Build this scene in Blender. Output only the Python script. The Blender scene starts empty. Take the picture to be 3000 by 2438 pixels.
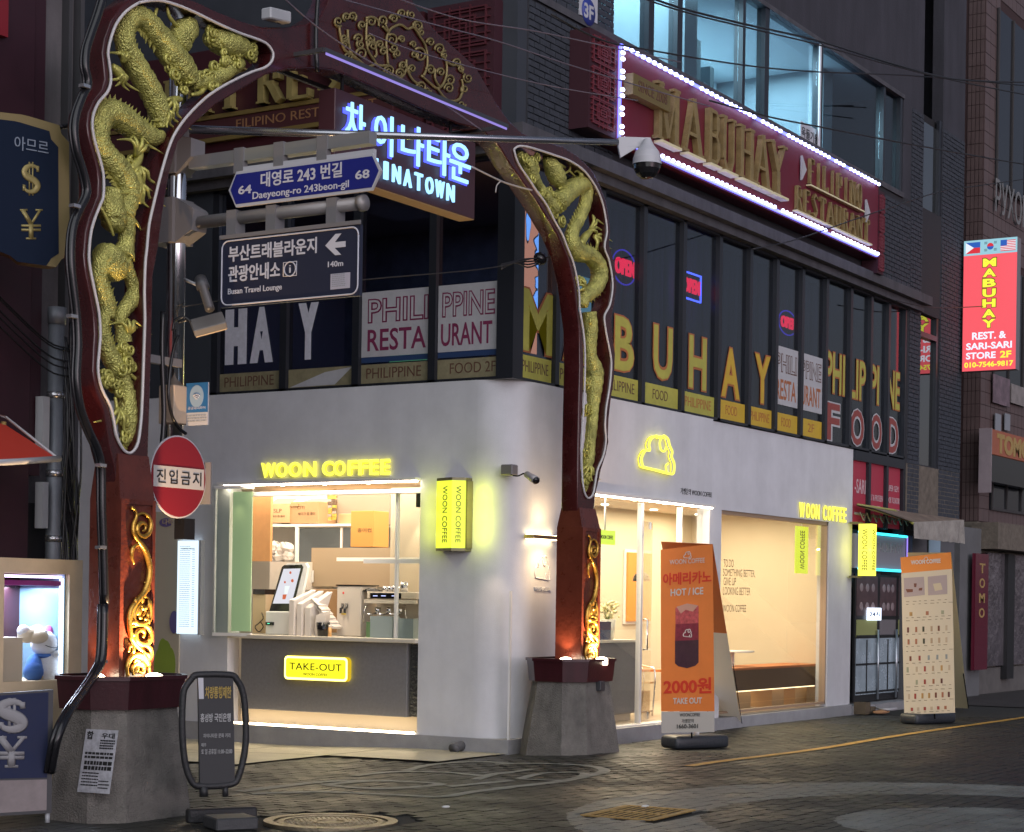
import bpy, bmesh, math, random
from mathutils import Vector, Matrix
sc = bpy.context.scene
COL = sc.collection
PI = math.pi
rnd = random.Random(7)
# ---------------------------------------------------------------- camera
FD = 5560 / 1.40449; CXD = 1068.0; CYD = 1761 / 1.40449; RS = 0.015
CAM = Vector((-16.38, -10.14, 1.5))
_n = math.hypot(.851, .525); FWX, FWY = .851 / _n, .525 / _n; RGX, RGY = FWY, -FWX
cd = bpy.data.cameras.new('camera'); cam = bpy.data.objects.new('camera', cd); COL.objects.link(cam)
cd.sensor_fit = 'HORIZONTAL'; cd.sensor_width = 36.0
cd.lens = 5560 / 3000 * 36.0
cd.shift_y = (1761 - 1219) / 3000.0
cd.clip_start = 0.1; cd.clip_end = 400
_r = Vector((RGX, RGY, 0)); _u = Vector((0, 0, 1)); _f = Vector((FWX, FWY, 0))
cr, sr_ = math.cos(RS), math.sin(RS)
axx = _r * cr + _u * sr_; axy = _u * cr - _r * sr_
# the roll turns about the view axis; shift keeps the horizon low in the frame
m = Matrix((axx, axy, -_f)).transposed().to_4x4(); m.translation = CAM
cam.matrix_world = m
sc.camera = cam
# ---------------------------------------------------------------- light
w = bpy.data.worlds.new('World'); sc.world = w; w.use_nodes = True
nt = w.node_tree; nt.nodes.clear()
sky = nt.nodes.new('ShaderNodeTexSky'); sky.sky_type = 'NISHITA'; sky.sun_disc = False
sky.sun_elevation = math.radians(4); sky.sun_rotation = math.radians(200); sky.air_density = 1.2; sky.dust_density = 2.0
hs = nt.nodes.new('ShaderNodeHueSaturation'); hs.inputs['Saturation'].default_value = 0.45
tint = nt.nodes.new('ShaderNodeMix'); tint.data_type = 'RGBA'; tint.blend_type = 'MULTIPLY'; tint.inputs[0].default_value = 1.0
tint.inputs[7].default_value = (0.84, 0.91, 1.30, 1)
bg = nt.nodes.new('ShaderNodeBackground'); bg.inputs['Strength'].default_value = WORLD_STRENGTH = 0.145
wo = nt.nodes.new('ShaderNodeOutputWorld')
nt.links.new(sky.outputs[0], hs.inputs['Color']); nt.links.new(hs.outputs[0], tint.inputs[6])
nt.links.new(tint.outputs[2], bg.inputs['Color']); nt.links.new(bg.outputs[0], wo.inputs['Surface'])
sd = bpy.data.lights.new('street_glow', 'SUN'); sd.energy = 1.45; sd.angle = math.radians(75); sd.color = (.96, .98, 1.0)
so = bpy.data.objects.new('street_glow', sd); COL.objects.link(so); so.location = (-10, -10, 12)
so.rotation_euler = Vector((-0.80, -0.62, 0.55)).to_track_quat('Z', 'Y').to_euler()
sc.view_settings.view_transform = 'Standard'; sc.view_settings.look = 'None'
sc.view_settings.exposure = 0.0; sc.view_settings.gamma = 1.0; sc.view_settings.use_curve_mapping = False
sc.cycles.max_bounces = 6; sc.cycles.transparent_max_bounces = 12; sc.cycles.sample_clamp_indirect = 4.0
sc.cycles.use_denoising = True; sc.cycles.caustics_refractive = False; sc.cycles.caustics_reflective = False
# ---------------------------------------------------------------- a pixel of the photo to a point on a real plane
def ray(px, py):
    u = (px - CXD) / FD; v = (py - CYD) / FD
    xc = u + v * RS; zc = u * RS - v
    return Vector((FWX + xc * RGX, FWY + xc * RGY, zc))
def onX(px, py, x0):
    d = ray(px, py); return CAM + d * ((x0 - CAM.x) / d.x)
def onY(px, py, y0):
    d = ray(px, py); return CAM + d * ((y0 - CAM.y) / d.y)
def onZ(px, py, z0):
    d = ray(px, py); return CAM + d * ((z0 - CAM.z) / d.z)
def onD(px, py, depth): return CAM + ray(px, py) * depth
# ---------------------------------------------------------------- ground height: nearly level, a little lower to the left
GP = [(-6.5, -.9, -.08), (.04, -.92, -.005), (0, 0, -.06), (0, 3.4, -.12), (1.8, 0, -.08), (9, 0, -.05), (6, -1.5, -.04), (18, 1, -.04), (-5, -3, -.05), (0, -4, -.04), (-2.5, -.8, -.07)]
def gz(x, y):
    s = 1e-9; a = 0
    for px, py, pz in GP:
        d = 1.0 / ((x - px) ** 2 + (y - py) ** 2 + 0.35) ** 1.5
        s += d; a += d * pz
    return a / s
# ---------------------------------------------------------------- materials
def lin(c):
    c = c / 255.0
    return c / 12.92 if c <= 0.04045 else ((c + 0.055) / 1.055) ** 2.4
def rgb(r, g, b): return (lin(r), lin(g), lin(b), 1)
MATS = {}
def mat(name, col=(.5, .5, .5), rough=.6, metal=0.0, emit=None, es=0.0, bump=0.0, bscale=40.0, var=0.0, vscale=6.0, spec=0.5, coat=0.0, bkind='noise', dirt=0.0, alpha=1.0):
    if name in MATS: return MATS[name]
    M = bpy.data.materials.new(name); M.use_nodes = True
    t = M.node_tree; b = t.nodes['Principled BSDF']
    c4 = tuple(col[:3]) + (1,)
    b.inputs['Base Color'].default_value = c4; b.inputs['Roughness'].default_value = rough
    b.inputs['Metallic'].default_value = metal; b.inputs['Specular IOR Level'].default_value = spec
    b.inputs['Coat Weight'].default_value = coat
    if alpha < 1: b.inputs['Alpha'].default_value = alpha
    if emit is not None:
        b.inputs['Emission Color'].default_value = tuple(emit[:3]) + (1,); b.inputs['Emission Strength'].default_value = es
    if var > 0 or bump > 0:
        g = t.nodes.new('ShaderNodeNewGeometry')
    if var > 0:
        n = t.nodes.new('ShaderNodeTexNoise'); n.inputs['Scale'].default_value = vscale; n.inputs['Detail'].default_value = 6; n.inputs['Roughness'].default_value = .65
        t.links.new(g.outputs['Position'], n.inputs['Vector'])
        r = t.nodes.new('ShaderNodeMapRange'); r.inputs['From Min'].default_value = .3; r.inputs['From Max'].default_value = .7
        r.inputs['To Min'].default_value = 1 - var; r.inputs['To Max'].default_value = 1 + var
        t.links.new(n.outputs['Fac'], r.inputs['Value'])
        mx = t.nodes.new('ShaderNodeMix'); mx.data_type = 'RGBA'; mx.blend_type = 'MULTIPLY'; mx.inputs[0].default_value = 1
        mx.inputs[6].default_value = c4; t.links.new(r.outputs[0], mx.inputs[7]); t.links.new(mx.outputs[2], b.inputs['Base Color'])
        r2 = t.nodes.new('ShaderNodeMapRange'); r2.inputs['To Min'].default_value = max(0, rough - .15); r2.inputs['To Max'].default_value = min(1, rough + .15)
        t.links.new(n.outputs['Fac'], r2.inputs['Value']); t.links.new(r2.outputs[0], b.inputs['Roughness'])
    if bump > 0:
        if bkind == 'noise':
            n2 = t.nodes.new('ShaderNodeTexNoise'); n2.inputs['Scale'].default_value = bscale; n2.inputs['Detail'].default_value = 5
            out = n2.outputs['Fac']
        else:
            n2 = t.nodes.new('ShaderNodeTexVoronoi'); n2.inputs['Scale'].default_value = bscale; out = n2.outputs['Distance']
        t.links.new(g.outputs['Position'], n2.inputs['Vector'])
        bp = t.nodes.new('ShaderNodeBump'); bp.inputs['Strength'].default_value = bump; bp.inputs['Distance'].default_value = .02
        t.links.new(out, bp.inputs['Height']); t.links.new(bp.outputs[0], b.inputs['Normal'])
    MATS[name] = M
    return M
def emis(name, col=(1, 1, 1), s=1.0): return mat(name, (0.02, 0.02, 0.02), .4, 0, col, s)
def glass(name, tintc=(1, 1, 1), spec_mix=1.0, rough=0.0):
    if name in MATS: return MATS[name]
    M = bpy.data.materials.new(name); M.use_nodes = True; t = M.node_tree; t.nodes.clear()
    o = t.nodes.new('ShaderNodeOutputMaterial'); tr = t.nodes.new('ShaderNodeBsdfTransparent'); tr.inputs[0].default_value = tuple(tintc) + (1,)
    gl = t.nodes.new('ShaderNodeBsdfGlossy'); gl.inputs['Roughness'].default_value = rough
    fr = t.nodes.new('ShaderNodeFresnel'); ge = t.nodes.new('ShaderNodeNewGeometry'); mr = t.nodes.new('ShaderNodeMapRange'); mr.inputs['To Min'].default_value = 1.5; mr.inputs['To Max'].default_value = 1 / 1.5
    t.links.new(ge.outputs['Backfacing'], mr.inputs['Value']); t.links.new(mr.outputs[0], fr.inputs['IOR'])
    mu = t.nodes.new('ShaderNodeMath'); mu.operation = 'MULTIPLY'; mu.inputs[1].default_value = spec_mix
    mx = t.nodes.new('ShaderNodeMixShader'); t.links.new(fr.outputs[0], mu.inputs[0]); t.links.new(mu.outputs[0], mx.inputs[0])
    t.links.new(tr.outputs[0], mx.inputs[1]); t.links.new(gl.outputs[0], mx.inputs[2]); t.links.new(mx.outputs[0], o.inputs[0])
    MATS[name] = M
    return M
# ---------------------------------------------------------------- objects
def streaks(M, amt, sc=5.0, tall=.30):
    """rain streaks and grime: noise stretched downwards, multiplied into the base colour"""
    t = M.node_tree; b = t.nodes['Principled BSDF']; g = t.nodes.new('ShaderNodeNewGeometry'); mp = t.nodes.new('ShaderNodeMapping'); mp.inputs['Scale'].default_value = (sc, sc, tall)
    n = t.nodes.new('ShaderNodeTexNoise'); n.inputs['Scale'].default_value = 1; n.inputs['Detail'].default_value = 7; n.inputs['Roughness'].default_value = .6
    r = t.nodes.new('ShaderNodeMapRange'); r.inputs['From Min'].default_value = .40; r.inputs['From Max'].default_value = .66; r.inputs['To Min'].default_value = 1; r.inputs['To Max'].default_value = 1 - amt
    mx = t.nodes.new('ShaderNodeMix'); mx.data_type = 'RGBA'; mx.blend_type = 'MULTIPLY'; mx.inputs[0].default_value = 1
    t.links.new(g.outputs['Position'], mp.inputs['Vector']); t.links.new(mp.outputs[0], n.inputs['Vector']); t.links.new(n.outputs['Fac'], r.inputs['Value'])
    src = b.inputs['Base Color']
    if src.links: t.links.new(src.links[0].from_socket, mx.inputs[6])
    else: mx.inputs[6].default_value = src.default_value
    t.links.new(r.outputs[0], mx.inputs[7]); t.links.new(mx.outputs[2], src)
    return M
WL = {}
def thing(name, label, cat, loc=(0, 0, 0), group=None):
    o = bpy.data.objects.new(name, None); COL.objects.link(o); o.location = loc; o.empty_display_size = .1
    o['label'] = label; o['category'] = cat
    if group: o['group'] = group
    WL[o.name] = Vector(loc)
    return o
def tag(o, label, cat, group=None):
    o['label'] = label; o['category'] = cat
    if group: o['group'] = group
    return o
def link_mesh(name, me, parent=None, loc=None, label=None):
    o = bpy.data.objects.new(name, me); COL.objects.link(o)
    base = WL[parent.name] if parent else Vector((0, 0, 0))
    if parent: o.parent = parent
    if loc is not None: o.location = Vector(loc) - base
    WL[o.name] = Vector(loc) if loc is not None else base
    if label: o['label'] = label
    return o
def outward(m):
    bm = bmesh.new(); bm.from_mesh(m); bmesh.ops.recalc_face_normals(bm, faces=bm.faces); bm.to_mesh(m); bm.free()
class MB:
    def __init__(s): s.v = []; s.f = []; s.mi = []; s.smooth = []; s.k = 0; s.sm = False
    def add(s, vs, fs):
        n = len(s.v); s.v += [tuple(v) for v in vs]
        for f in fs: s.f.append(tuple(i + n for i in f)); s.mi.append(s.k); s.smooth.append(s.sm)
        return s
    def box(s, x0, x1, y0, y1, z0, z1):
        return s.add([(x0, y0, z0), (x1, y0, z0), (x1, y1, z0), (x0, y1, z0), (x0, y0, z1), (x1, y0, z1), (x1, y1, z1), (x0, y1, z1)],
                     [(0, 3, 2, 1), (4, 5, 6, 7), (0, 1, 5, 4), (1, 2, 6, 5), (2, 3, 7, 6), (3, 0, 4, 7)])
    def obox(s, o, ax, ay, az):   # box from origin o along three vectors
        o = Vector(o); ax = Vector(ax); ay = Vector(ay); az = Vector(az)
        vs = [o, o + ax, o + ax + ay, o + ay, o + az, o + ax + az, o + ax + ay + az, o + ay + az]
        return s.add(vs, [(0, 3, 2, 1), (4, 5, 6, 7), (0, 1, 5, 4), (1, 2, 6, 5), (2, 3, 7, 6), (3, 0, 4, 7)])
    def quad(s, a, b, c, d): return s.add([a, b, c, d], [(0, 1, 2, 3)])
    def prism(s, poly, h):       # poly: list of 3-D points in one plane, h: vector
        n = len(poly); P = [Vector(p) for p in poly]; h = Vector(h)
        s.add(P + [p + h for p in P], [tuple(range(n)), tuple(range(2 * n - 1, n - 1, -1))] + [(i, i + n, (i + 1) % n + n, (i + 1) % n) for i in range(n)])
        return s
    def frustum(s, p0, p1):      # two rings of equal length
        n = len(p0)
        return s.add(list(p0) + list(p1), [tuple(range(n - 1, -1, -1)), tuple(range(n, 2 * n))] + [(i, (i + 1) % n, (i + 1) % n + n, i + n) for i in range(n)])
    def tube(s, pts, r, n=8, cap=True, flat=1.0, fdir=None):
        P = [Vector(p) for p in pts]; N = len(P)
        R = r if isinstance(r, (list, tuple)) else [r] * N
        rings = []; prev = None
        old = s.sm; s.sm = True
        for i in range(N):
            t = (P[min(i + 1, N - 1)] - P[max(i - 1, 0)])
            if t.length < 1e-9: t = Vector((0, 0, 1))
            t.normalize()
            if prev is None:
                a = Vector((0, 0, 1)) if abs(t.z) < .9 else Vector((1, 0, 0))
                u = t.cross(a).normalized()
            else:
                u = prev - t * prev.dot(t)
                u = u.normalized() if u.length > 1e-6 else t.orthogonal().normalized()
            prev = u; v = t.cross(u)
            ring = []
            for k in range(n):
                a = 2 * PI * k / n; d = u * math.cos(a) + v * math.sin(a)
                if fdir is not None: d = d - fdir * d.dot(fdir) * (1 - flat)
                ring.append(P[i] + d * R[i])
            rings.append(ring)
        vs = [q for ring in rings for q in ring]; fs = []
        for i in range(N - 1):
            for k in range(n):
                k2 = (k + 1) % n; fs.append((i * n + k, i * n + k2, (i + 1) * n + k2, (i + 1) * n + k))
        if cap: fs.append(tuple(range(n - 1, -1, -1))); fs.append(tuple((N - 1) * n + k for k in range(n)))
        s.add(vs, fs); s.sm = old
        return s
    def cyl(s, a, b, r, n=16, r2=None): return s.tube([a, b], [r, r if r2 is None else r2], n)
    def ball(s, c, r, sx=1, sy=1, sz=1, n=12):
        old = s.sm; s.sm = True; c = Vector(c); vs = []; fs = []; m = n // 2
        for i in range(m + 1):
            for k in range(n):
                a = PI * i / m; b = 2 * PI * k / n
                vs.append(c + Vector((r * sx * math.sin(a) * math.cos(b), r * sy * math.sin(a) * math.sin(b), r * sz * math.cos(a))))
        for i in range(m):
            for k in range(n):
                k2 = (k + 1) % n; fs.append((i * n + k, (i + 1) * n + k, (i + 1) * n + k2, i * n + k2))
        s.add(vs, fs); s.sm = old
        return s
    def obj(s, name, mats, parent=None, label=None, loc=None):
        base = Vector(loc) if loc is not None else (WL[parent.name] if parent else Vector((0, 0, 0)))
        me = bpy.data.meshes.new(name)
        me.from_pydata([tuple(Vector(v) - base) for v in s.v], [], s.f)
        mats = mats if isinstance(mats, (list, tuple)) else [mats]
        for q in mats: me.materials.append(q)
        me.polygons.foreach_set('material_index', s.mi); me.polygons.foreach_set('use_smooth', s.smooth)
        me.update(); outward(me)
        return link_mesh(name, me, parent, loc=loc, label=label)
def structure(o): o['kind'] = 'structure'; return o
def dup(o, delta=(0, 0, 0), parent=None):
    c = o.copy(); COL.objects.link(c)
    if parent is not None: c.parent = parent
    else: c.location = Vector(o.location) + Vector(delta)
    WL[c.name] = WL[o.name] + Vector(delta)
    for ch in list(o.children): dup(ch, delta, c)
    return c
def bevel(o, wd, seg=1):
    bm = bmesh.new(); bm.from_mesh(o.data)
    bmesh.ops.bevel(bm, geom=[e for e in bm.edges if len(e.link_faces) == 2 and e.calc_face_angle(0) > .5], offset=wd, segments=seg, affect='EDGES', profile=.5)
    bm.to_mesh(o.data); bm.free(); return o
# ---------------------------------------------------------------- lettering
_tc = {}
def text_mesh(s, bold=0.0, ext=0.0, res=3, spacing=1.0, shear=0.0, line=1.0, align='LEFT'):
    key = (s, bold, ext, res, spacing, shear, line, align)
    if key in _tc: return _tc[key]
    cu = bpy.data.curves.new('t', 'FONT'); cu.body = s; cu.offset = bold; cu.extrude = ext; cu.resolution_u = res
    cu.space_character = spacing; cu.shear = shear; cu.space_line = line; cu.align_x = align
    o = bpy.data.objects.new('t', cu); COL.objects.link(o)
    dg = bpy.context.evaluated_depsgraph_get(); dg.update()
    me = bpy.data.meshes.new_from_object(o.evaluated_get(dg))
    V = [tuple(v.co) for v in me.vertices]; Fc = [tuple(p.vertices) for p in me.polygons]
    bpy.data.objects.remove(o); bpy.data.curves.remove(cu); bpy.data.meshes.remove(me)
    xs = [v[0] for v in V] or [0]; ys = [v[1] for v in V] or [0]
    _tc[key] = (V, Fc, min(xs), max(xs), min(ys), max(ys))
    return _tc[key]
def put_text(mb, s, O, U, Vv, N, w=None, h=None, bold=0.0, depth=0.004, x=0, y=0, cx=None, spacing=1.0, res=3, italic=0.0, line=1.0, align='LEFT'):
    """write s with its ink box from O+U*x+V*y, w wide and h high (metres), raised by depth along N"""
    V, Fc, x0, x1, y0, y1 = text_mesh(s, bold, 0.05, res, spacing, italic, line, align)
    tw, th = max(x1 - x0, 1e-6), max(y1 - y0, 1e-6)
    if w is None: w = h * tw / th
    if h is None: h = w * th / tw
    if cx is not None: x = cx - w / 2
    O = Vector(O); U = Vector(U); Vv = Vector(Vv); N = Vector(N)
    vs = [O + U * (x + (v[0] - x0) / tw * w) + Vv * (y + (v[1] - y0) / th * h) + N * (depth if v[2] > 0 else 0.0) for v in V]
    mb.add(vs, Fc)
    return w, h
class Face:
    """a flat sign face: origin (lower left), unit vectors to the right, up and out of the face"""
    def __init__(s, O, U, V, W, H):
        s.O = Vector(O); s.U = Vector(U).normalized(); s.V = Vector(V).normalized(); s.N = s.U.cross(s.V).normalized(); s.W = W; s.H = H
    def p(s, a, b, c=0): return s.O + s.U * a + s.V * b + s.N * c
    def f(s, a, b, c=0): return s.p(a * s.W, b * s.H, c)
    def rect(s, mb, a0, a1, b0, b1, c0=0.0, c1=.003): return mb.obox(s.f(a0, b0, c0), s.U * (a1 - a0) * s.W, s.V * (b1 - b0) * s.H, s.N * (c1 - c0))
    def text(s, mb, t, a0, a1, b0, b1, c0=.003, d=.003, **k):
        put_text(mb, t, s.O + s.N * c0, s.U, s.V, s.N, w=(a1 - a0) * s.W, h=(b1 - b0) * s.H, depth=d, x=a0 * s.W, y=b0 * s.H, **k)
def face_from(pTL, pTR, pBL):
    return Face(pBL, pTR - pTL, pTL - pBL, (pTR - pTL).length, (pTL - pBL).length)
def greek(mb, F, a0, a1, b0, b1, rows, c0=.003, d=.002, fill=.62, seed=1):
    """lines of print too small to read in the photo: short dashes"""
    r = random.Random(seed); hh = (b1 - b0) / rows
    for i in range(rows):
        a = a0
        while a < a1 - .02:
            L = min((a1 - a0) * r.uniform(.06, .16), a1 - a)
            F.rect(mb, a, a + L, b1 - (i + fill) * hh, b1 - i * hh, c0, c0 + d); a += L + (a1 - a0) * .03
def ringpts(c, r, U, V, n=20, a0=0, a1=2 * PI):
    return [Vector(c) + U * (r * math.cos(a0 + (a1 - a0) * i / n)) + V * (r * math.sin(a0 + (a1 - a0) * i / n)) for i in range(n + 1)]
def spline(pts, sub=5):
    """smooth a list of tuples (Catmull-Rom)"""
    out = []; n = len(pts); k = len(pts[0])
    for i in range(n - 1):
        p0 = pts[max(i - 1, 0)]; p1 = pts[i]; p2 = pts[i + 1]; p3 = pts[min(i + 2, n - 1)]
        for j in range(sub):
            t = j / sub
            out.append(tuple(.5 * (2 * p1[c] + (p2[c] - p0[c]) * t + (2 * p0[c] - 5 * p1[c] + 4 * p2[c] - p3[c]) * t * t + (3 * p1[c] - p0[c] - 3 * p2[c] + p3[c]) * t ** 3) for c in range(k)))
    out.append(tuple(pts[-1])); return out
def area(name, loc, size, power, col, direction, parent=None, spread=None, sizey=None):
    l = bpy.data.lights.new(name, 'AREA'); l.energy = power; l.size = size; l.color = col
    if sizey: l.shape = 'RECTANGLE'; l.size_y = sizey
    if spread: l.spread = spread
    o = bpy.data.objects.new(name, l); COL.objects.link(o); o.location = loc
    o.rotation_euler = (-Vector(direction)).to_track_quat('Z', 'Y').to_euler()
    return o
def point(name, loc, power, col, r=.05):
    l = bpy.data.lights.new(name, 'POINT'); l.energy = power; l.color = col; l.shadow_soft_size = .012
    o = bpy.data.objects.new(name, l); COL.objects.link(o); o.location = loc
    return o
def spot(name, loc, power, col, direction, ang=60, blend=.4, r=.03):
    l = bpy.data.lights.new(name, 'SPOT'); l.energy = power; l.color = col; l.shadow_soft_size = .012; l.spot_size = math.radians(ang); l.spot_blend = blend
    o = bpy.data.objects.new(name, l); COL.objects.link(o); o.location = loc
    o.rotation_euler = (-Vector(direction)).to_track_quat('Z', 'Y').to_euler()
    return o
# ================================================================ GROUND
def ground_material(name, base, light, dark, blocky=True):
    M = bpy.data.materials.new(name); M.use_nodes = True; t = M.node_tree; b = t.nodes['Principled BSDF']; L = t.links
    g = t.nodes.new('ShaderNodeNewGeometry'); sp = t.nodes.new('ShaderNodeSeparateXYZ'); L.new(g.outputs['Position'], sp.inputs[0])
    def mth(op, a, bb=None, c=None):
        n = t.nodes.new('ShaderNodeMath'); n.operation = op
        for i, q in enumerate((a, bb, c)):
            if q is None: continue
            if isinstance(q, (int, float)): n.inputs[i].default_value = q
            else: L.new(q, n.inputs[i])
        return n.outputs[0]
    wob = t.nodes.new('ShaderNodeTexNoise'); wob.inputs['Scale'].default_value = 9; L.new(g.outputs['Position'], wob.inputs['Vector'])
    wv = mth('MULTIPLY', mth('SUBTRACT', wob.outputs['Fac'], .5), .10)
    def dist(cx, cy):
        dx = mth('SUBTRACT', sp.outputs[0], cx); dy = mth('SUBTRACT', sp.outputs[1], cy)
        return mth('ADD', mth('SQRT', mth('ADD', mth('MULTIPLY', dx, dx), mth('MULTIPLY', dy, dy))), wv)
    d = dist(-3.0, -6.0)
    disc = mth('LESS_THAN', d, 1.15); ring = mth('MULTIPLY', mth('GREATER_THAN', d, 2.12), mth('LESS_THAN', d, 3.08))
    d2 = dist(5.5, -9.2); patch = mth('MULTIPLY', mth('LESS_THAN', d2, 6.8), mth('GREATER_THAN', d, 3.08))
    lightm = mth('MAXIMUM', disc, ring)
    n1 = t.nodes.new('ShaderNodeTexNoise'); n1.inputs['Scale'].default_value = 1.3; n1.inputs['Detail'].default_value = 8; n1.inputs['Roughness'].default_value = .7; L.new(g.outputs['Position'], n1.inputs['Vector'])
    n2 = t.nodes.new('ShaderNodeTexNoise'); n2.inputs['Scale'].default_value = 60; n2.inputs['Detail'].default_value = 3; L.new(g.outputs['Position'], n2.inputs['Vector'])
    # worn paint: patchy
    wear = t.nodes.new('ShaderNodeMapRange'); wear.inputs['From Min'].default_value = .36; wear.inputs['From Max'].default_value = .62; wear.inputs['To Min'].default_value = .55; L.new(n1.outputs['Fac'], wear.inputs['Value'])
    def mixc(f, a, bb):
        m_ = t.nodes.new('ShaderNodeMix'); m_.data_type = 'RGBA'
        if isinstance(f, (int, float)): m_.inputs[0].default_value = f
        else: L.new(f, m_.inputs[0])
        for i, q in ((6, a), (7, bb)):
            if isinstance(q, tuple): m_.inputs[i].default_value = q
            else: L.new(q, m_.inputs[i])
        return m_.outputs[2]
    c = mixc(mth('MULTIPLY', lightm, wear.outputs[0]), base, light)
    c = mixc(mth('MULTIPLY', patch, .9), c, dark)
    f2 = t.nodes.new('ShaderNodeMapRange'); f2.inputs['From Min'].default_value = .3; f2.inputs['From Max'].default_value = .7; f2.inputs['To Min'].default_value = .45; f2.inputs['To Max'].default_value = 1.40
    L.new(mth('ADD', mth('MULTIPLY', n1.outputs['Fac'], .6), mth('MULTIPLY', n2.outputs['Fac'], .4)), f2.inputs['Value'])
    mm = t.nodes.new('ShaderNodeMix'); mm.data_type = 'RGBA'; mm.blend_type = 'MULTIPLY'; mm.inputs[0].default_value = 1; L.new(c, mm.inputs[6]); L.new(f2.outputs[0], mm.inputs[7])
    L.new(mm.outputs[2], b.inputs['Base Color'])
    rr = t.nodes.new('ShaderNodeMapRange'); rr.inputs['From Min'].default_value = .35; rr.inputs['From Max'].default_value = .65; rr.inputs['To Min'].default_value = .34; rr.inputs['To Max'].default_value = .68; b.inputs['Specular IOR Level'].default_value = .30
    L.new(n1.outputs['Fac'], rr.inputs['Value']); L.new(rr.outputs[0], b.inputs['Roughness'])
    bp = t.nodes.new('ShaderNodeBump'); bp.inputs['Strength'].default_value = .55; bp.inputs['Distance'].default_value = .012
    L.new(n2.outputs['Fac'], bp.inputs['Height']); L.new(bp.outputs[0], b.inputs['Normal'])
    return M
M_ground = ground_material('worn_paving', (.037, .037, .032, 1), (.185, .19, .175, 1), (.030, .029, .029, 1))
M_joint = mat('joint_grit', (.032, .031, .028), .9, bump=.5, bscale=80)
mb = MB()
def sheet(mb, xs, ys, dz, skip=None):
    n = len(xs); vs = [(x, y, gz(x, y) + dz) for y in ys for x in xs]; fs = []
    for j in range(len(ys) - 1):
        for i in range(n - 1): fs.append((j * n + i, j * n + i + 1, (j + 1) * n + i + 1, (j + 1) * n + i))
    mb.add(vs, fs)
xs = [-60, -30, -18, -12] + [-10 + .5 * i for i in range(57)] + [22, 30, 45, 80, 150]
ys = [-80, -40, -20, -14] + [-10 + .5 * i for i in range(29)] + [6, 9, 14, 25, 60, 120]
sheet(mb, xs, ys, -.016)
structure(mb.obj('ground', M_joint))
# asphalt beyond the block paving
PV = (-9.6, 13.4, -9.6, -.02)   # paved area
def rect_sheet(name, x0, x1, y0, y1, dz, m, step=.5):
    mb = MB(); nx = max(1, int((x1 - x0) / step)); ny = max(1, int((y1 - y0) / step))
    sheet(mb, [x0 + (x1 - x0) * i / nx for i in range(nx + 1)], [y0 + (y1 - y0) * i / ny for i in range(ny + 1)], dz)
    return structure(mb.obj(name, m))
road_m = mat('street_asphalt', (.055, .050, .047), .62, bump=.6, bscale=70, var=.35, vscale=1.5)
rect_sheet('street', 13.2, 60, -30, 6, -.004, road_m, 4)
rect_sheet('side_street', -6.4, -1.35, 2.6, 40, -.004, road_m, 2)
# block paving
pav_root = thing('pavement', 'x', 'x', (0, 0, 0))
del pav_root['category']; del pav_root['label']; pav_root['kind'] = 'structure'
U_, W_ = .245, .122
pm = MB(); cands = []
def visible_ground(x, y):
    dx, dy = x - CAM.x, y - CAM.y; Y = dx * FWX + dy * FWY
    if Y < 10.3 or Y > 27: return None
    X = dx * RGX + dy * RGY
    return Y if abs(X / Y) < .285 else None
row = 0; y = -9.6
while y < 2.6:
    x = -9.6 + (row % 2) * U_ / 2
    while x < 13.2:
        ok = y + W_ < -.02 or (x + U_ < (-1.3 if y + W_ < 1.3 else -2.68))
        if x > -7.1 and x < -4.7 and y > -2.75 and y < -1.45 and math.hypot(x + U_ / 2 + 5.72, y + W_ / 2 + 2.1) < .62: ok = False
        if -4.55 < x < -3.3 and -4.05 < y < -3.2 and abs(x + U_ / 2 + 3.95) < .46 and abs(y + W_ / 2 + 3.6) < .35: ok = False
        if ok:
            Yd = visible_ground(x + U_ / 2, y + W_ / 2)
            if Yd: cands.append((Yd, x, y))
        x += U_
    row += 1; y += W_
cands.sort()
pr = random.Random(3)
def paver_verts(x, y, j=.004):
    vs = []
    c = .004
    for (dz, ins) in ((-.012, 0), (0.0 - c * .5, 0), (0, c)):
        for (a, b_) in ((0, 0), (1, 0), (1, 1), (0, 1)):
            xx = x + j + ins if a == 0 else x + U_ - j - ins; yy = y + j + ins if b_ == 0 else y + W_ - j - ins
            vs.append((xx, yy, dz))
    fs = []
    for r_ in (0, 1):
        for k in range(4): fs.append((r_ * 4 + k, r_ * 4 + (k + 1) % 4, (r_ + 1) * 4 + (k + 1) % 4, (r_ + 1) * 4 + k))
    fs.append((8, 9, 10, 11)); return vs, fs
pme = None
shown = [c for c in cands]
singles = shown[:300]
for Yd, x, y in singles:
    if pme is None:
        q = MB(); v, f = paver_verts(0, 0); q.add(v, f); o = q.obj('paver', M_ground, pav_root); pme = o.data
    else: o = link_mesh('paver', pme, pav_root)
    o.location = (x, y, gz(x + U_ / 2, y) + pr.uniform(-.0035, .0015)); o.rotation_euler = (pr.uniform(-.008, .008), pr.uniform(-.008, .008), pr.uniform(-.01, .01))
for Yd, x, y in shown[300:]:
    v, f = paver_verts(x, y); dz = gz(x + U_ / 2, y + W_ / 2) + pr.uniform(-.003, .001); tx = pr.uniform(-.004, .004)
    pm.add([(a, b_, c_ + dz + tx * (1 if i % 2 else -1) * .5) for i, (a, b_, c_) in enumerate(v)], f)
o = pm.obj('pavers_beyond', M_ground, pav_root); o['kind'] = 'stuff'
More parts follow.
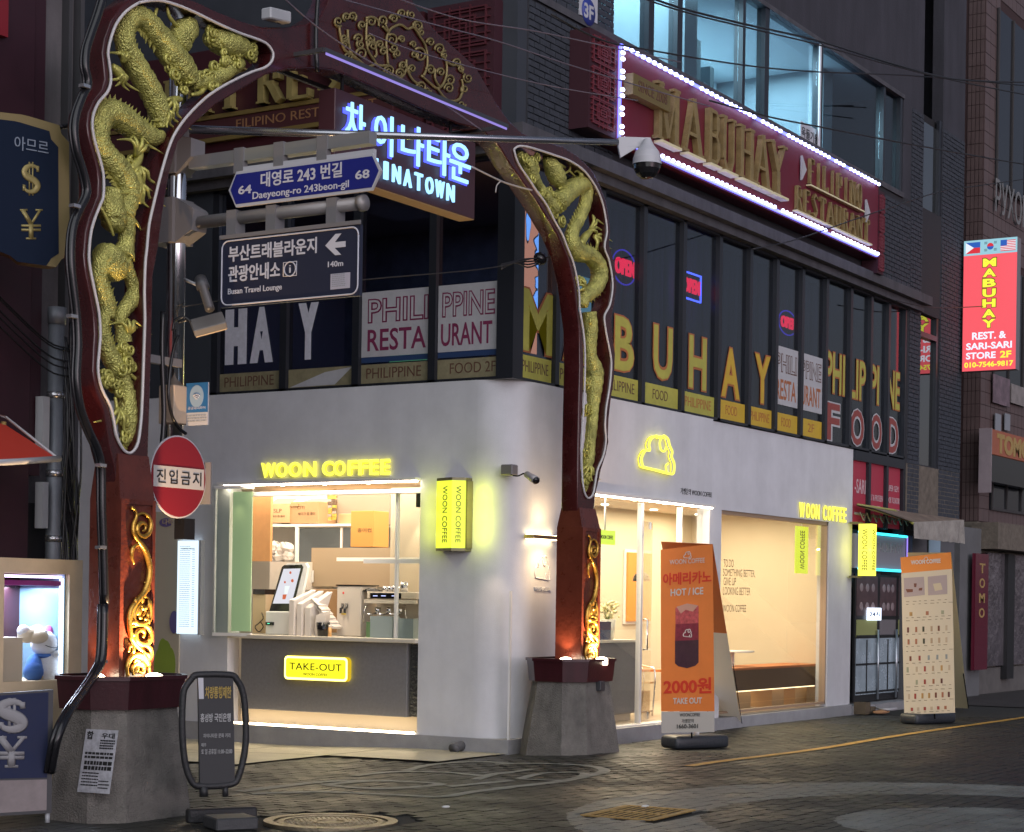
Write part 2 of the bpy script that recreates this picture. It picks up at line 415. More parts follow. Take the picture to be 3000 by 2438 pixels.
# smooth concrete apron in front of the take-out window
conc = mat('concrete_apron', (.40, .37, .27), .38, bump=.25, bscale=50, var=.25, vscale=2.2)
ap = thing('path', 'x', 'x'); del ap['category']; del ap['label']; ap['kind'] = 'structure'
yy = .02
for i, (y0, y1) in enumerate([(-.02, 1.3), (1.32, 2.75), (2.77, 4.3), (4.32, 6.2), (6.22, 9)]):
    for x0, x1 in (((-1.28, -.02),) if i == 0 else ((-2.66, -1.30), (-1.28, -.02))):
        mb = MB(); sheet(mb, [x0, (x0 + x1) / 2, x1], [y0 + (y1 - y0) * k / 3 for k in range(4)], .006); mb.obj('slab', conc, ap)
# painted swirl on the paving
paint_m = mat('worn_road_paint', (.22, .225, .20), .6, bump=.4, bscale=70, var=.45, vscale=7)
def strip(mb, pts, wd, dz=.004):
    P = [Vector((p[0], p[1], 0)) for p in spline(pts, 5)]
    L = []; R = []
    for i, p in enumerate(P):
        t = (P[min(i + 1, len(P) - 1)] - P[max(0, i - 1)]).normalized(); nn = Vector((-t.y, t.x, 0)) * wd / 2
        L.append((p.x + nn.x, p.y + nn.y, gz(p.x, p.y) + dz)); R.append((p.x - nn.x, p.y - nn.y, gz(p.x, p.y) + dz))
    n = len(P); mb.add(L + R, [(i, i + 1, n + i + 1, n + i) for i in range(n - 1)])
def gp(c, ox, oy): p = onZ(ox + c[0] * .26667, oy + c[1] * .26667, -.045); return (p.x, p.y)
mb = MB()
A_ = (498.4, 1317.2); B_ = (1032.4, 1317.2)
for pts, wd in ([[(1300, 1075), (1500, 1035), (1850, 1020), (2136, 1040)], .09], [[(900, 1112), (1200, 1082), (1600, 1085), (1900, 1112)], .10],
                [[(0, 1232), (300, 1198), (640, 1160), (900, 1150), (1100, 1152)], .12], [[(100, 1250), (600, 1238), (1000, 1252), (1300, 1268), (1600, 1280), (1850, 1236), (2136, 1205)], .11],
                [[(660, 1180), (1100, 1150), (1580, 1175), (1100, 1212), (660, 1180)], .12], [[(1640, 1195), (1900, 1170), (2136, 1150)], .10], [[(1850, 1140), (2000, 1100), (2136, 1092)], .10]):
    strip(mb, [gp(p, *A_) for p in pts], wd)
for pts, wd in ([[(0, 1040), (300, 1042), (700, 1062), (860, 1095), (700, 1130), (500, 1162), (250, 1188), (0, 1212)], .11], [[(0, 1102), (130, 1090), (300, 1075)], .09],
                [[(190, 1138), (380, 1102), (700, 1108), (560, 1152), (190, 1138)], .09]):
    strip(mb, [gp(p, *B_) for p in pts], wd)
o = structure(mb.obj('road_marking', paint_m))
mb = MB()
ylw = mat('yellow_road_line', (.46, .27, .06), .6, bump=.4, bscale=60, var=.35, vscale=9)
strip(mb, [(-.3, -2.2), (3, -2.2), (6, -2.18), (10, -2.19), (16, -2.2), (30, -2.2)], .11, .005)
structure(mb.obj('road_line', ylw))
# manhole cover
mh = thing('manhole_cover', 'round cast iron manhole cover catching yellow light in the lower left of the paving', 'manhole cover', (-5.72, -2.1, gz(-5.72, -2.1)))
iron = mat('cast_iron', (.30, .25, .17), .33, .75, bump=.5, bscale=90, var=.3, vscale=12)
c0 = WL[mh.name]
mb = MB(); 
def ringz(mb, c, r0, r1, z0, z1, n=48):
    vs = []
    for i in range(n):
        a = 2 * PI * i / n
        for r, z in ((r0, z0), (r0, z1), (r1, z1), (r1, z0)): vs.append((c.x + r * math.cos(a), c.y + r * math.sin(a), c.z + z))
    fs = []
    for i in range(n):
        j = (i + 1) % n
        for k in range(4): fs.append((i * 4 + k, j * 4 + k, j * 4 + (k + 1) % 4, i * 4 + (k + 1) % 4))
    mb.add(vs, fs)
ringz(mb, c0, .40, .47, -.02, .006); mb.obj('rim', iron, mh)
mb = MB(); mb.cyl(c0 + Vector((0, 0, -.02)), c0 + Vector((0, 0, -.006)), .395, 48); ringz(mb, c0, .33, .375, -.008, .001); ringz(mb, c0, .10, .13, -.008, .001); mb.obj('lid', iron, mh)
mb = MB()
for i in range(-14, 15):
    for j in range(-14, 15):
        a, b_ = i * .024, j * .024
        if .14 < math.hypot(a, b_) < .315 and (i + j) % 2 == 0:
            th = .6 if (i % 4 in (0, 1)) else 2.2
            d = Vector((math.cos(th), math.sin(th), 0)) * .017; e = Vector((-math.sin(th), math.cos(th), 0)) * .0055
            p = c0 + Vector((a, b_, -.007)); mb.obox(p - d / 2 - e / 2, d, e, Vector((0, 0, .007)))
o = mb.obj('tread_studs', iron, mh); o['kind'] = 'stuff'
# drain grate
gr = thing('drain_grate', 'rusty yellow rectangular drain grate set in the pale swirl of the paving', 'drain grate', (-3.95, -3.6, gz(-3.95, -3.6)))
c0 = WL[gr.name]; rust = mat('rusty_grate', (.42, .27, .09), .6, .3, bump=.4, bscale=60, var=.3, vscale=14)
ux = Vector((.94, .34, 0)); ux = Vector((.99, .07, 0)).normalized(); uy = Vector((-ux.y, ux.x, 0))
hx, hy = .40, .27
mb = MB()
for s in (-1, 1):
    mb.obox(c0 + ux * (-hx) + uy * (s * hy - .02), ux * 2 * hx, uy * .04, Vector((0, 0, .008)))
    mb.obox(c0 + ux * (s * hx - .02) - uy * hy, ux * .04, uy * 2 * hy, Vector((0, 0, .0075)))
mb.obox(c0 - ux * .02 - uy * hy, ux * .04, uy * 2 * hy, Vector((0, 0, .007)))
mb.obj('frame', rust, gr)
bar = None
for s in (-1, 1):
    for k in range(9):
        q = c0 + ux * (s * hx / 2) + uy * (-hy + .035 + k * (2 * hy - .07) / 8)
        if bar is None:
            mb = MB(); mb.obox(c0 - ux * .17 - uy * .009, ux * .34, uy * .018, Vector((0, 0, .006))); b0 = mb.obj('bar', rust, gr); bar = b0; b0.location = q - c0; 
        else: o = link_mesh('bar', bar.data, gr); o.location = q - c0
mb = MB(); mb.box(c0.x - .38, c0.x + .38, c0.y - .26, c0.y + .26, c0.z - .03, c0.z - .012); mb.obj('pit', mat('pit_black', (.01, .01, .01), .9), gr)
# litter
lit = mat('paper_white', (.7, .7, .68), .7)
for (px, py, sx, lab) in ((1346, 1682, .05, 'small crumpled white scrap lying beside the drain grate'), (1142, 1816 / 1.0 - 0, .04, ''), (870 + 80 * .0 + 60, 1683, .05, 'tiny white scrap on the dark paving right of the manhole cover')):
    if not lab: continue
    p = onZ(px, py, -.045); mb = MB(); mb.ball((p.x, p.y, gz(p.x, p.y) + .008), .035, 1.2, .8, .3, 8); tag(mb.obj('paper_scrap', lit), lab, 'litter')
# ================================================================ COFFEE SHOP (ground floor)
G0 = -.06
shop = thing('coffee_shop', 'white rounded corner coffee shop with a bright take-out window and glass door below dark upper windows', 'coffee shop', (0, 0, G0))
white = mat('white_render', (.67, .675, .71), .75, bump=.12, bscale=110, var=.085, vscale=1.7)
T = .20
streaks(white, .055, 3.0, .25)
def plan_prism(pts, z0, z1): return MB().prism([(p[0], p[1], z0) for p in pts], (0, 0, z1 - z0))
R_ = .42
arc_o = [(R_ - R_ * math.cos(a), R_ - R_ * math.sin(a)) for a in [PI / 2 * i / 14 for i in range(15)]]
arc_i = [(R_ - (R_ - T) * math.cos(a), R_ - (R_ - T) * math.sin(a)) for a in [PI / 2 * i / 14 for i in range(15)]]
ZT = 3.77
mb = plan_prism(arc_o + arc_i[::-1], .09, ZT)
for f in range(len(mb.smooth)): mb.smooth[f] = False
cw = mb.obj('corner_wall', white, shop)
for p in cw.data.polygons: p.use_smooth = len(p.vertices) == 4
cw.data.set_sharp_from_angle(angle=math.radians(30))
WY0, WY1, WZ0, WZ1 = 1.11, 3.69, .09, 2.76
mb = MB(); mb.box(0, T, R_, WY0, .09, ZT); mb.box(0, T, WY0, WY1, WZ1, ZT); mb.box(0, T, WY1, 8.0, .09, ZT); mb.box(0, T, WY0, WY1, .0, .10)
mb.obj('side_wall', white, shop)
DX0, DX1, DZ = 1.55, 4.69, 2.71; VX0, VX1, VZ0, VZ1 = 5.03, 8.52, .13, 2.67
mb = MB(); mb.box(R_, DX0, 0, T, .09, ZT); mb.box(DX0, DX1, 0, T, DZ, ZT); mb.obj('front_wall', white, shop)
mb = MB(); mb.box(DX1, VX0, .03, T, .09, 3.75); mb.box(VX0, VX1, .03, T, VZ1, 3.75); mb.box(VX1, 9.38, .03, T, .09, 3.75); mb.box(9.18, 9.38, T, .9, .09, 3.75); mb.obj('window_wall', white, shop)
plin = mat('plinth_concrete', (.33, .33, .345), .7, bump=.35, bscale=90, var=.12, vscale=5)
mb = MB(); mb.box(-.035, .30, -.035, 8.0, -.2, .09); mb.obj('side_plinth', plin, shop)
mb = MB(); mb.box(.3005, 9.30, -.035, .30, -.2, .0895); mb.obj('front_plinth', plin, shop)
edge = mat('white_trim', (.75, .74, .72), .5)
# interior
beige = mat('beige_wall', (.62, .53, .40), .7, var=.03, vscale=1.5); wfloor = mat('shop_floor', (.42, .34, .26), .35, var=.1, vscale=4); ceilm = mat('shop_ceiling', (.62, .56, .47), .8)
mb = MB(); mb.box(.2, 9.18, .2, 7.0, -.15, .095); mb.obj('shop_floor', wfloor, shop)
mb = MB(); mb.box(.2, 9.18, .2, 7.0, 2.80, 2.9); mb.obj('ceiling', ceilm, shop)
mb = MB(); mb.box(4.0, 9.18, 2.4, 2.5, .095, 2.8); mb.box(9.0, 9.18, .2, 2.4, .095, 2.8); mb.obj('back_wall', beige, shop)
mb = MB(); mb.box(2.6, 2.7, 1.35, 7.0, .095, 2.8); mb.box(.2, 2.6, 6.9, 7.0, .095, 2.8); mb.box(2.7, 4.0, 2.4, 2.5, .095, 2.8); mb.obj('kitchen_wall', mat('kitchen_wall', (.52, .50, .46), .7, var=.04), shop)
M_glass = glass('clear_glass', (.96, .97, .96)); M_green = glass('green_glass', (.93, .97, .94), 1.6)
M_dark = glass('dark_glass', (.55, .60, .70), 1.5)
# take-out front: counter, panel, light strips
stone = mat('grey_terrazzo', (.20, .195, .205), .6, bump=.15, bscale=150, var=.10, vscale=30)
mb = MB(); mb.box(.03, .13, WY0 + .16, 3.52, .26, 1.04); p_ = mb.obj('counter_panel', stone, shop); bevel(p_, .004)
mb = MB(); mb.box(-.05, .62, WY0 + .005, 3.66, 1.043, 1.085); p_ = mb.obj('counter_top', mat('counter_white', (.68, .62, .52), .35), shop); bevel(p_, .004)
mb = MB(); mb.box(.05, .20, WY0 + .02, WY0 + .13, .27, 1.04); mb.obj('steel_post', mat('brushed_steel', (.55, .57, .62), .22, .95, bump=.3, bscale=25), shop)
warm = (1.0, .70, .38)
mb = MB(); mb.box(-.025, .005, WY0 + .03, 3.6, .091, .112); mb.obj('floor_light_strip', emis('warm_strip', (1, .80, .52), 16.0), shop)
mb = MB(); mb.box(.14, .16, WY0 + .01, 3.6, .10, .26); mb.obj('toe_panel', mat('toe_cream', (.66, .55, .40), .5), shop)
mb = MB(); mb.box(-.10, .02, WY0, 3.80, 2.745, 2.775); mb.obj('lintel_trim', edge, shop)
mb = MB(); mb.box(-.07, -.02, WY0 + .02, 3.72, 2.730, 2.744); mb.obj('lintel_light', emis('lintel_white', (1, .84, .64), 24.0), shop)
mb = MB(); mb.box(.02, .14, WY0 + .01, 3.66, 2.62, 2.665); mb.obj('window_head', edge, shop)
# glazing of the take-out window: a fixed pane on the right and a sash folded open on the left
mb = MB(); mb.box(.10, .108, WY0 + .005, 1.46, 1.09, 2.62); mb.obj('pane', M_glass, shop, label='fixed glass pane at the right of the take-out window')
mb = MB()
mb.box(.085, .125, 1.455, 1.485, 1.09, 2.62); mb.box(.09, .12, WY0 + .005, 1.9, 1.88, 1.925); mb.obj('window_bar', edge, shop)
a = onX(447, 1018, -.14); b_ = onX(527, 1026, -.04); zt, zb = 2.70, 1.10
def sash(name, p, q, z0, z1, m):
    mb = MB(); U = Vector((q.x - p.x, q.y - p.y, 0)); N = Vector((-U.y, U.x, 0)).normalized() * .02
    o = mb.obox((p.x, p.y, z0), U, N, (0, 0, z1 - z0)).obj(name, m, shop); return o
sash('folded_sash_pane', a, b_, zb, zt, M_green)
mb = MB(); U = Vector((b_.x - a.x, b_.y - a.y, 0)); N = Vector((-U.y, U.x, 0)).normalized() * .04
for z0, z1 in ((zt, zt + .035), (zb - .035, zb)): mb.obox((a.x, a.y, z0), U, N, (0, 0, z1 - z0))
mb.obox((a.x, a.y, zb), U * .04, N, (0, 0, zt - zb)); mb.obox(a.x + 0 * U.x and (0, 0, 0) or (a.x + U.x * .96, a.y + U.y * .96, zb), U * .04, N, (0, 0, zt - zb))
mb.obj('folded_sash_frame', edge, shop)
mb = MB(); mb.obox((a.x + U.x * .42 + .05, a.y + U.y * .42, zb + .02), U * .5, N * .4, (0, 0, zt - zb - .05)); mb.obj('green_glow_panel', mat('green_glow', (.50, .60, .38), .5, emit=(.5, .68, .36), es=.30), shop)  # added panel; its own glow gives the sash a pale lit green
# entrance
mb = MB(); mb.box(DX0, DX1, -.05, .03, DZ - .03, DZ + .005); mb.obj('door_lintel_trim', edge, shop)
mb = MB(); mb.box(DX0 + .03, DX1 - .03, -.03, .01, DZ - .044, DZ - .031); mb.obj('door_lintel_light', emis('lintel_white'), shop)
mb = MB(); mb.box(DX0, DX1, .05, T, .09, .105); mb.obj('door_sill', edge, shop)
dn = onY(1365, 1200, .12).x
mb = MB(); mb.box(DX0, 3.05, .12, .13, .11, 2.64); mb.obj('pane', M_glass, shop, label='fixed glass pane left of the coffee shop door')
door_o = Vector((3.12, .14, .11))
dU = Vector((.86, .30, 0)).normalized() * .9; dN = Vector((-dU.y, dU.x, 0)).normalized() * .012
mb = MB(); mb.obox(door_o, dU, dN, (0, 0, 2.35)); dr = mb.obj('glass_door', M_glass, shop)
mb = MB(); h0 = door_o + dU * .08 + Vector((0, -.03, .85)); mb.tube([h0, h0 + Vector((0, -.05, 0)), h0 + Vector((0, -.05, .35)), h0 + Vector((0, 0, .35))], .012, 8); mb.obj('handle', mat('chrome', (.8, .8, .8), .12, 1), dr)
for z in (.11, 2.46 - .08):
    mb = MB(); mb.obox(door_o + dU * .8 + Vector((0, -.01, z - .11)), dU * .12, dN * 2.6, (0, 0, .09)); mb.obj('patch_fitting', mat('chrome', (.8, .8, .8), .12, 1), dr)
mb = MB(); mb.box(3.05, 3.10, .10, .16, .11, 2.66); mb.box(4.05, 4.09, .10, .16, .11, 2.66); mb.obj('door_jamb', edge, shop)
mb = MB(); mb.box(4.09, 4.69, .12, .13, .11, 2.64); mb.obj('pane', M_glass, shop, label='fixed glass pane right of the coffee shop door')
# picture window
fr_m = mat('tan_frame', (.36, .25, .17), .5)
mb = MB(); mb.box(VX0, VX1, .05, .14, VZ1 - .05, VZ1); mb.box(VX0, VX1, .05, .14, VZ0, VZ0 + .03); mb.box(VX0, VX0 + .025, .05, .14, VZ0, VZ1); mb.box(VX1 - .03, VX1, .05, .14, VZ0, VZ1); mb.obj('window_frame', fr_m, shop)
jx = onY(1642, 1200, .1).x
mb = MB(); mb.box(VX0 + .03, jx - .004, .09, .10, VZ0 + .03, VZ1 - .05); mb.obj('pane', M_glass, shop, label='large left pane of the picture window')
mb = MB(); mb.box(jx + .004, VX1 - .03, .09, .10, VZ0 + .03, VZ1 - .05); mb.obj('pane', M_glass, shop, label='large right pane of the picture window')
# text on the window glass
mb = MB(); dk = mat('window_print', (.22, .16, .10), .6)
for t_, px0, px1, py0, py1 in (('TO DO', 1510, 1531, 1168, 1181), ('SOMETHING BETTER,', 1509, 1576, 1188, 1202), ('GIVE UP', 1510, 1536, 1206, 1219), ('LOOKING BETTER', 1509, 1566, 1226, 1239), ('WOON COFFEE', 1509, 1557, 1263, 1275)):
    a1 = onY(px0, (py0 + py1) / 2, .084); b1 = onY(px1, (py0 + py1) / 2, .084); hh = (py1 - py0) * .0076
    zc = 1.5 + (onY(px0, py0, .084).z + onY(px0, py1, .084).z - 3) / 2
    put_text(mb, t_, (a1.x, .0896, zc - hh / 2), (1, 0, 0), (0, 0, 1), (0, -1, 0), w=b1.x - a1.x, h=hh, depth=.0008)
mb.obj('window_text', dk, shop)
mb = MB()
a1 = onY(1420, 1038, -.004); b1 = onY(1485, 1042, -.004)
put_text(mb, '가맹문의 WOON COFFEE', (a1.x, 0, 2.80), (1, 0, 0), (0, 0, 1), (0, -1, 0), w=b1.x - a1.x, h=.075, depth=.004); mb.obj('small_lettering', mat('black_print', (.02, .02, .02), .5), shop)
# embossed cloud on the corner wall
def cloud_path():
    return [(-.55, -.34), (-.58, -.2), (-.52, -.05), (-.42, .05), (-.30, .06), (-.33, .2), (-.25, .37), (-.08, .46), (.08, .42), (.19, .5), (.34, .43), (.40, .27), (.50, .12), (.48, -.02), (.57, -.17), (.58, -.35), (.54, -.46), (.40, -.47), (-.05, -.43), (-.48, -.40), (-.55, -.34)]
def cloud_tube(mb, F, cx, cy, w, r, c0, curl=True, flat=1.0):
    P = [F.p(cx + p[0] * w, cy + p[1] * w, c0) for p in spline(cloud_path(), 5)]
    mb.tube(P, r, 10)
    if curl:
        mb.tube([F.p(cx + p[0] * w, cy + p[1] * w, c0) for p in spline([(.08, .42), (.05, .28), (.10, .12), (.22, .10), (.28, .22)], 5)], r, 10)
        mb.tube([F.p(cx + p[0] * w, cy + p[1] * w, c0) for p in spline([(.30, -.44), (.28, -.28), (.36, -.22)], 5)], r, 10)
Fr = Face((.0, 0, 0), (1, 0, 0), (0, 0, 1), 1, 1)
pc = onY(1131, 1185, -.0)
mb = MB(); cloud_tube(mb, Fr, pc.x, pc.z, .26, .010, .0); put_text(mb, 'WOON COFFEE', (pc.x - .17, 0, pc.z - .24), (1, 0, 0), (0, 0, 1), (0, -1, 0), w=.34, h=.04, depth=.012)
mb.obj('embossed_cloud', white, shop)
# pipe stub through the plinth
pp = onX(955, 1562, -.1)
pipe = thing('drain_pipe', 'short grey drain pipe stub poking out of the white shop plinth near the corner', 'pipe', (-.12, pp.y, .0))
mb = MB(); q = WL[pipe.name]
mb.tube([(.0, q.y, 0.005), (-.12, q.y, .0), (-.17, q.y - .0, -.02)], .052, 14); mb.obj('elbow', mat('dark_pipe', (.10, .10, .11), .5, bump=.3, bscale=60), pipe)
mb = MB(); mb.tube([(-.155, q.y, -.012), (-.18, q.y, -.024)], .060, 14); mb.obj('collar', mat('dark_pipe'), pipe)
for k in range(4): y_ = 1.75 + k * .58; mb = MB(); mb.cyl((-.045, y_, 2.722), (-.045, y_, 2.7295), .022, 10); mb.obj('soffit_downlight', emis('lintel_white'), shop); spot('soffit_lamp', (-.095, y_, 2.70), 34, (1, .80, .52), (-.38, 0, -1), 85, .7)
for k in range(4): x_ = 1.9 + k * .75; mb = MB(); mb.cyl((x_, -.012, 2.658), (x_, -.012, 2.6655), .022, 10); mb.obj('soffit_downlight', emis('lintel_white'), shop); spot('soffit_lamp', (x_, -.045, 2.64), 55, (1, .80, .52), (0, -.22, -1), 100, .7)
# interior lights (the ceiling lamps seen through the glass)
def downlight(x, y, z, power, ang=75, col=(1, .76, .48)):
    mb = MB(); mb.cyl((x, y, z - .012), (x, y, z - .002), .05, 14); mb.obj('downlight', emis('downlight_glow', (1, .85, .65), 12), shop)
    spot('downlight_lamp', (x, y, z - .03), power, col, (0, 0, -1), ang, .8, .04)
area('kitchen_ceiling_lamp', (1.3, 3.0, 2.76), 1.6, 125, (1, .84, .64), (0, 0, -1), sizey=3.4)
area('window_head_lamp', (.24, 2.4, 2.72), .06, 20, (1, .86, .68), (.75, 0, -1), sizey=2.3)
area('room_ceiling_lamp', (6.2, 1.3, 2.76), 4.5, 215, (1, .86, .60), (0, 0, -1), sizey=1.6)
area('entrance_ceiling_lamp', (3.0, .9, 2.76), 1.8, 95, (1, .86, .66), (0, 0, -1), sizey=1.0)
downlight(1.32, 1.85, 2.80, 26, 50)
for x_ in (4.4, 5.6, 7.0, 8.4): downlight(x_, 2.0, 2.80, 12, 60)
for x_ in (2.2, 3.6): downlight(x_, .45, 2.80, 16, 80)
# ================================================================ CHINATOWN GATE
YA = -.69; TA = .19
def gp2(p): q = onY(p[0], p[1], YA); return (q.x, q.z)
def curve_solid(loops, y0, th, bev=.0):
    """filled outline with holes (x, z loops), extruded along y"""
    cu = bpy.data.curves.new('c', 'CURVE'); cu.dimensions = '2D'; cu.fill_mode = 'BOTH'; cu.extrude = th / 2 - bev; cu.bevel_depth = bev; cu.bevel_resolution = 2; cu.offset = -bev
    for L in loops:
        s = cu.splines.new('POLY'); s.points.add(len(L) - 1); s.use_cyclic_u = True
        for i, p in enumerate(L): s.points[i].co = (p[0], p[1], 0, 1)
    o = bpy.data.objects.new('c', cu); COL.objects.link(o)
    dg = bpy.context.evaluated_depsgraph_get(); me = bpy.data.meshes.new_from_object(o.evaluated_get(dg))
    mb = MB(); mb.add([(v.co.x, y0 + th / 2 - v.co.z, v.co.y) for v in me.vertices], [tuple(p.vertices) for p in me.polygons])
    bpy.data.objects.remove(o); bpy.data.curves.remove(cu); bpy.data.meshes.remove(me)
    return mb
holeL = [(288, 6), (324, 1.5), (360, 9), (405, 27), (450, 49), (495, 69), (534, 82.5), (555, 93), (567, 111), (564, 129), (549, 142), (522, 151), (480, 171), (435, 198), (399, 231), (372, 264), (354, 297), (336, 354), (321, 414), (309, 468), (304, 520), (301, 547), (299, 607), (300, 667), (298, 727), (295, 817), (292, 877), (286, 922), (276, 941), (264, 945), (252, 934), (240, 907), (235, 877), (228, 847), (210, 811), (202, 772), (205, 727), (207, 697), (204, 652), (195, 607), (186, 562), (183, 532), (187, 487), (195, 457), (207, 427), (213, 411), (214, 375), (210, 348), (201, 315), (193, 285), (190, 261), (193, 237), (204, 213), (222, 192), (229, 168), (226, 135), (223, 111), (228, 84), (240, 51), (261, 24)]
z2 = lambda c: (c[0] * .2133 + 1025.3, c[1] * .2133 + 270.6)
z3 = lambda c: (c[0] * .24606 + 1096.5, c[1] * .24606 + 640.8)
holeR = [z2(c) for c in [(208, 195), (250, 165), (330, 168), (480, 210), (600, 250), (740, 300), (870, 380), (950, 470), (1020, 580), (1070, 700), (1100, 830), (1120, 1000), (1095, 1150), (1140, 1280), (1170, 1450), (1172, 1580), (1145, 1720)]] + \
        [z3(c) for c in [(665, 60), (660, 120), (680, 250), (715, 430), (715, 550), (700, 700), (675, 850), (665, 1000), (672, 1130), (650, 1260), (600, 1380), (580, 1500), (560, 1590), (520, 1620), (490, 1570), (472, 1450), (465, 1200), (480, 900), (490, 700), (495, 400), (480, 200), (450, 20)]] + \
        [z2(c) for c in [(850, 1650), (835, 1500), (790, 1300), (730, 1150), (680, 1020), (610, 900), (530, 740), (430, 600), (350, 480), (250, 330)]]
outer = [(247, 1405), (249, 1200), (246, 1060), (238, 971), (226, 925), (220, 880), (214, 855), (199, 816), (193, 775), (195, 727), (197, 697), (194, 655), (186, 612), (177, 566), (174, 532), (178, 485), (186, 453), (198, 424), (204, 408), (205, 377), (201, 350), (192, 318), (184, 288), (181, 261), (184, 235), (196, 208), (213, 187), (219, 166), (216, 138), (213, 110), (218, 80), (231, 45), (252, 14), (280, -8), (322, -14), (366, -8), (410, 4), (452, 24), (505, 45), (548, 57), (600, 57), (641, 50), (668, 34), (684, 8), (700, -40), (730, -75), (780, -86), (822, -60), (852, -15), (868, 14), (888, 40), (912, 68), (958, 108), (992, 139), (1016, 180), (1037, 218), (1062, 252), (1090, 278), (1130, 294), (1174, 306)] + \
        [z2(c) for c in [(850, 262), (980, 390), (1060, 540), (1120, 700), (1150, 860), (1165, 1000), (1150, 1120), (1190, 1250), (1215, 1400), (1222, 1550), (1200, 1700)]] + \
        [z3(c) for c in [(735, 60), (728, 130), (740, 260), (760, 400), (752, 600), (722, 800), (706, 950), (700, 1100), (705, 1140), (682, 1250), (640, 1380), (620, 1480), (600, 1560), (590, 1620), (585, 1690)]] + \
        [(1240, 1066), (1244, 1090), (1247, 1373), (1211, 1373), (1211, 1118), (1208, 1076), (1204.5, 1055)] + \
        [z3(c) for c in [(442, 1400), (445, 1140), (450, 900), (460, 500), (455, 200), (430, 0)]] + \
        [z2(c) for c in [(800, 1500), (740, 1250), (640, 1020), (600, 960), (500, 790), (400, 640), (300, 500), (190, 350), (80, 170)]] + \
        [(1006, 271), (958, 259), (886, 230), (814, 197), (732, 161), (694, 146), (653, 142), (600, 144), (555, 156), (495, 192), (450, 219), (402, 261), (372, 297), (354, 360), (339, 450), (330, 520), (319.5, 577), (316.5, 727), (313, 850), (310, 940), (310, 971), (316, 1050), (318, 1200), (318, 1405)]
gate = thing('chinatown_gate', 'tall dark red chinatown gate with gold dragons in both legs, arching over the side street on two concrete plinths', 'street gate', (-3.0, -.6, 0))
red = mat('gate_lacquer', (.058, .010, .011), .26, bump=.05, bscale=30, var=.18, vscale=5, coat=.3)
HL = [gp2(p) for p in holeL]; HR = [gp2(p) for p in holeR]; OU = [gp2(p) for p in outer]
mb = curve_solid([OU, HL, HR], YA, TA, .012)
arch = mb.obj('arch', red, gate)
for p in arch.data.polygons: p.use_smooth = True
arch.data.set_sharp_from_angle(angle=math.radians(35))
# back boards behind the dragons are open; LED rope round each opening
rope = mat('rope_light_off', (.62, .60, .60), .4)
for H_ in (HL, HR):
    mb = MB(); P = spline([(p[0], YA - .012, p[1]) for p in H_ + H_[:1]], 3); mb.tube(P, .011, 6); mb.obj('rope_light', rope, gate)
# ---- rounded outer moulding with the black cable conduit running down it (left leg)
mold = [(207, -10), (197, 30), (188, 70), (184, 110), (188, 150), (182, 190), (165, 215), (158, 250), (160, 290), (170, 330), (180, 370), (182, 410), (170, 445), (152, 480), (146, 530), (150, 580), (162, 640), (170, 700), (168, 760), (176, 820), (190, 880), (200, 930), (205, 985)]
cond = thing('cable_conduit', 'pair of glossy black cable conduits strapped down the left leg of the red gate', 'cable conduit', (-6.7, -.6, 0))
blk = mat('black_conduit', (.012, .012, .014), .22)
def yback(px, py): q = onX(px, py, 0); return q
path = [(207, -4), (195, 35), (181, 75), (172, 105), (170, 140), (176, 175), (165, 200), (152, 235), (147, 270), (152, 315), (163, 350), (172, 385), (172, 410), (152, 450), (142, 490), (140, 545), (145, 600), (152, 660), (155, 720), (152, 790), (160, 850), (178, 900), (196, 940), (204, 980), (205, 1060), (208, 1150), (211, 1260), (208, 1365), (196, 1400), (170, 1440), (135, 1490), (112, 1545), (100, 1610)]
mb = MB(); mb.tube([onY(p[0] + 8, p[1], -.72) + Vector((0, 0, 0)) for p in spline(path[:-6], 4)], .030, 10)
low = path[-7:]
def condpt(i, p):
    return onY(p[0] + 6, p[1], (-.74, -.75, -.78, -.90, -1.05, -1.08, -1.0)[i])
mb.tube([tuple(v) for v in spline([tuple(condpt(i, p)) for i, p in enumerate(low)], 4)], .032, 10); mb.obj('conduit', blk, cond)
mb = MB(); mb.tube([tuple(Vector(v) + Vector((-.045, 0, .0))) for v in spline([tuple(condpt(i, p)) for i, p in enumerate(low)], 4)], .016, 8); mb.tube([onY(p[0] - 1, p[1], -.72) for p in spline(path[:-6], 4)], .010, 8); mb.obj('thin_cable', blk, cond)
clampm = mat('steel_clamp', (.6, .6, .62), .25, .9)
for px, py in ((212, 971), (212, 1142), (214, 1380), (178, 180), (158, 430), (152, 660)):
    c = onY(px, py, -.75); mb = MB(); mb.box(c.x - .035, c.x + .03, c.y - .02, c.y + .03, c.z - .011, c.z + .011); mb.obj('clamp', clampm, cond)
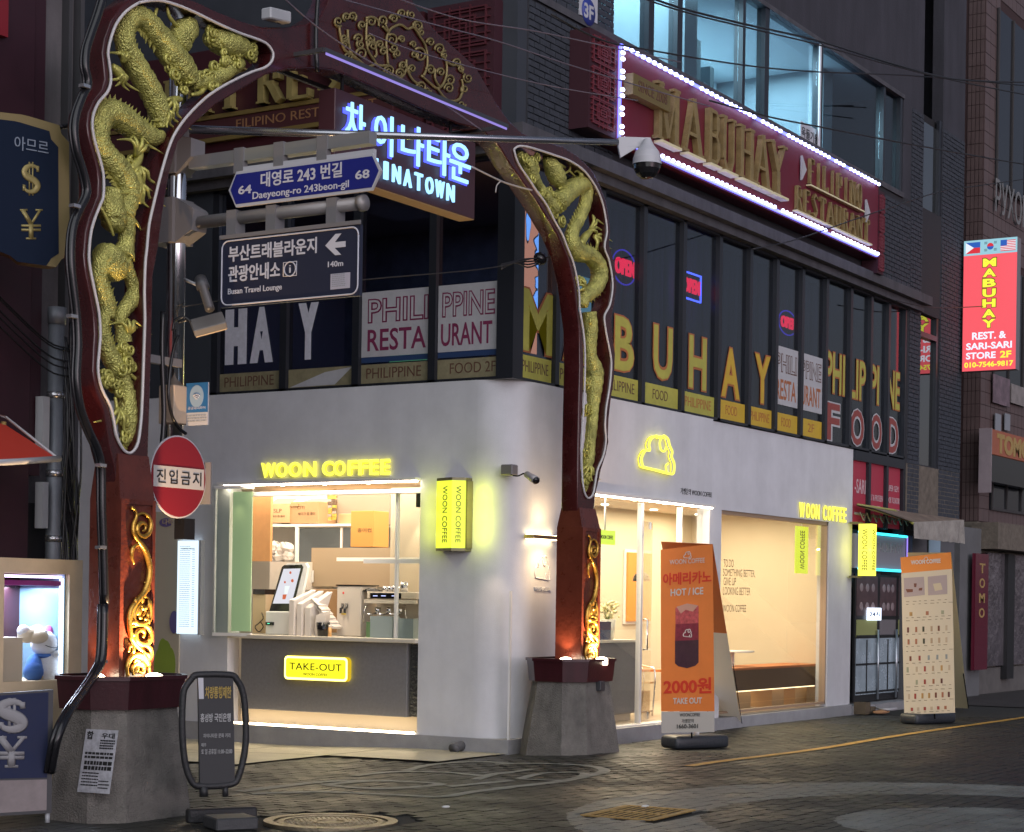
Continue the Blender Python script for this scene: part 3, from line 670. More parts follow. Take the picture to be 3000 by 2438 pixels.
# ---- lower posts, collars and concrete plinths
gold = mat('gold_leaf', (.62, .36, .07), .30, .85, bump=.15, bscale=60, var=.2, vscale=20)
postm = mat('post_lacquer', (.115, .026, .016), .30, bump=.25, bscale=26, var=.22, vscale=6)
concrete = mat('rough_concrete', (.20, .185, .165), .9, bump=.9, bscale=75, var=.30, vscale=5)
collar = mat('collar_lacquer', (.050, .009, .014), .35, bump=.08, bscale=40, coat=.2)
lampm = emis('uplight_glow', (1, .82, .58), 26)
def octo(x0, x1, y0, y1, c, z): return [(x0 + c, y0, z), (x1 - c, y0, z), (x1, y0 + c, z), (x1, y1 - c, z), (x1 - c, y1, z), (x0 + c, y1, z), (x0, y1 - c, z), (x0, y0 + c, z)]
for side, cx, zg, label in (('L', -6.24, -.08, ''), ('R', .385, -.0, '')):
    cy = -.595; zg = gz(cx, cy - .4)
    zc0 = .70; zc1 = .915
    hx0, hy0, hx1, hy1 = .53, .395, .415, .31
    if side == 'L': hy0, hx0 = .385, .53; hy1, hx1 = .30, .43
    yb = cy + (.08 if side == 'R' else .0)
    mb = MB(); mb.frustum(octo(cx - hx0, cx + hx0, yb - hy0, yb + hy0, .19, zg - .03), octo(cx - hx1, cx + hx1, yb - hy1, yb + hy1, .17, zc0 + .01)); mb.obj('concrete_plinth', concrete, gate)
    a, b2 = hx1 + .05, hy1 + .05
    mb = MB(); mb.frustum(octo(cx - a + .02, cx + a - .02, yb - b2 + .02, yb + b2 - .02, .18, zc0), octo(cx - a, cx + a, yb - b2, yb + b2, .19, zc1)); mb.obj('collar', collar, gate)
    mb = MB(); P0 = octo(cx - a - .012, cx + a + .012, yb - b2 - .012, yb + b2 + .012, .195, zc1 - .012); P1 = [(p[0], p[1], zc1 + .016) for p in P0]
    P2 = octo(cx - a + .02, cx + a - .02, yb - b2 + .02, yb + b2 - .02, .18, zc1 + .016); n = 8
    mb.add(P0 + P1 + P2, [(i, (i + 1) % n, (i + 1) % n + n, i + n) for i in range(n)] + [(i + n, (i + 1) % n + n, (i + 1) % n + 2 * n, i + 2 * n) for i in range(n)]); mb.obj('collar_rim', collar, gate)
    # post: thicker lower shaft that tapers into the arch
    pl = onY(246 if side == 'L' else 1210, 1300, -.74); pr_ = onY(318 if side == 'L' else 1248, 1300, -.74)
    x0, x1 = pl.x, pr_.x; y0, y1 = -.745, -.455
    zt = onY(320 if side == 'L' else 1212, 1100 if side == 'R' else 1045, -.745).z; zt2 = zt + (.20 if side == 'R' else .32)
    q = [(x0, y0), (x1, y0), (x1, y1), (x0, y1)]
    mb = MB(); mb.frustum([(a_, b_, zc0) for a_, b_ in q], [(a_, b_, zt) for a_, b_ in q]); 
    q2 = [(x0 + .02, YA - .008), (x1 - .02, YA - .008), (x1 - .02, YA + TA + .008), (x0 + .02, YA + TA + .008)]
    mb.frustum([(a_, b_, zt) for a_, b_ in q], [(a_, b_, zt2) for a_, b_ in q2]); ps = mb.obj('post', postm, gate)
    # raised frame of the carved panel
    mb = MB(); fr = .035
    for a0, a1_, b0, b1 in ((x0 + .0, x0 + fr, zc1, zt), (x1 - fr, x1, zc1, zt), (x0 + fr, x1 - fr, zt - fr, zt)): mb.box(a0, a1_, y0 - .012, y0 - .0005, b0, b1)
    mb.obj('panel_frame', postm, gate)
    # gold scroll relief, the same design on both posts
    S = lambda c: (c[0] * .3, c[1] * .3 + 854.4)
    S2 = lambda c: (c[0] * .3, c[1] * .3 + 1216.1)
    x0L = onY(258, 1300, -.75).x; x1L = onY(318, 1300, -.75).x
    def SC(p):
        q_ = onY(p[0], p[1], -.76)
        if side == 'L': return Vector((q_.x, -.765, q_.z))
        t = (q_.x - x0L) / (x1L - x0L); zz = (q_.z - .93) / (onY(290, 1055, -.76).z - .93)
        return Vector((x0 + .05 + t * (x1 - x0 - .09), -.765, .93 + zz * (zt - .99)))
    mb = MB()
    stems = [([S(c) for c in [(910, 680), (935, 700), (945, 745), (925, 800), (925, 860), (955, 910), (985, 945), (1015, 1000), (1035, 1090), (1030, 1180), (1000, 1270), (950, 1330), (905, 1400), (895, 1480), (905, 1560)]] + [S2(c) for c in [(915, 390), (960, 450), (1010, 500), (1035, 560), (1040, 650)]], .019),
             ([S(c) for c in [(942, 742), (985, 722), (1028, 745), (1045, 800), (1030, 860), (990, 885), (955, 865), (950, 820), (975, 790), (1005, 800), (1005, 835), (985, 845)]], .017),
             ([S(c) for c in [(985, 945), (950, 940), (920, 965), (912, 1015), (930, 1075)]], .013),
             ([S(c) for c in [(985, 1290), (1030, 1320), (1045, 1390), (1035, 1460), (985, 1490), (935, 1480), (925, 1430), (950, 1370), (990, 1370), (1005, 1410), (975, 1440)]], .018),
             ([S2(c) for c in [(905, 300), (940, 295), (990, 290), (1030, 310), (1045, 360), (1030, 410), (985, 425), (945, 400), (940, 350), (970, 325), (1000, 345), (990, 380)]], .019),
             ([S2(c) for c in [(960, 450), (1005, 430), (1040, 455), (1045, 500), (1015, 530), (985, 505), (1000, 475)]], .017),
             ([S2(c) for c in [(885, 650), (880, 580), (905, 520), (950, 500), (1000, 520), (1030, 580), (1035, 650)]], .020),
             ([S2(c) for c in [(890, 480), (900, 440), (925, 460), (905, 500)]], .012),
             ([S2(c) for c in [(925, 640), (915, 590), (950, 560), (990, 580), (990, 620), (955, 615)]], .017),
             ([S(c) for c in [(1010, 1275), (1035, 1240), (1000, 1200)]], .010)]
    for pts, r in stems:
        P = spline([tuple(SC(p)) for p in pts], 5); n = len(P)
        mb.tube(P, [r * (0.45 + .75 * math.sin(PI * min(1, max(0.08, i / n)))) for i in range(n)], 8)
    rs = random.Random(5)
    for k in range(26):   # leaves filling the scroll
        c_ = S2((rs.uniform(915, 1030), rs.uniform(110, 640))) if k < 18 else S((rs.uniform(930, 1030), rs.uniform(1320, 1480)))
        p = SC(c_); a_ = rs.uniform(0, 6.28); d = Vector((math.cos(a_) * .6, 0, math.sin(a_))) * .035
        P = spline([tuple(p - d), tuple(p + Vector((0, -.01, 0))), tuple(p + d + Vector((d.z, 0, -d.x)) * .5)], 3); mb.tube(P, [.004, .010, .013, .015, .013, .010, .003][:len(P)], 6)
    g_ = mb.obj('gold_scroll', gold, gate)
    # uplights in the collar
    for lx, ly in ((x0 - .11, cy - .05), ((x0 + x1) / 2 + .10, y0 - .09)):
        mb = MB(); mb.cyl((lx, ly, zc1 - .045), (lx, ly, zc1 + .014), .060, 16); mb.ball((lx, ly, zc1 + .012), .058, 1, 1, .35, 14); mb.obj('uplight', lampm, gate)
    spot('gate_uplight_front', ((x0 + x1) / 2 + .03, y0 - .13, zc1 + .035), 330 if side == 'L' else 230, (1, .64, .34), (0, .30, 1), 120, .9, .03)
    spot('gate_uplight_side', (x0 - .10, cy, zc1 + .03), 14, (1, .62, .30), (.15, 0, 1), 100, .9, .03)
    mb = MB(); mb.frustum(octo(cx - a + .02, cx + a - .02, yb - b2 + .02, yb + b2 - .02, .18, zc1 - .07), octo(cx - a + .02, cx + a - .02, yb - b2 + .02, yb + b2 - .02, .18, zc1 - .05)); mb.obj('collar_tray', mat('tray_white', (.55, .42, .28), .6), gate)
# small junction box on the right plinth
jb = thing('junction_box', 'small dark box fixed near the top of the right concrete gate plinth', 'junction box', (.42, -.93, .6)); q = onY(1253, 1431, -.86)
mb = MB(); mb.box(q.x - .05, q.x + .05, -.885, -.825, q.z - .05, q.z + .05); bx_ = mb.obj('case', mat('box_dark', (.05, .05, .055), .5), jb); bevel(bx_, .006)
# flyer on the left plinth
fl = [(183, 1521), (250, 1524), (240, 1655), (164, 1652)]
P = [onX(p[0], p[1], -6.775) for p in fl]
n_ = Vector((-6.9, -.9, 0))
Pq = []
cxL, ybL = -6.24, -.595
def plinth_pt(px, py):
    # chamfer plane of the left plinth (leans back with height)
    A0, B0, A1, B1 = Vector((cxL - .53, ybL + .385 - .19, -.1)), Vector((cxL - .53, ybL - .385 + .19, -.1)), Vector((cxL - .43, ybL + .30 - .17, .71)), Vector((cxL - .43, ybL - .30 + .17, .71))
    N = (B0 - A0).cross(A1 - A0).normalized(); d = ray(px, py); t = (A0 - CAM).dot(N) / d.dot(N); p = CAM + d * t
    return p - N * .012 * (1 if N.dot(d) > 0 else -1)
Pq = [plinth_pt(*p) for p in fl]
F = face_from(Pq[0], Pq[1], Pq[3])
fly = thing('flyer', 'torn black and white printed flyer pasted on the concrete gate plinth beside the blue exchange board', 'flyer', tuple((Pq[0] + Pq[2]) / 2))
mb = MB(); F.rect(mb, 0, 1, 0, 1, 0, .003); mb.obj('paper', mat('flyer_paper', (.50, .50, .54), .8, var=.25, vscale=25), fly)
mb = MB(); ink = mat('black_print')
F.text(mb, '합', .06, .26, .84, .97, bold=.02); F.text(mb, '우대', .52, .92, .86, .95, bold=.01)
greek(mb, F, .50, .95, .68, .84, 4, fill=.6, seed=2); greek(mb, F, .08, .95, .52, .64, 2, seed=3); greek(mb, F, .10, .95, .34, .50, 2, fill=.75, seed=4); greek(mb, F, .08, .60, .08, .32, 5, seed=5, fill=.4)
greek(mb, F, .62, .95, .04, .20, 3, seed=9, fill=.35); mb.obj('print', ink, fly)
# ---- gold scrollwork on the crown
GS = lambda c: onY(598.1 + c[0] * .24, c[1] * .24, YA - .012)
streaks(concrete, .35, 5, 1.2); streaks(red, .25, 6, 1.0); streaks(collar, .3, 9, 2)
scroll_m = mat('aged_gold_paint', (.30, .24, .10), .5, .5, bump=.1, bscale=50)
mb = MB()
def sp(c, r, a0, turns, cw=1, n=18):   # spiral in picture-like coordinates (x to the right, y down)
    return [(c[0] + r * (1 - .82 * i / n) * math.cos(a0 + cw * turns * 2 * PI * i / n), c[1] + r * 1.1 * (1 - .82 * i / n) * math.sin(a0 + cw * turns * 2 * PI * i / n)) for i in range(n + 1)]
C_ = [[(700, 160), (690, 280), (700, 420), (740, 500), (770, 550), (700, 580), (620, 520), (560, 460), (535, 350), (530, 260)],
      [(455, 235), (470, 330), (500, 430), (560, 480), (600, 510)], [(890, 570), (800, 570), (770, 550)], [(880, 560), (870, 460), (865, 360), (890, 270), (950, 225), (1000, 220), (1050, 255), (1100, 240), (1150, 310), (1200, 390), (1220, 470), (1220, 580), (1190, 660)],
      [(1170, 660), (1250, 730), (1310, 770), (1360, 730), (1390, 640), (1385, 540), (1350, 470)], [(1310, 770), (1370, 850), (1430, 880), (1500, 860), (1530, 770), (1520, 690)], [(1040, 520), (1045, 600), (1090, 690), (1150, 740)], [(1110, 190), (1120, 240), (1160, 290)],
      [(690, 160), (740, 150), (790, 180), (800, 230)], [(830, 230), (880, 280), (860, 220)], [(1380, 530), (1440, 570), (1500, 560), (1530, 640)], [(1290, 600), (1290, 690), (1330, 760)], [(720, 330), (760, 380), (780, 470), (760, 500)], [(900, 640), (950, 690), (1010, 660), (1040, 600)]]
for c in C_: mb.tube([GS(p) for p in spline(c, 5)], .0125, 6)
for c, r, a0, tn, cw in ((( 450, 190), 42, 1, 1.4, 1), ((520, 150), 36, 2, 1.4, 1), ((570, 145), 38, 1, 1.4, -1), ((655, 220), 36, 2, 1.3, 1), ((735, 190), 45, 3, 1.5, 1), ((830, 180), 42, 1, 1.3, -1), ((625, 340), 42, 3, 1.4, 1), ((640, 390), 36, 4, 1.4, -1), ((500, 330), 32, 0, 1.4, 1), ((505, 390), 30, 0, 1.4, -1), ((650, 470), 52, 3, 1.4, 1), ((530, 490), 42, 5, 1.4, 1),
                         ((730, 350), 45, 3, 1.4, 1), ((750, 400), 42, 3, 1.5, 1), ((810, 390), 34, 3, 1.4, 1), ((840, 450), 36, 0, 1.4, -1), ((930, 165), 38, 3, 1.5, 1), ((1000, 120), 38, 2, 1.4, 1), ((1080, 130), 38, 4, 1.4, -1), ((1140, 230), 46, 3, 1.6, 1), ((1170, 280), 32, 5, 1.4, -1), ((915, 350), 50, 4, 1.4, 1), ((930, 420), 38, 3, 1.4, -1), ((1000, 345), 30, 3, 1.4, 1), ((1100, 390), 28, 3, 1.3, 1),
                         ((1155, 480), 60, 4, 1.5, 1), ((1250, 370), 36, 3, 1.4, 1), ((1330, 430), 46, 3, 1.5, 1), ((1370, 480), 34, 5, 1.3, -1), ((1480, 550), 38, 3, 1.4, 1), ((1520, 600), 32, 5, 1.4, -1), ((1575, 680), 42, 4, 1.4, -1), ((1545, 780), 34, 2, 1.4, 1), ((1520, 910), 34, 0, 1.4, 1), ((1420, 700), 46, 3, 1.5, 1), ((1410, 770), 44, 3, 1.5, 1), ((1250, 610), 42, 3, 1.5, 1), ((1340, 630), 36, 3, 1.4, 1), ((890, 620), 48, 3, 1.6, 1), ((980, 640), 40, 0, 1.5, -1), ((1010, 570), 34, 2, 1.4, 1), ((1090, 600), 36, 2, 1.5, 1), ((1170, 760), 46, 3, 1.5, 1), ((1220, 790), 34, 0, 1.4, 1), ((960, 470), 36, 2, 1.4, 1), ((1110, 480), 34, 1, 1.4, -1)):
    mb.tube([GS(p) for p in sp(c, r, a0, tn, cw)], [.012 - .005 * i / 18 for i in range(19)], 6)
mb.obj('crown_scrollwork', scroll_m, gate)
# two small spotlights on the shoulder, power cable down the crown
mb = MB(); c = onY(578, 42, -.72); mb.obox(c + Vector((-.14, -.05, -.03)), (.26, 0, .03), (0, .1, 0), (0, 0, .09)); s_ = mb.obj('shoulder_spotlight', mat('light_grey_case', (.45, .46, .48), .5), gate); bevel(s_, .01)
mb = MB(); mb.tube([onY(p[0], p[1], -.73) for p in spline([(664, -10), (661, 30), (659, 90), (662, 150)], 4)], .018, 8); mb.obj('black_drop_cable', blk, gate)
# ---------------------------------------------------------------- dragons in the openings
dragon_m = mat('dragon_gold', (.52, .50, .14), .40, .35, bump=.6, bscale=70, bkind='vor', var=.45, vscale=9)
dragon_s = mat('dragon_gold_smooth', (.54, .51, .13), .38, .40, bump=.3, bscale=30, var=.35, vscale=14)
YD = YA + .095
def mkdragon(K, bodies, curls, claws, plates, spikes, seed, label):
    rs = random.Random(seed)
    mb = MB()
    for body in bodies:
        P = spline(body, 6)
        pts = [onY(*K((p[0], p[1])), YD) for p in P]; rr = [max(.006, p[2] * .00105 * K.k) for p in P]
        # scale-like ripple along the body
        rr = [r * (1 + .045 * math.sin(i * 2.1)) for i, r in enumerate(rr)]
        mb.tube(pts, rr, 14)
    d = mb.obj('dragon', dragon_m, gate, label=label)
    mb = MB()
    for body, sd in spikes:      # a ridge of fins along one side of a body
        P = spline(body, 8)
        for i in range(2, len(P) - 2, 2):
            a = Vector(onY(*K((P[i][0], P[i][1])), YD)); b = Vector(onY(*K((P[i + 1][0], P[i + 1][1])), YD)); t = (b - a).normalized(); nn = Vector((-t.z, 0, t.x)) * sd
            r = P[i][2] * .00105 * K.k; h = .045 * rs.uniform(.7, 1.3)
            base = a + nn * r * .8; tip = a + nn * (r + h) - t * .03
            mb.add([base - t * .02 + Vector((0, -.012, 0)), base + t * .02 + Vector((0, -.012, 0)), base + t * .02 + Vector((0, .012, 0)), base - t * .02 + Vector((0, .012, 0)), tip], [(0, 1, 4), (1, 2, 4), (2, 3, 4), (3, 0, 4), (0, 3, 2, 1)])
    mb.obj('back_fins', dragon_s, d)['kind'] = 'stuff'
    mb = MB()
    for (cx, cy, r, n) in curls:     # clouds and mane: clusters of little volutes
        for k in range(n):
            a_ = rs.uniform(0, 6.28); q = (cx + math.cos(a_) * r * rs.uniform(.0, .9), cy + math.sin(a_) * r * rs.uniform(.0, .9)); s_ = rs.uniform(26, 46)
            c3 = onY(*K(q), YD - rs.uniform(-.02, .07)); R3 = s_ * .00112 * K.k; a0 = rs.uniform(0, 6.28); cw = rs.choice((-1, 1)); N = 14
            pts = [c3 + Vector((math.cos(a0 + cw * i / N * 8.2) * R3 * (1 - .8 * i / N), -.012 * i / N, math.sin(a0 + cw * i / N * 8.2) * R3 * (1 - .8 * i / N))) for i in range(N + 1)]
            mb.tube(pts, [.0135 * (1 - .35 * i / N) for i in range(N + 1)], 6)
            mb.ball(c3 + Vector((0, .02, 0)), R3 * .95, 1, .45, 1, 8)
    mb.obj('cloud_curls', dragon_s, d)['kind'] = 'stuff'
    for (x, y, a_, L) in claws:
        mb = MB()
        p0 = onY(*K((x, y)), YD - .03)
        for k in range(4):
            an = a_ + (k - 1.5) * .55; dv = Vector((math.cos(an), rs.uniform(-.3, .1), math.sin(an)))
            q1 = p0 + dv * L * .5 + Vector((0, -.03, .01)); q2 = p0 + dv * L
            mb.tube(spline([tuple(p0), tuple(q1), tuple(q2), tuple(q2 + Vector((dv.x * .2, -.02, -.035)))], 3), [.017, .018, .017, .016, .014, .013, .012, .009, .006, .002], 7)
        mb.obj('claw', dragon_s, d)
    mb = MB()
    for pl in plates:
        P = spline(pl, 4); mb.tube([onY(*K((p[0], p[1])), YD - .03) for p in P], [max(.003, p[2] * .00105 * K.k) for p in P], 8)
    mb.obj('mane_strands', dragon_s, d)['kind'] = 'stuff'
    return d
class KL:
    k = 1.0
    def __call__(s, c): return (c[0] * .3, c[1] * .3)
K = KL()
o1 = 1424
bodL = [[(1330, 560, 70), (1270, 480, 100), (1200, 390, 98), (1120, 280, 92), (1010, 150, 84), (930, 110, 80), (870, 190, 74), (875, 320, 74), (950, 470, 84), (1040, 620, 84), (1100, 760, 80), (1120, 890, 48)],
        [(1130, 930, 30), (1080, 955, 62), (980, 920, 82), (880, 850, 92), (790, 790, 96), (720, 810, 84), (685, 900, 80), (690, 1000, 82), (740, 1090, 86), (820, 1180, 92), (880, 1290, 92), (880, 1400, 84), (850, 1500, 80)],
        [(790, 1330, 70), (770, 1430, 90), (790, 1520, 96), (770, 1580, 70)], [(870, 1480, 70), (880, 1600, 62), (875, 1700, 60), (850, 1780, 90)],
        [(690, 1740, 60), (740, 1790, 110), (790, 1850, 110), (850, 1800, 60)], [(720, 1820, 80), (690, 1920, 56), (720, 2040, 62), (745, 2130, 62), (745, 2210, 50)], [(840, 1820, 80), (890, 1900, 52), (930, 2010, 48), (910, 2090, 56), (860, 2160, 50), (830, 2220, 44), (850, 2290, 50), (860, 2380, 62)],
        [(730, 2180, 44), (715, 2300, 46), (740, 2420, 60), (800, 2540, 66), (850, 2640, 58), (880, 2740, 60), (885, 2840, 70), (890, 2990, 66), (880, 3090, 30)],
        [(1280, 130, 44), (1300, 190, 90), (1250, 270, 90), (1290, 340, 60)], [(1450, 260, 60), (1540, 290, 100), (1650, 320, 90), (1760, 380, 50)], [(1330, 560, 70), (1420, 560, 70), (1510, 530, 70), (1600, 480, 60), (1680, 440, 40)]]
curL = [(1480, 270, 90, 16), (1620, 310, 110, 18), (1740, 370, 60, 9), (1480, 530, 90, 13), (1600, 450, 70, 9), (1210, 440, 90, 8), (1300, 560, 90, 9), (1560, 250, 60, 6), (870, 2440, 60, 8), (890, 2560, 50, 6), (740, 2640, 70, 9), (830, 2700, 60, 7), (880, 2920, 50, 6), (880, 3060, 40, 5), (900, 1120, 40, 3)]
claL = [(850, 430, 1.57, .07), (845, 520, 4.7, .07), (1190, 690, 4.4, .12), (1150, 770, 4.9, .10), (940, 1080, 1.57, .13), (960, 1160, 4.8, .13), (880, 2330, 1.5, .11), (820, 2840, 4.6, .15), (960, 1270, 4.7, .14)]
plaL = [[(870, 560, 30), (820, 500, 36), (780, 460, 22)], [(1150, 760, 20), (1200, 700, 30), (1260, 690, 18)], [(900, 1180, 40), (960, 1120, 30), (980, 1040, 22)], [(930, 1200, 50), (960, 1310, 44), (970, 1420, 22)], [(1090, 60, 12), (1080, 160, 14), (1180, 250, 16), (1300, 380, 14), (1330, 400, 8)], [(1160, 40, 10), (1180, 120, 14), (1240, 190, 14)],
        [(700, 1440, 10), (760, 1560, 14), (790, 1640, 8)], [(880, 1500, 14), (940, 1540, 14), (980, 1600, 6)], [(800, 2760, 12), (810, 2840, 14), (790, 2900, 10)], [(860, 2760, 12), (880, 2860, 14), (860, 2920, 8)], [(1460, 540, 22), (1400, 640, 20), (1330, 660, 12)], [(900, 2600, 14), (960, 2660, 12), (930, 2740, 8)]]
d1 = mkdragon(K, bodL, curL, claL, plaL, [(bodL[0][3:], 1), (bodL[1][1:9], -1), (bodL[1][6:], -1), (bodL[5], 1), (bodL[7][:6], 1)], 11, 'large green gold dragon in the wide left opening of the gate')
class KR:
    k = 1.12
    def __call__(s, c): return z2(c)
K = KR()
def zz(c):  # third crop to second-crop units
    D_ = z3(c); return ((D_[0] - 1025.3) / .2133, (D_[1] - 270.6) / .2133)
low = [(540, 40, 62), (550, 180, 66), (548, 300, 58), (552, 420, 56), (585, 540, 78), (580, 690, 72), (572, 850, 52), (560, 1000, 52), (545, 1150, 50), (530, 1290, 56), (512, 1400, 36), (500, 1520, 34), (505, 1580, 14)]
bodR = [[(540, 260, 40), (600, 380, 76), (650, 490, 76), (670, 560, 40)], [(640, 720, 90), (720, 640, 84), (810, 560, 84), (890, 530, 78), (930, 600, 60), (910, 740, 58), (850, 880, 58), (790, 1000, 60), (790, 1100, 74), (850, 1200, 80), (940, 1220, 76), (1030, 1310, 78), (1055, 1440, 78), (1000, 1560, 72), (900, 1640, 66), (880, 1720, 60)],
        [(zz((a_, b_))[0], zz((a_, b_))[1], c_) for a_, b_, c_ in low], [(260, 230, 30), (330, 330, 70), (400, 460, 60), (470, 560, 40), (560, 700, 60), (620, 790, 50)]]
curR = [(330, 320, 90, 9), (430, 340, 80, 9), (400, 480, 60, 7), (560, 640, 80, 9), (640, 740, 90, 10), (600, 820, 50, 5), (690, 900, 30, 3), (880, 1480, 40, 3)] + [(zz((a_, b_))[0], zz((a_, b_))[1], 40, 4) for a_, b_ in ((560, 120), (530, 620), (520, 880), (540, 1220), (510, 1460))]
claR = [(960, 980, .6, .15), (1000, 1040, -.6, .15), (850, 500, 1.2, .10), (900, 1560, 2.6, .12), (zz((520, 1330))[0], zz((520, 1330))[1], 4.5, .14)]
plaR = [[(870, 1120, 34), (920, 1040, 34), (970, 990, 22)], [(660, 580, 10), (740, 540, 12), (850, 490, 8)], [(690, 440, 8), (760, 400, 10), (770, 350, 6)], [(760, 400, 8), (820, 460, 6)], [(600, 290, 8), (720, 370, 10)]]
d2 = mkdragon(K, bodR, curR, claR, plaR, [(bodR[1][4:9], -1), (bodR[1][9:], 1), (bodR[2], 1)], 12, 'slim green gold dragon winding down the narrow right opening of the gate')
# ---------------------------------------------------------------- hanging sign box
cbx = thing('chinatown_sign', 'maroon box sign with glowing blue white CHINATOWN lettering hanging under the gate crown', 'sign', (-3, -.6, 5))
YB = -.68
bl = onY(697, 335, YB); br_ = onY(990, 458, YB); tr = onY(990, 310, YB)
zb, zt = br_.z, onY(697, 197, YB).z; x0, x1 = bl.x, br_.x
zt = 5.69
maroon = mat('maroon_case', (.060, .022, .030), .45, bump=.05)
mb = MB(); mb.box(x0, x1, YB, YB + .17, zb, zt); o = mb.obj('case', maroon, cbx); bevel(o, .006)
mb = MB(); mb.box(x0 + .004, x1 - .004, YB + .004, YB + .166, zb - .006, zb - .001); mb.obj('underside', mat('tan_underside', (.40, .26, .12), .6), cbx)
led_b = emis('sign_led_blue_white', (.30, .62, 1.0), 1.9); led_h = emis('sign_halo_blue', (.08, .10, 1.0), 1.6)
lets = [('차', 713, 757, 232, 330), ('이', 774, 815, 262, 340), ('나', 830, 880, 282, 350), ('타', 885, 935, 300, 360), ('운', 932, 978, 315, 383)]
n_l = 5; ws = (x1 - x0)
hz0, hz1 = zb + .47 * (zt - zb) - .03, zt - .10
spans = [(712, 757), (773, 815), (835, 882), (880, 925 + 8), (932, 978)]
for (ch, a0, a1_, _, _), in [(l,) for l in lets]:
    xa = onY(a0, 300, YB).x; xb = onY(a1_, 320, YB).x
    mb = MB(); put_text(mb, ch, (xa, YB - .03, zb + .285), (1, 0, 0), (0, 0, 1), (0, -1, 0), w=(xb - xa) * .92, h=.34, bold=.006, depth=.014); mb.obj('letter', led_b, cbx)
    mb = MB(); put_text(mb, ch, (xa - .012, YB - .002, zb + .276), (1, 0, 0), (0, 0, 1), (0, -1, 0), w=xb - xa + .020, h=.343, bold=.035, depth=.004); mb.obj('letter_halo', led_h, cbx)
word = 'CHINATOWN'
xN0 = onY(926, 408, YB).x; xN1 = onY(948, 415, YB).x; wN = xN1 - xN0
pitch = (xN1 - onY(818, 365, YB).x) / 5.9
for i, ch in enumerate(word):
    xr = xN1 - (8 - i) * pitch * 1.02
    mb = MB(); w_ = wN * (.45 if ch == 'I' else 1.12 if ch == 'W' else .95)
    put_text(mb, ch, (xr - wN / 2 - w_ / 2, YB - .02, zb + .08), (1, 0, 0), (0, 0, 1), (0, -1, 0), w=w_ * .70, h=.15, bold=.014, depth=.02); mb.obj('letter', led_b, cbx)
# thin canopy frame over the box
mb = MB()
fr0, fr1 = onY(585, 178, -1.0).x, x1 + .05
for y_ in (-.98, -.30): mb.box(x0 - .55, x1 + .06, y_ - .015, y_ + .015, 5.80, 5.835)
for x_ in (x0 - .55, x1 + .06): mb.box(x_ - .015, x_ + .015, -.98, -.30, 5.801, 5.834)
for x_ in (x0 + .2, x1 - .3): mb.cyl((x_, -.6, zt - .01), (x_, -.6, 6.3), .015, 8)
mb.obj('canopy_frame', mat('dark_steel', (.12, .12, .13), .3, .7), cbx)
mb = MB(); mb.box(x0 - .53, x1 + .04, -.990, -.982, 5.782, 5.799); mb.obj('violet_led_strip', emis('violet_led', (.42, .32, 1.0), .75), cbx)

wrx = thing('loose_cable', 'thin loose cable strung from the chinatown sign to the right gate leg with a hanging end', 'cable', (-1.7, -.7, 5.4))
mb = MB(); q0 = (x1, -.7, 5.38); mb.tube([onY(p[0], p[1], -.74) for p in spline([(984, 348), (1020, 366), (1050, 380), (1085, 391), (1110, 397)], 4)], .008, 6); mb.tube([onY(p[0], p[1], -.75) for p in spline([(1044, 378), (1036, 388), (1034, 402)], 4)], .006, 6); mb.obj('wire', mat('grey_wire', (.45, .42, .40), .5), wrx)
# ================================================================ THINGS IN AND ON THE COFFEE SHOP
bk = mat('black_print')
def kface(px0, py0, px1, py1, x):
    """a face looking towards -x whose corners come from two photo pixels"""
    a = onX(px0, py0, x); b = onX(px1, py1, x)
    return a.y, b.y, b.z, a.z      # y left, y right, z bottom, z top
def kbox(mb, px0, py0, px1, py1, x, dep):
    yl, yr, z0, z1 = kface(px0, py0, px1, py1, x); mb.box(x, x + dep, yr, yl, z0, z1); return Face((x, yl, z0), (0, -1, 0), (0, 0, 1), yl - yr, z1 - z0)
card = mat('cardboard', (.36, .22, .11), .8, bump=.1, bscale=80, var=.08); card2 = mat('cardboard_light', (.45, .30, .16), .8, var=.06)
ztop = 1.086
def clampz(F): return F
# fixed fittings of the kitchen are parts of the shop
wood = mat('warm_wood_panel', (.55, .28, .11), .5, var=.08, vscale=8)
mb = MB(); kbox(mb, 524, 1030, 563, 1171, .75, .04); mb.obj('wood_panel', wood, shop)
mb = MB(); kbox(mb, 563, 1094, 770, 1097, 1.5, .45); mb.obj('high_shelf', mat('shelf_white', (.7, .68, .64), .5), shop)
mb = MB(); kbox(mb, 616, 1099, 621, 1190, 1.5, .02); kbox(mb, 710, 1100, 713, 1145, 1.55, .02); mb.obj('shelf_post', edge, shop)
mb = MB(); kbox(mb, 563, 1020, 680, 1093, 1.97, .02); mb.obj('wall_cupboard', mat('cupboard_white', (.66, .62, .56), .5), shop)
mb = MB(); kbox(mb, 704, 1022, 812, 1095, 1.85, .3); mb.obj('taupe_cupboard', mat('taupe', (.27, .22, .17), .6), shop)
mb = MB(); kbox(mb, 622, 1100, 760, 1225, 2.2, .02); mb.obj('steel_back', mat('cool_steel', (.46, .54, .60), .25, .7), shop)
mb = MB(); F = kbox(mb, 650, 1143, 815, 1225, 1.25, .5); mb.obj('refrigerator_door', mat('fridge_taupe', (.40, .31, .21), .5), shop)
mb = MB(); kbox(mb, 648, 1190, 652, 1215, 1.22, .02); mb.obj('refrigerator_handle', edge, shop)
mb = MB(); kbox(mb, 816, 1018, 880, 1320, .98, .06); p_ = mb.obj('partition', mat('partition_beige', (.56, .48, .36), .7), shop)
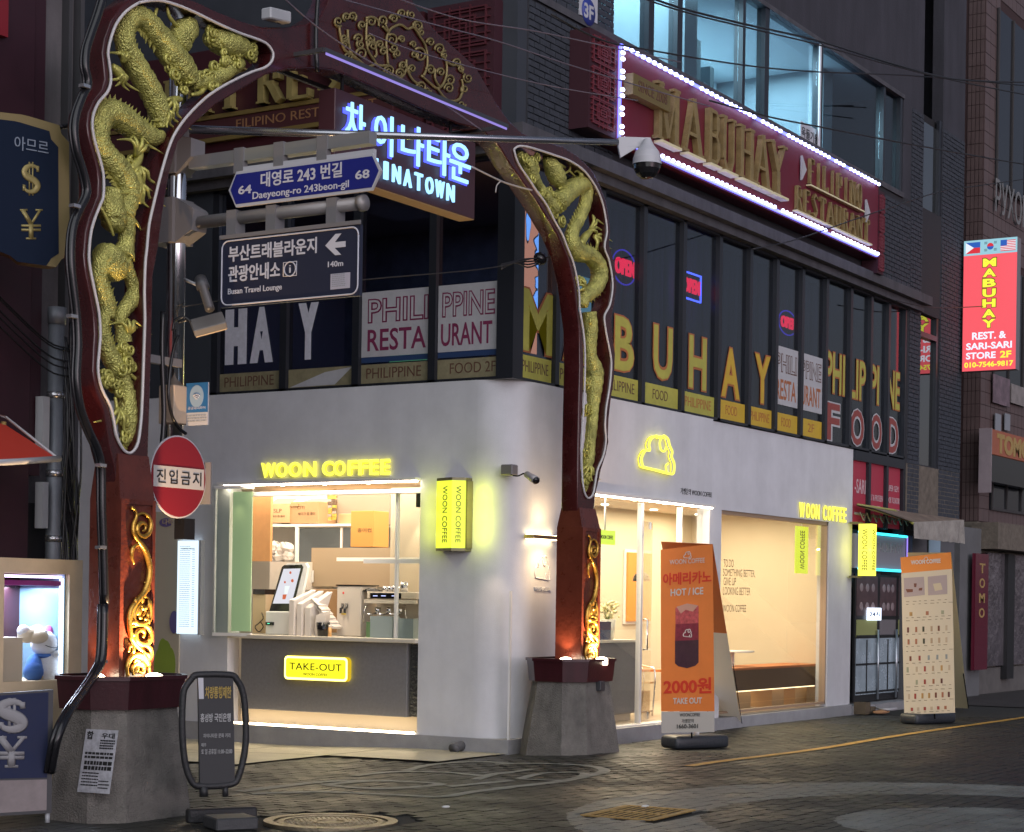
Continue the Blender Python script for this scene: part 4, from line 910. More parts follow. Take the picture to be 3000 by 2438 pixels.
mb = MB(); kbox(mb, 702, 1163, 874, 1171, .36, .02); mb.obj('glass_shelf', mat('glowing_shelf_edge', (.78, .72, .60), .4, emit=(1, .9, .7), es=.35), shop)  # glow put into the shelf edge so it reads brightly lit
spot('partition_spot', (.80, 1.75, 2.66), 30, (1, .80, .55), (.16, 0, -1), 44, .5, .03)
mb = MB(); kbox(mb, 868, 1024, 876, 1058, .12, .04); mb.obj('window_lock', mat('dark_bracket', (.06, .06, .06), .4), shop)
# cardboard boxes
def carton(label, r0, r1, x, dep, m, words=()):
    mb = MB(); yl, yr, z0, z1 = kface(r0[0], r0[1], r1[0], r1[1], x)
    t = thing('cardboard_box', label, 'box', (x, (yl + yr) / 2, z0), 'cardboard boxes stored in the take-out kitchen')
    F = kbox(mb, r0[0], r0[1], r1[0], r1[1], x, dep); b_ = mb.obj('carton', m, t); bevel(b_, .004)
    mb = MB()
    for s_, a0, a1, b0, b1 in words: mb = MB(); F.text(mb, s_, a0, a1, b0, b1, c0=.001, d=.002); mb.obj('print', mat('brown_print', (.12, .06, .03), .7), t)
    return t, F
t, F = carton('open cardboard carton at the left end of the high kitchen shelf', (563, 1052), (604, 1091), 1.5, .4, card2, (('SLP', .2, .6, .55, .75), ('쉐이크 컵 홀더', .02, .75, .30, .42)))
mb = MB(); mb.obox(F.f(0, 1, 0), F.U * F.W, Vector((.14, 0, .07)), Vector((.003, 0, .004))); mb.obox(F.f(1, 1, 0), F.U * .12, Vector((.4, 0, 0)), Vector((0, 0, -.03))); mb.obj('flap', card, t)
t, F = carton('wide brown cardboard carton right of the open one on the high kitchen shelf', (606, 1047), (664, 1092), 1.52, .42, card, (('CITI', .25, .5, .66, .80), ('쉐이크 컵 홀더', .28, .88, .38, .52)))
mb = MB(); mb.obox(F.f(0, 1, -.2), F.U * F.W, Vector((.2, 0, .05)), Vector((.003, 0, .004))); mb.obj('flap', card, t)
carton('small plain cardboard box between the hanging packets and the tall orange carton', (706, 1072), (744, 1092), 1.56, .3, card2)
carton('tall orange cardboard cup carton standing on the taupe refrigerator', (732, 1066), (779, 1141), 1.30, .3, mat('cardboard_orange', (.48, .24, .06), .8), (('종이컵', .3, .9, .40, .52),))
carton('brown cardboard box on the counter behind the paper bags', (650, 1229), (706, 1320), .75, .3, card)
carton('dark taupe box directly left of the white water dispenser', (707, 1231), (740, 1320), .62, .3, mat('taupe_box', (.22, .15, .10), .7))
# hanging packets
t = thing('snack_packets', 'string of small yellow and silver packets hanging from the kitchen ceiling beside the cupboard', 'packets', (1.48, 2.4, 2.6), None)
ph = random.Random(4); mb = MB()
for i in range(10):
    for j in range(2):
        F = kbox(MB(), 684 + j * 9, 1022 + i * 6.2, 692 + j * 9, 1029 + i * 6.2, 1.46, .02)
        mb.k = ph.randrange(3); a_ = F.f(0, 0, 0); mb.obox(a_, F.U * F.W * ph.uniform(.8, 1), F.V * F.H + F.U * ph.uniform(-.01, .01), Vector((.02, 0, ph.uniform(-.01, .01))))
mb.obj('packet_strip', [mat('packet_yellow', (.5, .36, .08), .3, .3), mat('packet_silver', (.5, .5, .5), .2, .7), mat('packet_brown', (.12, .07, .04), .4)], t)
# plastic bag of cups
t = thing('plastic_bag', 'crumpled clear plastic bag of cups lying on the kitchen worktop behind the kiosk', 'plastic bag', (1.2, 3.5, 1.7))
mb = MB(); r_ = random.Random(8)
for i in range(16):
    c = onX(580 + r_.uniform(-15, 22), 1155 + r_.uniform(-18, 20), 1.3); mb.ball(c, r_.uniform(.05, .09), 1, 1, .8, 8)
for i, v in enumerate(mb.v): mb.v[i] = (v[0] + r_.uniform(-.012, .012), v[1] + r_.uniform(-.012, .012), v[2] + r_.uniform(-.012, .012))
for i in range(len(mb.smooth)): mb.smooth[i] = False
mb.obj('bag', mat('crinkled_plastic', (.62, .60, .58), .25, alpha=.75), t)
mb = MB(); kbox(mb, 563, 1172, 640, 1230, 1.15, .5); mb.obj('worktop_cupboard', mat('cupboard_white', (.66, .62, .56), .5), shop)
# kiosk
kx = .22
t = thing('order_kiosk', 'white self order kiosk with a tilted black framed touch screen on the take-out counter', 'kiosk', (kx, 3.2, ztop))
mb = MB(); yl, yr, z0, z1 = kface(553, 1176, 616, 1322, kx)
lean = .14
def kq(px, py, dx): # a point on the leaning screen plane
    p = onX(px, py, kx + .05); return Vector((kx + .05 + (p.z - ztop) * .28 + dx, p.y, p.z))
def kpoly(mb, pts, d0, d1): mb.prism([kq(p[0], p[1], d0) for p in pts], (d1 - d0, 0, 0))
mb = MB(); kpoly(mb, [(556, 1276), (566, 1181), (572, 1174), (610, 1174), (616, 1182), (613, 1274)], .012, .05); mb.obj('screen_back', mat('kiosk_white', (.75, .75, .74), .3), t)
mb = MB(); kpoly(mb, [(553, 1276), (563, 1182), (567, 1178), (603, 1177), (607, 1182), (600, 1276)], 0, .011); mb.obj('bezel', mat('gloss_black', (.01, .01, .012), .15), t)
mb = MB(); kpoly(mb, [(558, 1259), (568, 1186), (603, 1185), (597, 1259)], -.004, -.001); mb.obj('screen', emis('kiosk_screen', (.72, .72, .80), 1.0), t)
mb = MB()
for px, py, r_, in ((584, 1194, .016), (591, 1211, .02), (576, 1214, .014)):
    c = kq(px, py, -.008); mb.ball(c, r_, .2, 1, 1, 10)
kpoly(mb, [(576, 1240), (584, 1240), (583, 1250), (577, 1250)], -.008, -.005); mb.obj('screen_picture', emis('screen_red', (.85, .15, .05), .7), t)
mb = MB(); kpoly(mb, [(577, 1222), (587, 1222), (585, 1239), (579, 1239)], -.0075, -.005); mb.obj('screen_cup', emis('screen_cup', (.80, .86, .86), 1.1), t)
mb = MB(); a_ = onX(553, 1322, kx); b_ = onX(612, 1276, kx); mb.box(kx, kx + .22, b_.y, a_.y, ztop, b_.z); o = mb.obj('base', mat('kiosk_white'), t); bevel(o, .01)
mb = MB(); c = onX(562, 1301, kx - .01); mb.box(kx - .03, kx, c.y - .06, c.y + .04, c.z - .018, c.z + .018); mb.obj('card_reader', mat('gloss_black'), t)
mb = MB(); mb.box(kx - .034, kx - .031, c.y - .02, c.y + .01, c.z - .002, c.z + .006); mb.obj('reader_light', emis('green_led', (.1, .8, .5), 2), t)
# small grey box with QR print left out, and cables
t = thing('payment_terminal', 'tan terminal box with a black printer on top at the left end of the take-out counter', 'terminal', (.35, 3.5, ztop))
mb = MB(); F = kbox(mb, 528, 1239, 553, 1321, .35, .2); mb.obj('stand', mat('tan_box', (.50, .38, .24), .6), t)
mb = MB(); kbox(mb, 528, 1229, 552, 1240, .33, .2); mb.obj('printer', mat('gloss_black'), t)
mb = MB(); P = [onX(p[0], p[1], .32) for p in spline([(546, 1278), (549, 1290), (540, 1300), (532, 1308), (540, 1318), (549, 1308), (544, 1298)], 4)]; mb.tube(P, .006, 6); mb.obj('cable', mat('black_conduit'), t)
# white paper bags in a row
t0 = None
for i, (px, w_, lb) in enumerate(((602, 15, 'first white paper bag beside the kiosk in the row on the take-out counter'), (618, 15, 'second white paper bag in the row on the take-out counter'), (635, 17, 'third white paper bag in the row, leaning over the napkins'))):
    a_ = onX(px, 1320, .10 + .02 * i); z1 = onX(px, 1252 + i * 2, .1).z
    t = thing('paper_bag', lb, 'paper bag', (a_.x, a_.y, ztop), 'white paper bags on the take-out counter')
    y1 = a_.y; y0 = y1 - w_ * .0047
    mb = MB(); mb.frustum([(a_.x, y0, ztop), (a_.x, y1, ztop), (a_.x + .16, y1, ztop), (a_.x + .16, y0, ztop)], [(a_.x, y0, z1 - .03 * i), (a_.x, y1, z1 - .03 * i), (a_.x + .24, y1 - .12, z1 + .12), (a_.x + .24, y0 - .12, z1 + .12)])
    o = mb.obj('bag', mat('bag_white', (.72, .66, .60), .7), t); bevel(o, .004)
t = thing('carton_stack', 'leaning stack of folded white drink carriers beside the paper bags', 'drink carriers', (.2, 2.8, ztop))
for k in range(6):
    mb = MB(); c = onX(650 + k * 6, 1248 + k * 9, .18); mb.obox(c, (0, -.10, -.075), (.16, .0, .0), (0, .012, -.022) if True else None); o = mb.obj('carrier', mat('bag_white'), t)
mb = MB(); c = onX(664, 1322, .2); mb.obox((.2, c.y + .05, ztop), (0, -.1, 0), (.12, 0, 0), (0, 0, .16)); mb.obj('holder', mat('bag_white'), t)
t = thing('straw_cup', 'black cup stuffed with white napkins near the middle of the take-out counter', 'cup', (.12, 2.6, ztop))
c = onX(672, 1320, .14); mb = MB(); mb.cyl((.16, c.y, ztop), (.16, c.y, ztop + .15), .062, 20, .078); mb.obj('cup', mat('gloss_black'), t)
mb = MB()
for k in range(5): mb.obox((.11 + .02 * k, c.y + .07 - .01 * k, ztop + .13), (0, -.13 + .01 * k, .01 * k), (.004, 0, 0), (.01, .0, .10 + .01 * (k % 3))); 
mb.obj('napkin', mat('bag_white'), t)
t = thing('hand_sanitiser', 'small orange capped bottle right of the black napkin cup', 'bottle', (.08, 2.4, ztop)); c = onX(688, 1320, .08)
mb = MB(); mb.cyl((.08, c.y, ztop), (.08, c.y, ztop + .10), .022, 14, .016); mb.obj('bottle', mat('amber', (.75, .42, .16), .3), t); mb = MB(); mb.cyl((.08, c.y, ztop + .10), (.08, c.y, ztop + .125), .017, 12); mb.obj('cap', mat('bag_white'), t)
# water dispenser
t = thing('water_dispenser', 'white countertop water dispenser with two black taps between the boxes and the espresso machine', 'dispenser', (.35, 2.1, ztop))
mb = MB(); yl, yr, z0, z1 = kface(703, 1222, 752, 1320, .36); mb.box(.36, .66, yr, yl, ztop, z1); o = mb.obj('body', mat('cream_white', (.72, .64, .54), .35), t); bevel(o, .008)
mb = MB(); mb.box(.35, .68, yr - .01, yl + .01, z1, z1 + .012); mb.obj('lid', mat('gloss_black'), t)
mb = MB()
for px in (714, 723):
    c = onX(px, 1268, .34); mb.tube([c + Vector((0, 0, .05)), c, c + Vector((-.03, 0, -.01)), c + Vector((-.03, 0, -.06))], .014, 8)
mb.obj('tap', mat('gloss_black'), t)
mb = MB(); c = onX(717, 1281, .355); mb.box(.350, .359, c.y - .03, c.y + .03, c.z - .008, c.z + .008); c = onX(717, 1221 + 17, .355); mb.obj('yellow_sticker', mat('yellow_sticker', (.75, .55, .08), .5), t)
mb = MB(); c = onX(716, 1237, .355); mb.ball((.357, c.y, c.z), .014, .2, 1, 1, 8); mb.obj('logo', mat('red_sticker', (.7, .06, .05), .5), t)
# espresso machine
t = thing('espresso_machine', 'cream espresso machine with a dark display bar and steel group heads at the right end of the counter', 'coffee machine', (.4, 1.7, ztop))
mb = MB(); yl, yr, z0, z1 = kface(765, 1234, 868, 1250, .36); mb.box(.36, .80, yr, yl, z0, z1); mb.box(.60, .80, yr, yl, ztop, z0 + .001); 
yl2, yr2, z0b, z1b = kface(757, 1250, 868, 1262, .33); o = mb.obj('body', mat('machine_cream', (.70, .62, .50), .3), t); bevel(o, .006)
mb = MB(); mb.box(.325, .357, yr2, yl2 - .02, z0b + .01, z1b); o = mb.obj('control_bar', mat('machine_cream'), t)
mb = MB(); yl3, yr3, z0c, z1c = kface(772, 1237, 836, 1249, .352); mb.box(.350, .358, yr3, yl3, z0c, z1c); mb.obj('display', mat('gloss_black'), t)
mb = MB()
for px in (783, 800, 822): c = onX(px, 1243, .35); mb.box(.3475, .3495, c.y - .03, c.y + .03, c.z - .005, c.z + .004)
mb.obj('display_text', emis('display_blue', (.55, .6, 1), 1.5), t)
mb = MB()
for px in (788, 812, 834):
    c = onX(px, 1274, .44); mb.cyl(c + Vector((.0, 0, .04)), c + Vector((0, 0, -.03)), .034, 14); mb.cyl(c + Vector((-.02, 0, -.03)), c + Vector((-.16, .02, -.04)), .012, 8)
chrome = mat('chrome', (.8, .8, .8), .12, 1); mb.obj('group_head', chrome, t)
mb = MB(); yl4, yr4, z0d, z1d = kface(765, 1300, 868, 1322, .34); mb.box(.34, .60, yr4, yl4, ztop, ztop + .09); mb.obj('drip_tray', mat('brushed_steel'), t)
mb = MB(); c = onX(764, 1262, .40); mb.tube([c, c + Vector((-.02, .02, -.08)), c + Vector((-.0, .03, -.2))], .006, 8); c = onX(846, 1262, .40); mb.tube([c, c + Vector((-.03, -.02, -.1)), c + Vector((-.0, -.03, -.2))], .006, 8); mb.obj('steam_wand', chrome, t)
t = thing('saucer_stack', 'dark lid and stacked steel jugs standing on top of the espresso machine', 'cups', (.5, 1.6, z1))
mb = MB(); c = onX(776, 1231, .5); mb.cyl((.5, c.y, z1), (.5, c.y, z1 + .02), .13, 20, .11); mb.cyl((.5, c.y, z1 + .02), (.5, c.y, z1 + .04), .09, 20, .03); mb.obj('lid', mat('gloss_black'), t)
mb = MB()
for px, h_ in ((806, .06), (816, .06), (826, .065), (843, .11)): c = onX(px, 1231, .5); mb.cyl((.5, c.y, z1), (.5, c.y, z1 + h_), .04, 16)
mb.obj('steel_jug', mat('brushed_steel'), t)
t = thing('acrylic_box', 'clear bluish acrylic box of utensils in front of the espresso machine', 'box', (.1, 1.45, ztop))
mb = MB(); yl, yr, z0, z1_ = kface(772, 1285, 818, 1320, .14); mb.box(.14, .28, yr, yl, ztop, z1_); mb.obj('box', mat('pale_acrylic', (.42, .50, .50), .15, alpha=.8), t)
mb = MB(); yl, yr, z0, z1_ = kface(822, 1290, 862, 1320, .16); mb.box(.16, .28, yr, yl, ztop, z1_); mb.obj('side_tray', mat('pale_acrylic'), t)
mb = MB(); yl, yr, z0, z1_ = kface(764, 1297, 772, 1320, .14); mb.box(.14, .25, yr, yl, ztop, z1_); mb.obj('green_pack', mat('green_pack', (.12, .22, .10), .5), t)
# -------- interior of the seating side
t = thing('wall_poster', 'tall plain orange panel hanging on the beige wall seen through the shop door', 'panel', (5, 2.3, 1.2))
mb = MB(); a_ = onY(1311, 1152, 2.34); b_ = onY(1358, 1296, 2.34); mb.box(a_.x, b_.x, 2.34, 2.37, b_.z, a_.z); mb.obj('panel', mat('orange_panel', (.74, .26, .05), .6), t)
mb = MB(); mb.box(a_.x - .04, b_.x + .04, 2.37, 2.395, b_.z - .04, a_.z + .04); mb.obj('frame', edge, t)
t = thing('pendant_lamp', 'black dome pendant lamp hanging on a thin cord before the orange wall panel', 'pendant lamp', (4.5, 1.6, 1.8))
c = onY(1338, 1208, 1.5); mb = MB(); P = [(c.x, 1.5, c.z)]; n = 16
prof = [(.0, .12), (.05, .115), (.09, .09), (.11, .05), (.12, 0)]
for (r, h), (r2, h2) in zip(prof, prof[1:]): mb.sm = True; mb.frustum([(c.x + r2 * math.cos(2 * PI * k / n), 1.5 + r2 * math.sin(2 * PI * k / n), c.z - .03 + h2) for k in range(n)], [(c.x + max(r, .004) * math.cos(2 * PI * k / n), 1.5 + max(r, .004) * math.sin(2 * PI * k / n), c.z - .03 + h) for k in range(n)])
mb.obj('shade', mat('gloss_black'), t)
mb = MB(); mb.cyl((c.x, 1.5, c.z + .09), (c.x, 1.5, c.z + .20), .035, 12); mb.obj('socket', card2, t); mb = MB(); mb.cyl((c.x, 1.5, c.z + .2), (c.x, 1.5, 2.8), .005, 6); mb.obj('cord', mat('gloss_black'), t)
t = thing('floor_stand_sign', 'small lime yellow hanging shop sign with black lettering inside the door beside the gate post', 'hanging sign', (2.4, .5, 2.2))
lime = emis('lime_light', (.62, .86, .06), 1.5)
a_ = onY(1246, 1105, .42); b_ = onY(1283, 1137, .42); mb = MB(); mb.box(a_.x, b_.x, .42, .46, b_.z, a_.z); mb.obj('panel', lime, t)
mb = MB(); put_text(mb, 'WOON COFFEE', (a_.x + .06, .418, (a_.z + b_.z) / 2 - .02), (1, 0, 0), (0, 0, 1), (0, -1, 0), w=(b_.x - a_.x) * .72, h=.045, depth=.004); mb.obj('lettering', bk, t)
mb = MB(); mb.cyl(((a_.x + b_.x) / 2, .44, a_.z), ((a_.x + b_.x) / 2, .44, 2.8), .012, 8); mb.obj('hanger', edge, t)
t = thing('reception_counter', 'low grey terrazzo counter with a cream top just inside the shop door', 'counter', (1.9, .7, .1))
a_ = onY(1245, 1336, .55); b_ = onY(1327, 1487, .55); mb = MB(); mb.box(1.45, b_.x, .55, 1.1, .18, a_.z - .03); mb.obj('body', stone, t); mb = MB(); mb.box(1.42, b_.x + .02, .53, 1.12, a_.z - .03, a_.z); mb.obj('top', mat('counter_white'), t)
mb = MB(); mb.box(1.5, b_.x - .05, .6, 1.05, .096, .18); mb.obj('toe_kick', mat('toe_cream'), t)
t = thing('flower_vase', 'glass vase of white and yellow flowers on the counter inside the door', 'vase', (2.3, .75, a_.z))
c = onY(1268, 1310, .75); c.z = a_.z; mb = MB(); mb.cyl(c, c + Vector((0, 0, .24)), .07, 16, .10); mb.obj('vase', mat('vase_white', (.70, .68, .58), .25), t)
mb = MB(); r_ = random.Random(2)
for i in range(40): q = c + Vector((r_.gauss(0, .09), r_.gauss(0, .05), .30 + r_.uniform(-.04, .16))); mb.ball(q, r_.uniform(.018, .035), 1, 1, .7, 6)
mb.obj('blossoms', mat('blossom', (.72, .66, .36), .6), t)
mb = MB()
for i in range(12): q = c + Vector((r_.gauss(0, .10), 0, .30 + r_.uniform(-.02, .2))); mb.tube([c + Vector((0, 0, .2)), q], .004, 5)
mb.obj('stems', mat('stem_green', (.10, .18, .05), .6), t)
t = thing('coffee_packs', 'dark blue coffee boxes stacked on the counter beside the flower vase', 'boxes', (2.2, .62, a_.z))
for k, (p0, p1) in enumerate((((1247, 1297), (1259, 1332)), ((1260, 1297), (1274, 1332)))):
    u = onY(p0[0], p0[1], .62); v = onY(p1[0], p1[1], .62); mb = MB(); mb.box(u.x, v.x, .62, .72, a_.z, u.z); mb.obj('box', mat('navy_box', (.05, .06, .12), .5), t)
# bench and tables behind the picture window
t = thing('window_bench', 'long orange seat with a brown front behind the picture window', 'bench', (6.5, 1.2, .1))
zt_ = onY(1640, 1393, .32).z; zb_ = onY(1640, 1434, .32).z
mb = MB(); mb.box(4.75, 8.98, .32, .35, zb_, zt_); mb.obj('front_board', mat('brown_board', (.13, .075, .035), .6), t)
mb = MB(); mb.box(4.75, 8.98, .31, .85, zt_, zt_ + .03); mb.obj('seat', mat('orange_seat', (.50, .17, .05), .6), t)
mb = MB()
for x_ in (5.2, 6.5, 7.6, 8.4): mb.box(x_, x_ + .40, .45, .8, .096, zb_)
mb.obj('pedestal', mat('tan_pedestal', (.48, .30, .15), .6), t)
mb = MB(); mb.box(4.8, 8.9, .37, .40, zb_ - .02, zb_ - .002); mb.obj('under_light', emis('seat_strip', (1, .78, .45), 3.0), t)
t = thing('side_table', 'small white round table on a post beside the bench behind the picture window', 'table', (5.4, .8, .1))
c = onY(1548, 1359, .55); mb = MB(); mb.cyl((c.x, .7, c.z - .012), (c.x, .7, c.z + .008), .30, 28); mb.obj('top', edge, t); mb = MB(); mb.cyl((c.x, .7, .10), (c.x, .7, c.z - .012), .035, 12); mb.cyl((c.x, .7, .096), (c.x, .7, .115), .2, 20); mb.obj('post', edge, t)
t = thing('steel_chair', 'bent steel tube chair frame standing inside beside the door', 'chair', (3.3, .8, .1))
mb = MB(); c = onY(1338, 1420, .75)
for dx in (0, .3): mb.tube(spline([(c.x + dx, .75, .10), (c.x + dx, .72, .62), (c.x + dx, .80, .70), (c.x + dx, 1.1, .68), (c.x + dx, 1.12, .10)], 4), .012, 8)
mb.tube([(c.x, .75, .16), (c.x + .3, .75, .16)], .01, 8); mb.obj('frame', chrome, t); mb = MB(); mb.box(c.x - .02, c.x + .32, .75, 1.1, .50, .52); mb.obj('seat', wood, t)
# ================================================================ SIGNS ON THE SHOP
lemon = emis('lemon_light', (1, .95, .10), 1.5); lemon_core = emis('lemon_core', (1.0, 1.0, .25), 2.6); lemon_side = emis('lemon_side', (.80, .52, .0), .9); wall_glow = emis('lemon_wall_glow', (1, .85, .03), 1.8)  # last one: emission added behind the letters to brighten the wall
sgn = thing('takeout_fascia_sign', 'glowing yellow WOON COFFEE letters standing on the lintel over the take-out window', 'sign', (-.1, 2.1, 2.8))
xs_ = -.07
pts = dict(W=(541, 572), O=(571, 597), O2=(598, 626), N=(629, 657), C=(668, 693), O3=(692, 718), F=(722, 742), F2=(744, 765), E=(767, 787), E2=(790, 811))
for ch, (a0, a1) in zip('WOONCOFFEE', pts.values()):
    ya = onX(a0, 985, xs_).y; yb_ = onX(a1, 985, xs_).y; zc = 2.815
    for nm, mt, bo, dd, g in (('letter', lemon_core, .045, .05, 0),):
        mb = MB(); put_text(mb, ch, (xs_ + .04, ya, zc), (0, -1, 0), (0, 0, 1), (-1, 0, 0), w=(ya - yb_) * .93, h=.165, bold=.018, depth=.016); mb.obj('letter', lemon, sgn)
        mb = MB(); put_text(mb, ch, (xs_ + .0405, ya - .008, zc + .008), (0, -1, 0), (0, 0, 1), (1, 0, 0), w=(ya - yb_) * .93 - .016, h=.149, bold=.03, depth=.012); mb.obj('added_back_glow', wall_glow, sgn)  # added glowing copy, hidden behind the letter, throws light on the wall
mb = MB(); mb.box(-.0, .0 - .012, onX(541, 985, 0).y - 2.75 if False else onX(816, 985, 0).y, onX(536, 985, 0).y, 2.80, 2.812); mb.obj('rail', edge, sgn)

# second set on the picture window
sg2 = thing('window_fascia_sign', 'small glowing yellow WOON COFFEE letters at the top right corner of the picture window', 'sign', (7.5, -.05, 2.7))
xa = onY(1673, 1066, -.03).x; xb = onY(1772, 1072, -.03).x; tot = xb - xa
V_ = text_mesh('WOON COFFEE', .03, .05, 3)
zz0 = 2.67
adv = [1.35, 1, 1, 1, .55, 1, 1, .8, .8, .8, .8]; tt = sum(adv); xx = xa
for ch, w_ in zip('WOON COFFEE', adv):
    if ch != ' ': mb = MB(); put_text(mb, ch, (xx, .012, zz0 + .018), (1, 0, 0), (0, 0, 1), (0, -1, 0), w=tot * w_ / tt * .76, h=.205, bold=.015, depth=.012); mb.obj('letter', lemon, sg2)
    if ch != ' ': mb = MB(); put_text(mb, ch, (xx + .012, .013, zz0 + .012 + .018), (1, 0, 0), (0, 0, 1), (0, 1, 0), w=tot * w_ / tt * .76 - .024, h=.18, bold=.01, depth=-.004); mb.obj('back_plate', lemon_side, sg2)
    xx += tot * w_ / tt

# cloud emblem
cl = thing('cloud_sign', 'glowing yellow cloud outline sign on the white wall above the shop door', 'sign', (3, -.05, 3.1))
pc = onY(1373, 947, -.06); F = Face((0, -.06, 0), (1, 0, 0), (0, 0, 1), 1, 1)
mb = MB(); hh = (onY(1373, 900, -.06).z - onY(1373, 989, -.06).z) * .90; ww = (onY(1410, 950, -.06).x - onY(1337, 950, -.06).x) * .92
P = [(pc.x + p[0] / 1.14 * ww, -.06, pc.z + p[1] / 1.0 * hh) for p in spline(cloud_path(), 5)]
mb.tube(P, .015, 10)
for c_ in ([(.08, .42), (.05, .28), (.10, .12), (.22, .10), (.28, .22)], [(.30, -.44), (.28, -.28), (.36, -.22)]): mb.tube([(pc.x + p[0] / 1.14 * ww, -.06, pc.z + p[1] / 1.02 * hh) for p in spline(c_, 5)], .013, 10)
mb.obj('outline', lemon, cl)
mb = MB(); mb.tube([(p[0], -.018, p[2]) for p in P], .006, 6); mb.obj('added_glow_tube', wall_glow, cl)  # added glowing tube behind the outline brightens the wall
# take-out light box
tk = thing('takeout_lightbox', 'rounded glowing yellow TAKE-OUT light box on the grey panel under the counter', 'light box', (-.04, 2.4, .7))
a_ = onX(592, 1367, -.06); b_ = onX(724, 1425, -.06); y0, y1, z0, z1 = b_.y, a_.y, b_.z + .01, a_.z
def rrect(y0, y1, z0, z1, r, x, n=6):
    L = []
    for cy_, cz_, a0 in ((y1 - r, z1 - r, 0), (y0 + r, z1 - r, PI / 2), (y0 + r, z0 + r, PI), (y1 - r, z0 + r, 1.5 * PI)):
        for k in range(n + 1): a = a0 + PI / 2 * k / n; L.append((x, cy_ + r * math.cos(a), cz_ + r * math.sin(a)))
    return L
mb = MB(); mb.prism(rrect(y0, y1, z0, z1, .05, -.05), (.06, 0, 0)); mb.obj('side', lemon_side, tk)
mb = MB(); mb.prism(rrect(y0 + .01, y1 - .01, z0 + .01, z1 - .01, .04, .0105), (.012, 0, 0)); mb.obj('added_back_glow', wall_glow, tk)  # added glowing plate behind the box brightens the panel around it
mb = MB(); mb.prism(rrect(y0 + .004, y1 - .004, z0 + .004, z1 - .004, .046, -.053), (.0025, 0, 0)); mb.obj('rim', emis('lemon_rim', (1, 1, .28), 3.0), tk)
mb = MB(); mb.prism(rrect(y0 + .028, y1 - .028, z0 + .028, z1 - .028, .03, -.056), (.0025, 0, 0)); mb.obj('face', emis('lemon_face', (1, .92, .02), 1.3), tk)
mb = MB(); W = y1 - y0; put_text(mb, 'TAKE-OUT', (-.0561, y1 - .09 * W, z0 + .42 * (z1 - z0)), (0, -1, 0), (0, 0, 1), (-1, 0, 0), w=W * .82, h=.29 * (z1 - z0), depth=.003, spacing=1.05); put_text(mb, 'WOON COFFEE', (-.0561, y1 - .31 * W, z0 + .20 * (z1 - z0)), (0, -1, 0), (0, 0, 1), (-1, 0, 0), w=W * .38, h=.11 * (z1 - z0), depth=.003); mb.obj('lettering', bk, tk)


# blade signs
def vtext(mb, F, s, a0, a1, b0, b1, c0):   # text turned a quarter clockwise, reading down
    U = -F.V; V = F.U
    put_text(mb, s, F.f(a0, b1, c0), U, V, F.N, w=(b1 - b0) * F.H, h=(a1 - a0) * F.W, depth=.003)
bl_ = thing('blade_sign_left', 'lime yellow two sided WOON COFFEE blade light on the left shop wall beside the take-out window', 'blade sign', (-.15, .7, 2.4))
y_c = onX(946, 1070, -.16).y
p0 = onX(911, 1000, -.13); pm_ = onX(943, 1002, -.22); p1 = onX(972, 996, -.12)
ztp, zbt = onX(943, 1002, -.2).z, onX(943, 1143, -.2).z
w1 = Vector((pm_.x - p0.x, pm_.y - p0.y, 0)); 
Fa = Face((p0.x, p0.y, zbt), w1, (0, 0, 1), w1.length, ztp - zbt)
w2 = Vector((p1.x - pm_.x, p1.y - pm_.y, 0)); Fb = Face((pm_.x, pm_.y, zbt), w2, (0, 0, 1), w2.length, ztp - zbt)
mb = MB(); mb.prism([(p0.x, p0.y, zbt), (pm_.x, pm_.y, zbt), (p1.x, p1.y, zbt)], (0, 0, ztp - zbt)); mb.obj('light_body', emis('lime_sign', (.86, .96, .05), 1.15), bl_)
mb = MB(); vtext(mb, Fa, 'WOON COFFEE', .42, .72, .08, .92, .0015); vtext(mb, Fb, 'WOON COFFEE', .30, .66, .08, .92, .0015); mb.obj('lettering', bk, bl_)
mb = MB(); mb.prism([(p0.x + .002, p0.y, ztp), (pm_.x, pm_.y, ztp), (p1.x, p1.y, ztp), (-.0, p1.y, ztp), (0, p0.y, ztp)], (0, 0, .03)); mb.prism([(p0.x + .002, p0.y, zbt - .03), (pm_.x, pm_.y, zbt - .03), (p1.x, p1.y, zbt - .03), (0, p1.y, zbt - .03), (0, p0.y, zbt - .03)], (0, 0, .029)); mb.box(-.11, 0, p1.y - .012, p1.y - .002, zbt, ztp); mb.obj('bracket', mat('bronze_bracket', (.18, .16, .10), .4, .3), bl_)
for f_ in (.2, .5, .8): point('blade_glow_right', (-.13, p1.y - .16, zbt + (ztp - zbt) * f_), 1.5, (.92, 1, .08)); point('blade_glow_left', (-.17, p0.y + .16, zbt + (ztp - zbt) * f_), .8, (.92, 1, .08))
br2 = thing('blade_sign_right', 'lemon yellow two sided WOON COFFEE blade light at the far right end of the white shop wall', 'blade sign', (9.3, -.3, 2.3))
q0 = onX(1791, 1093, 9.25); q1 = onX(1818, 1092, 9.22); q2 = onX(1826, 1090, 9.35); zt_, zb_ = q0.z, onX(1800, 1201, 9.25).z
mb = MB(); mb.prism([(q0.x, q0.y, zb_), (q1.x, q1.y, zb_), (q2.x + .05, q2.y - .0, zb_), (q0.x + .12, q0.y, zb_)], (0, 0, zt_ - zb_)); mb.obj('light_body', emis('lemon_light'), br2)
w1 = Vector((q1.x - q0.x, q1.y - q0.y, 0)); Fa = Face((q0.x, q0.y, zb_), w1, (0, 0, 1), w1.length, zt_ - zb_); mb = MB(); vtext(mb, Fa, 'WOON COFFEE', .30, .70, .10, .90, .0015)
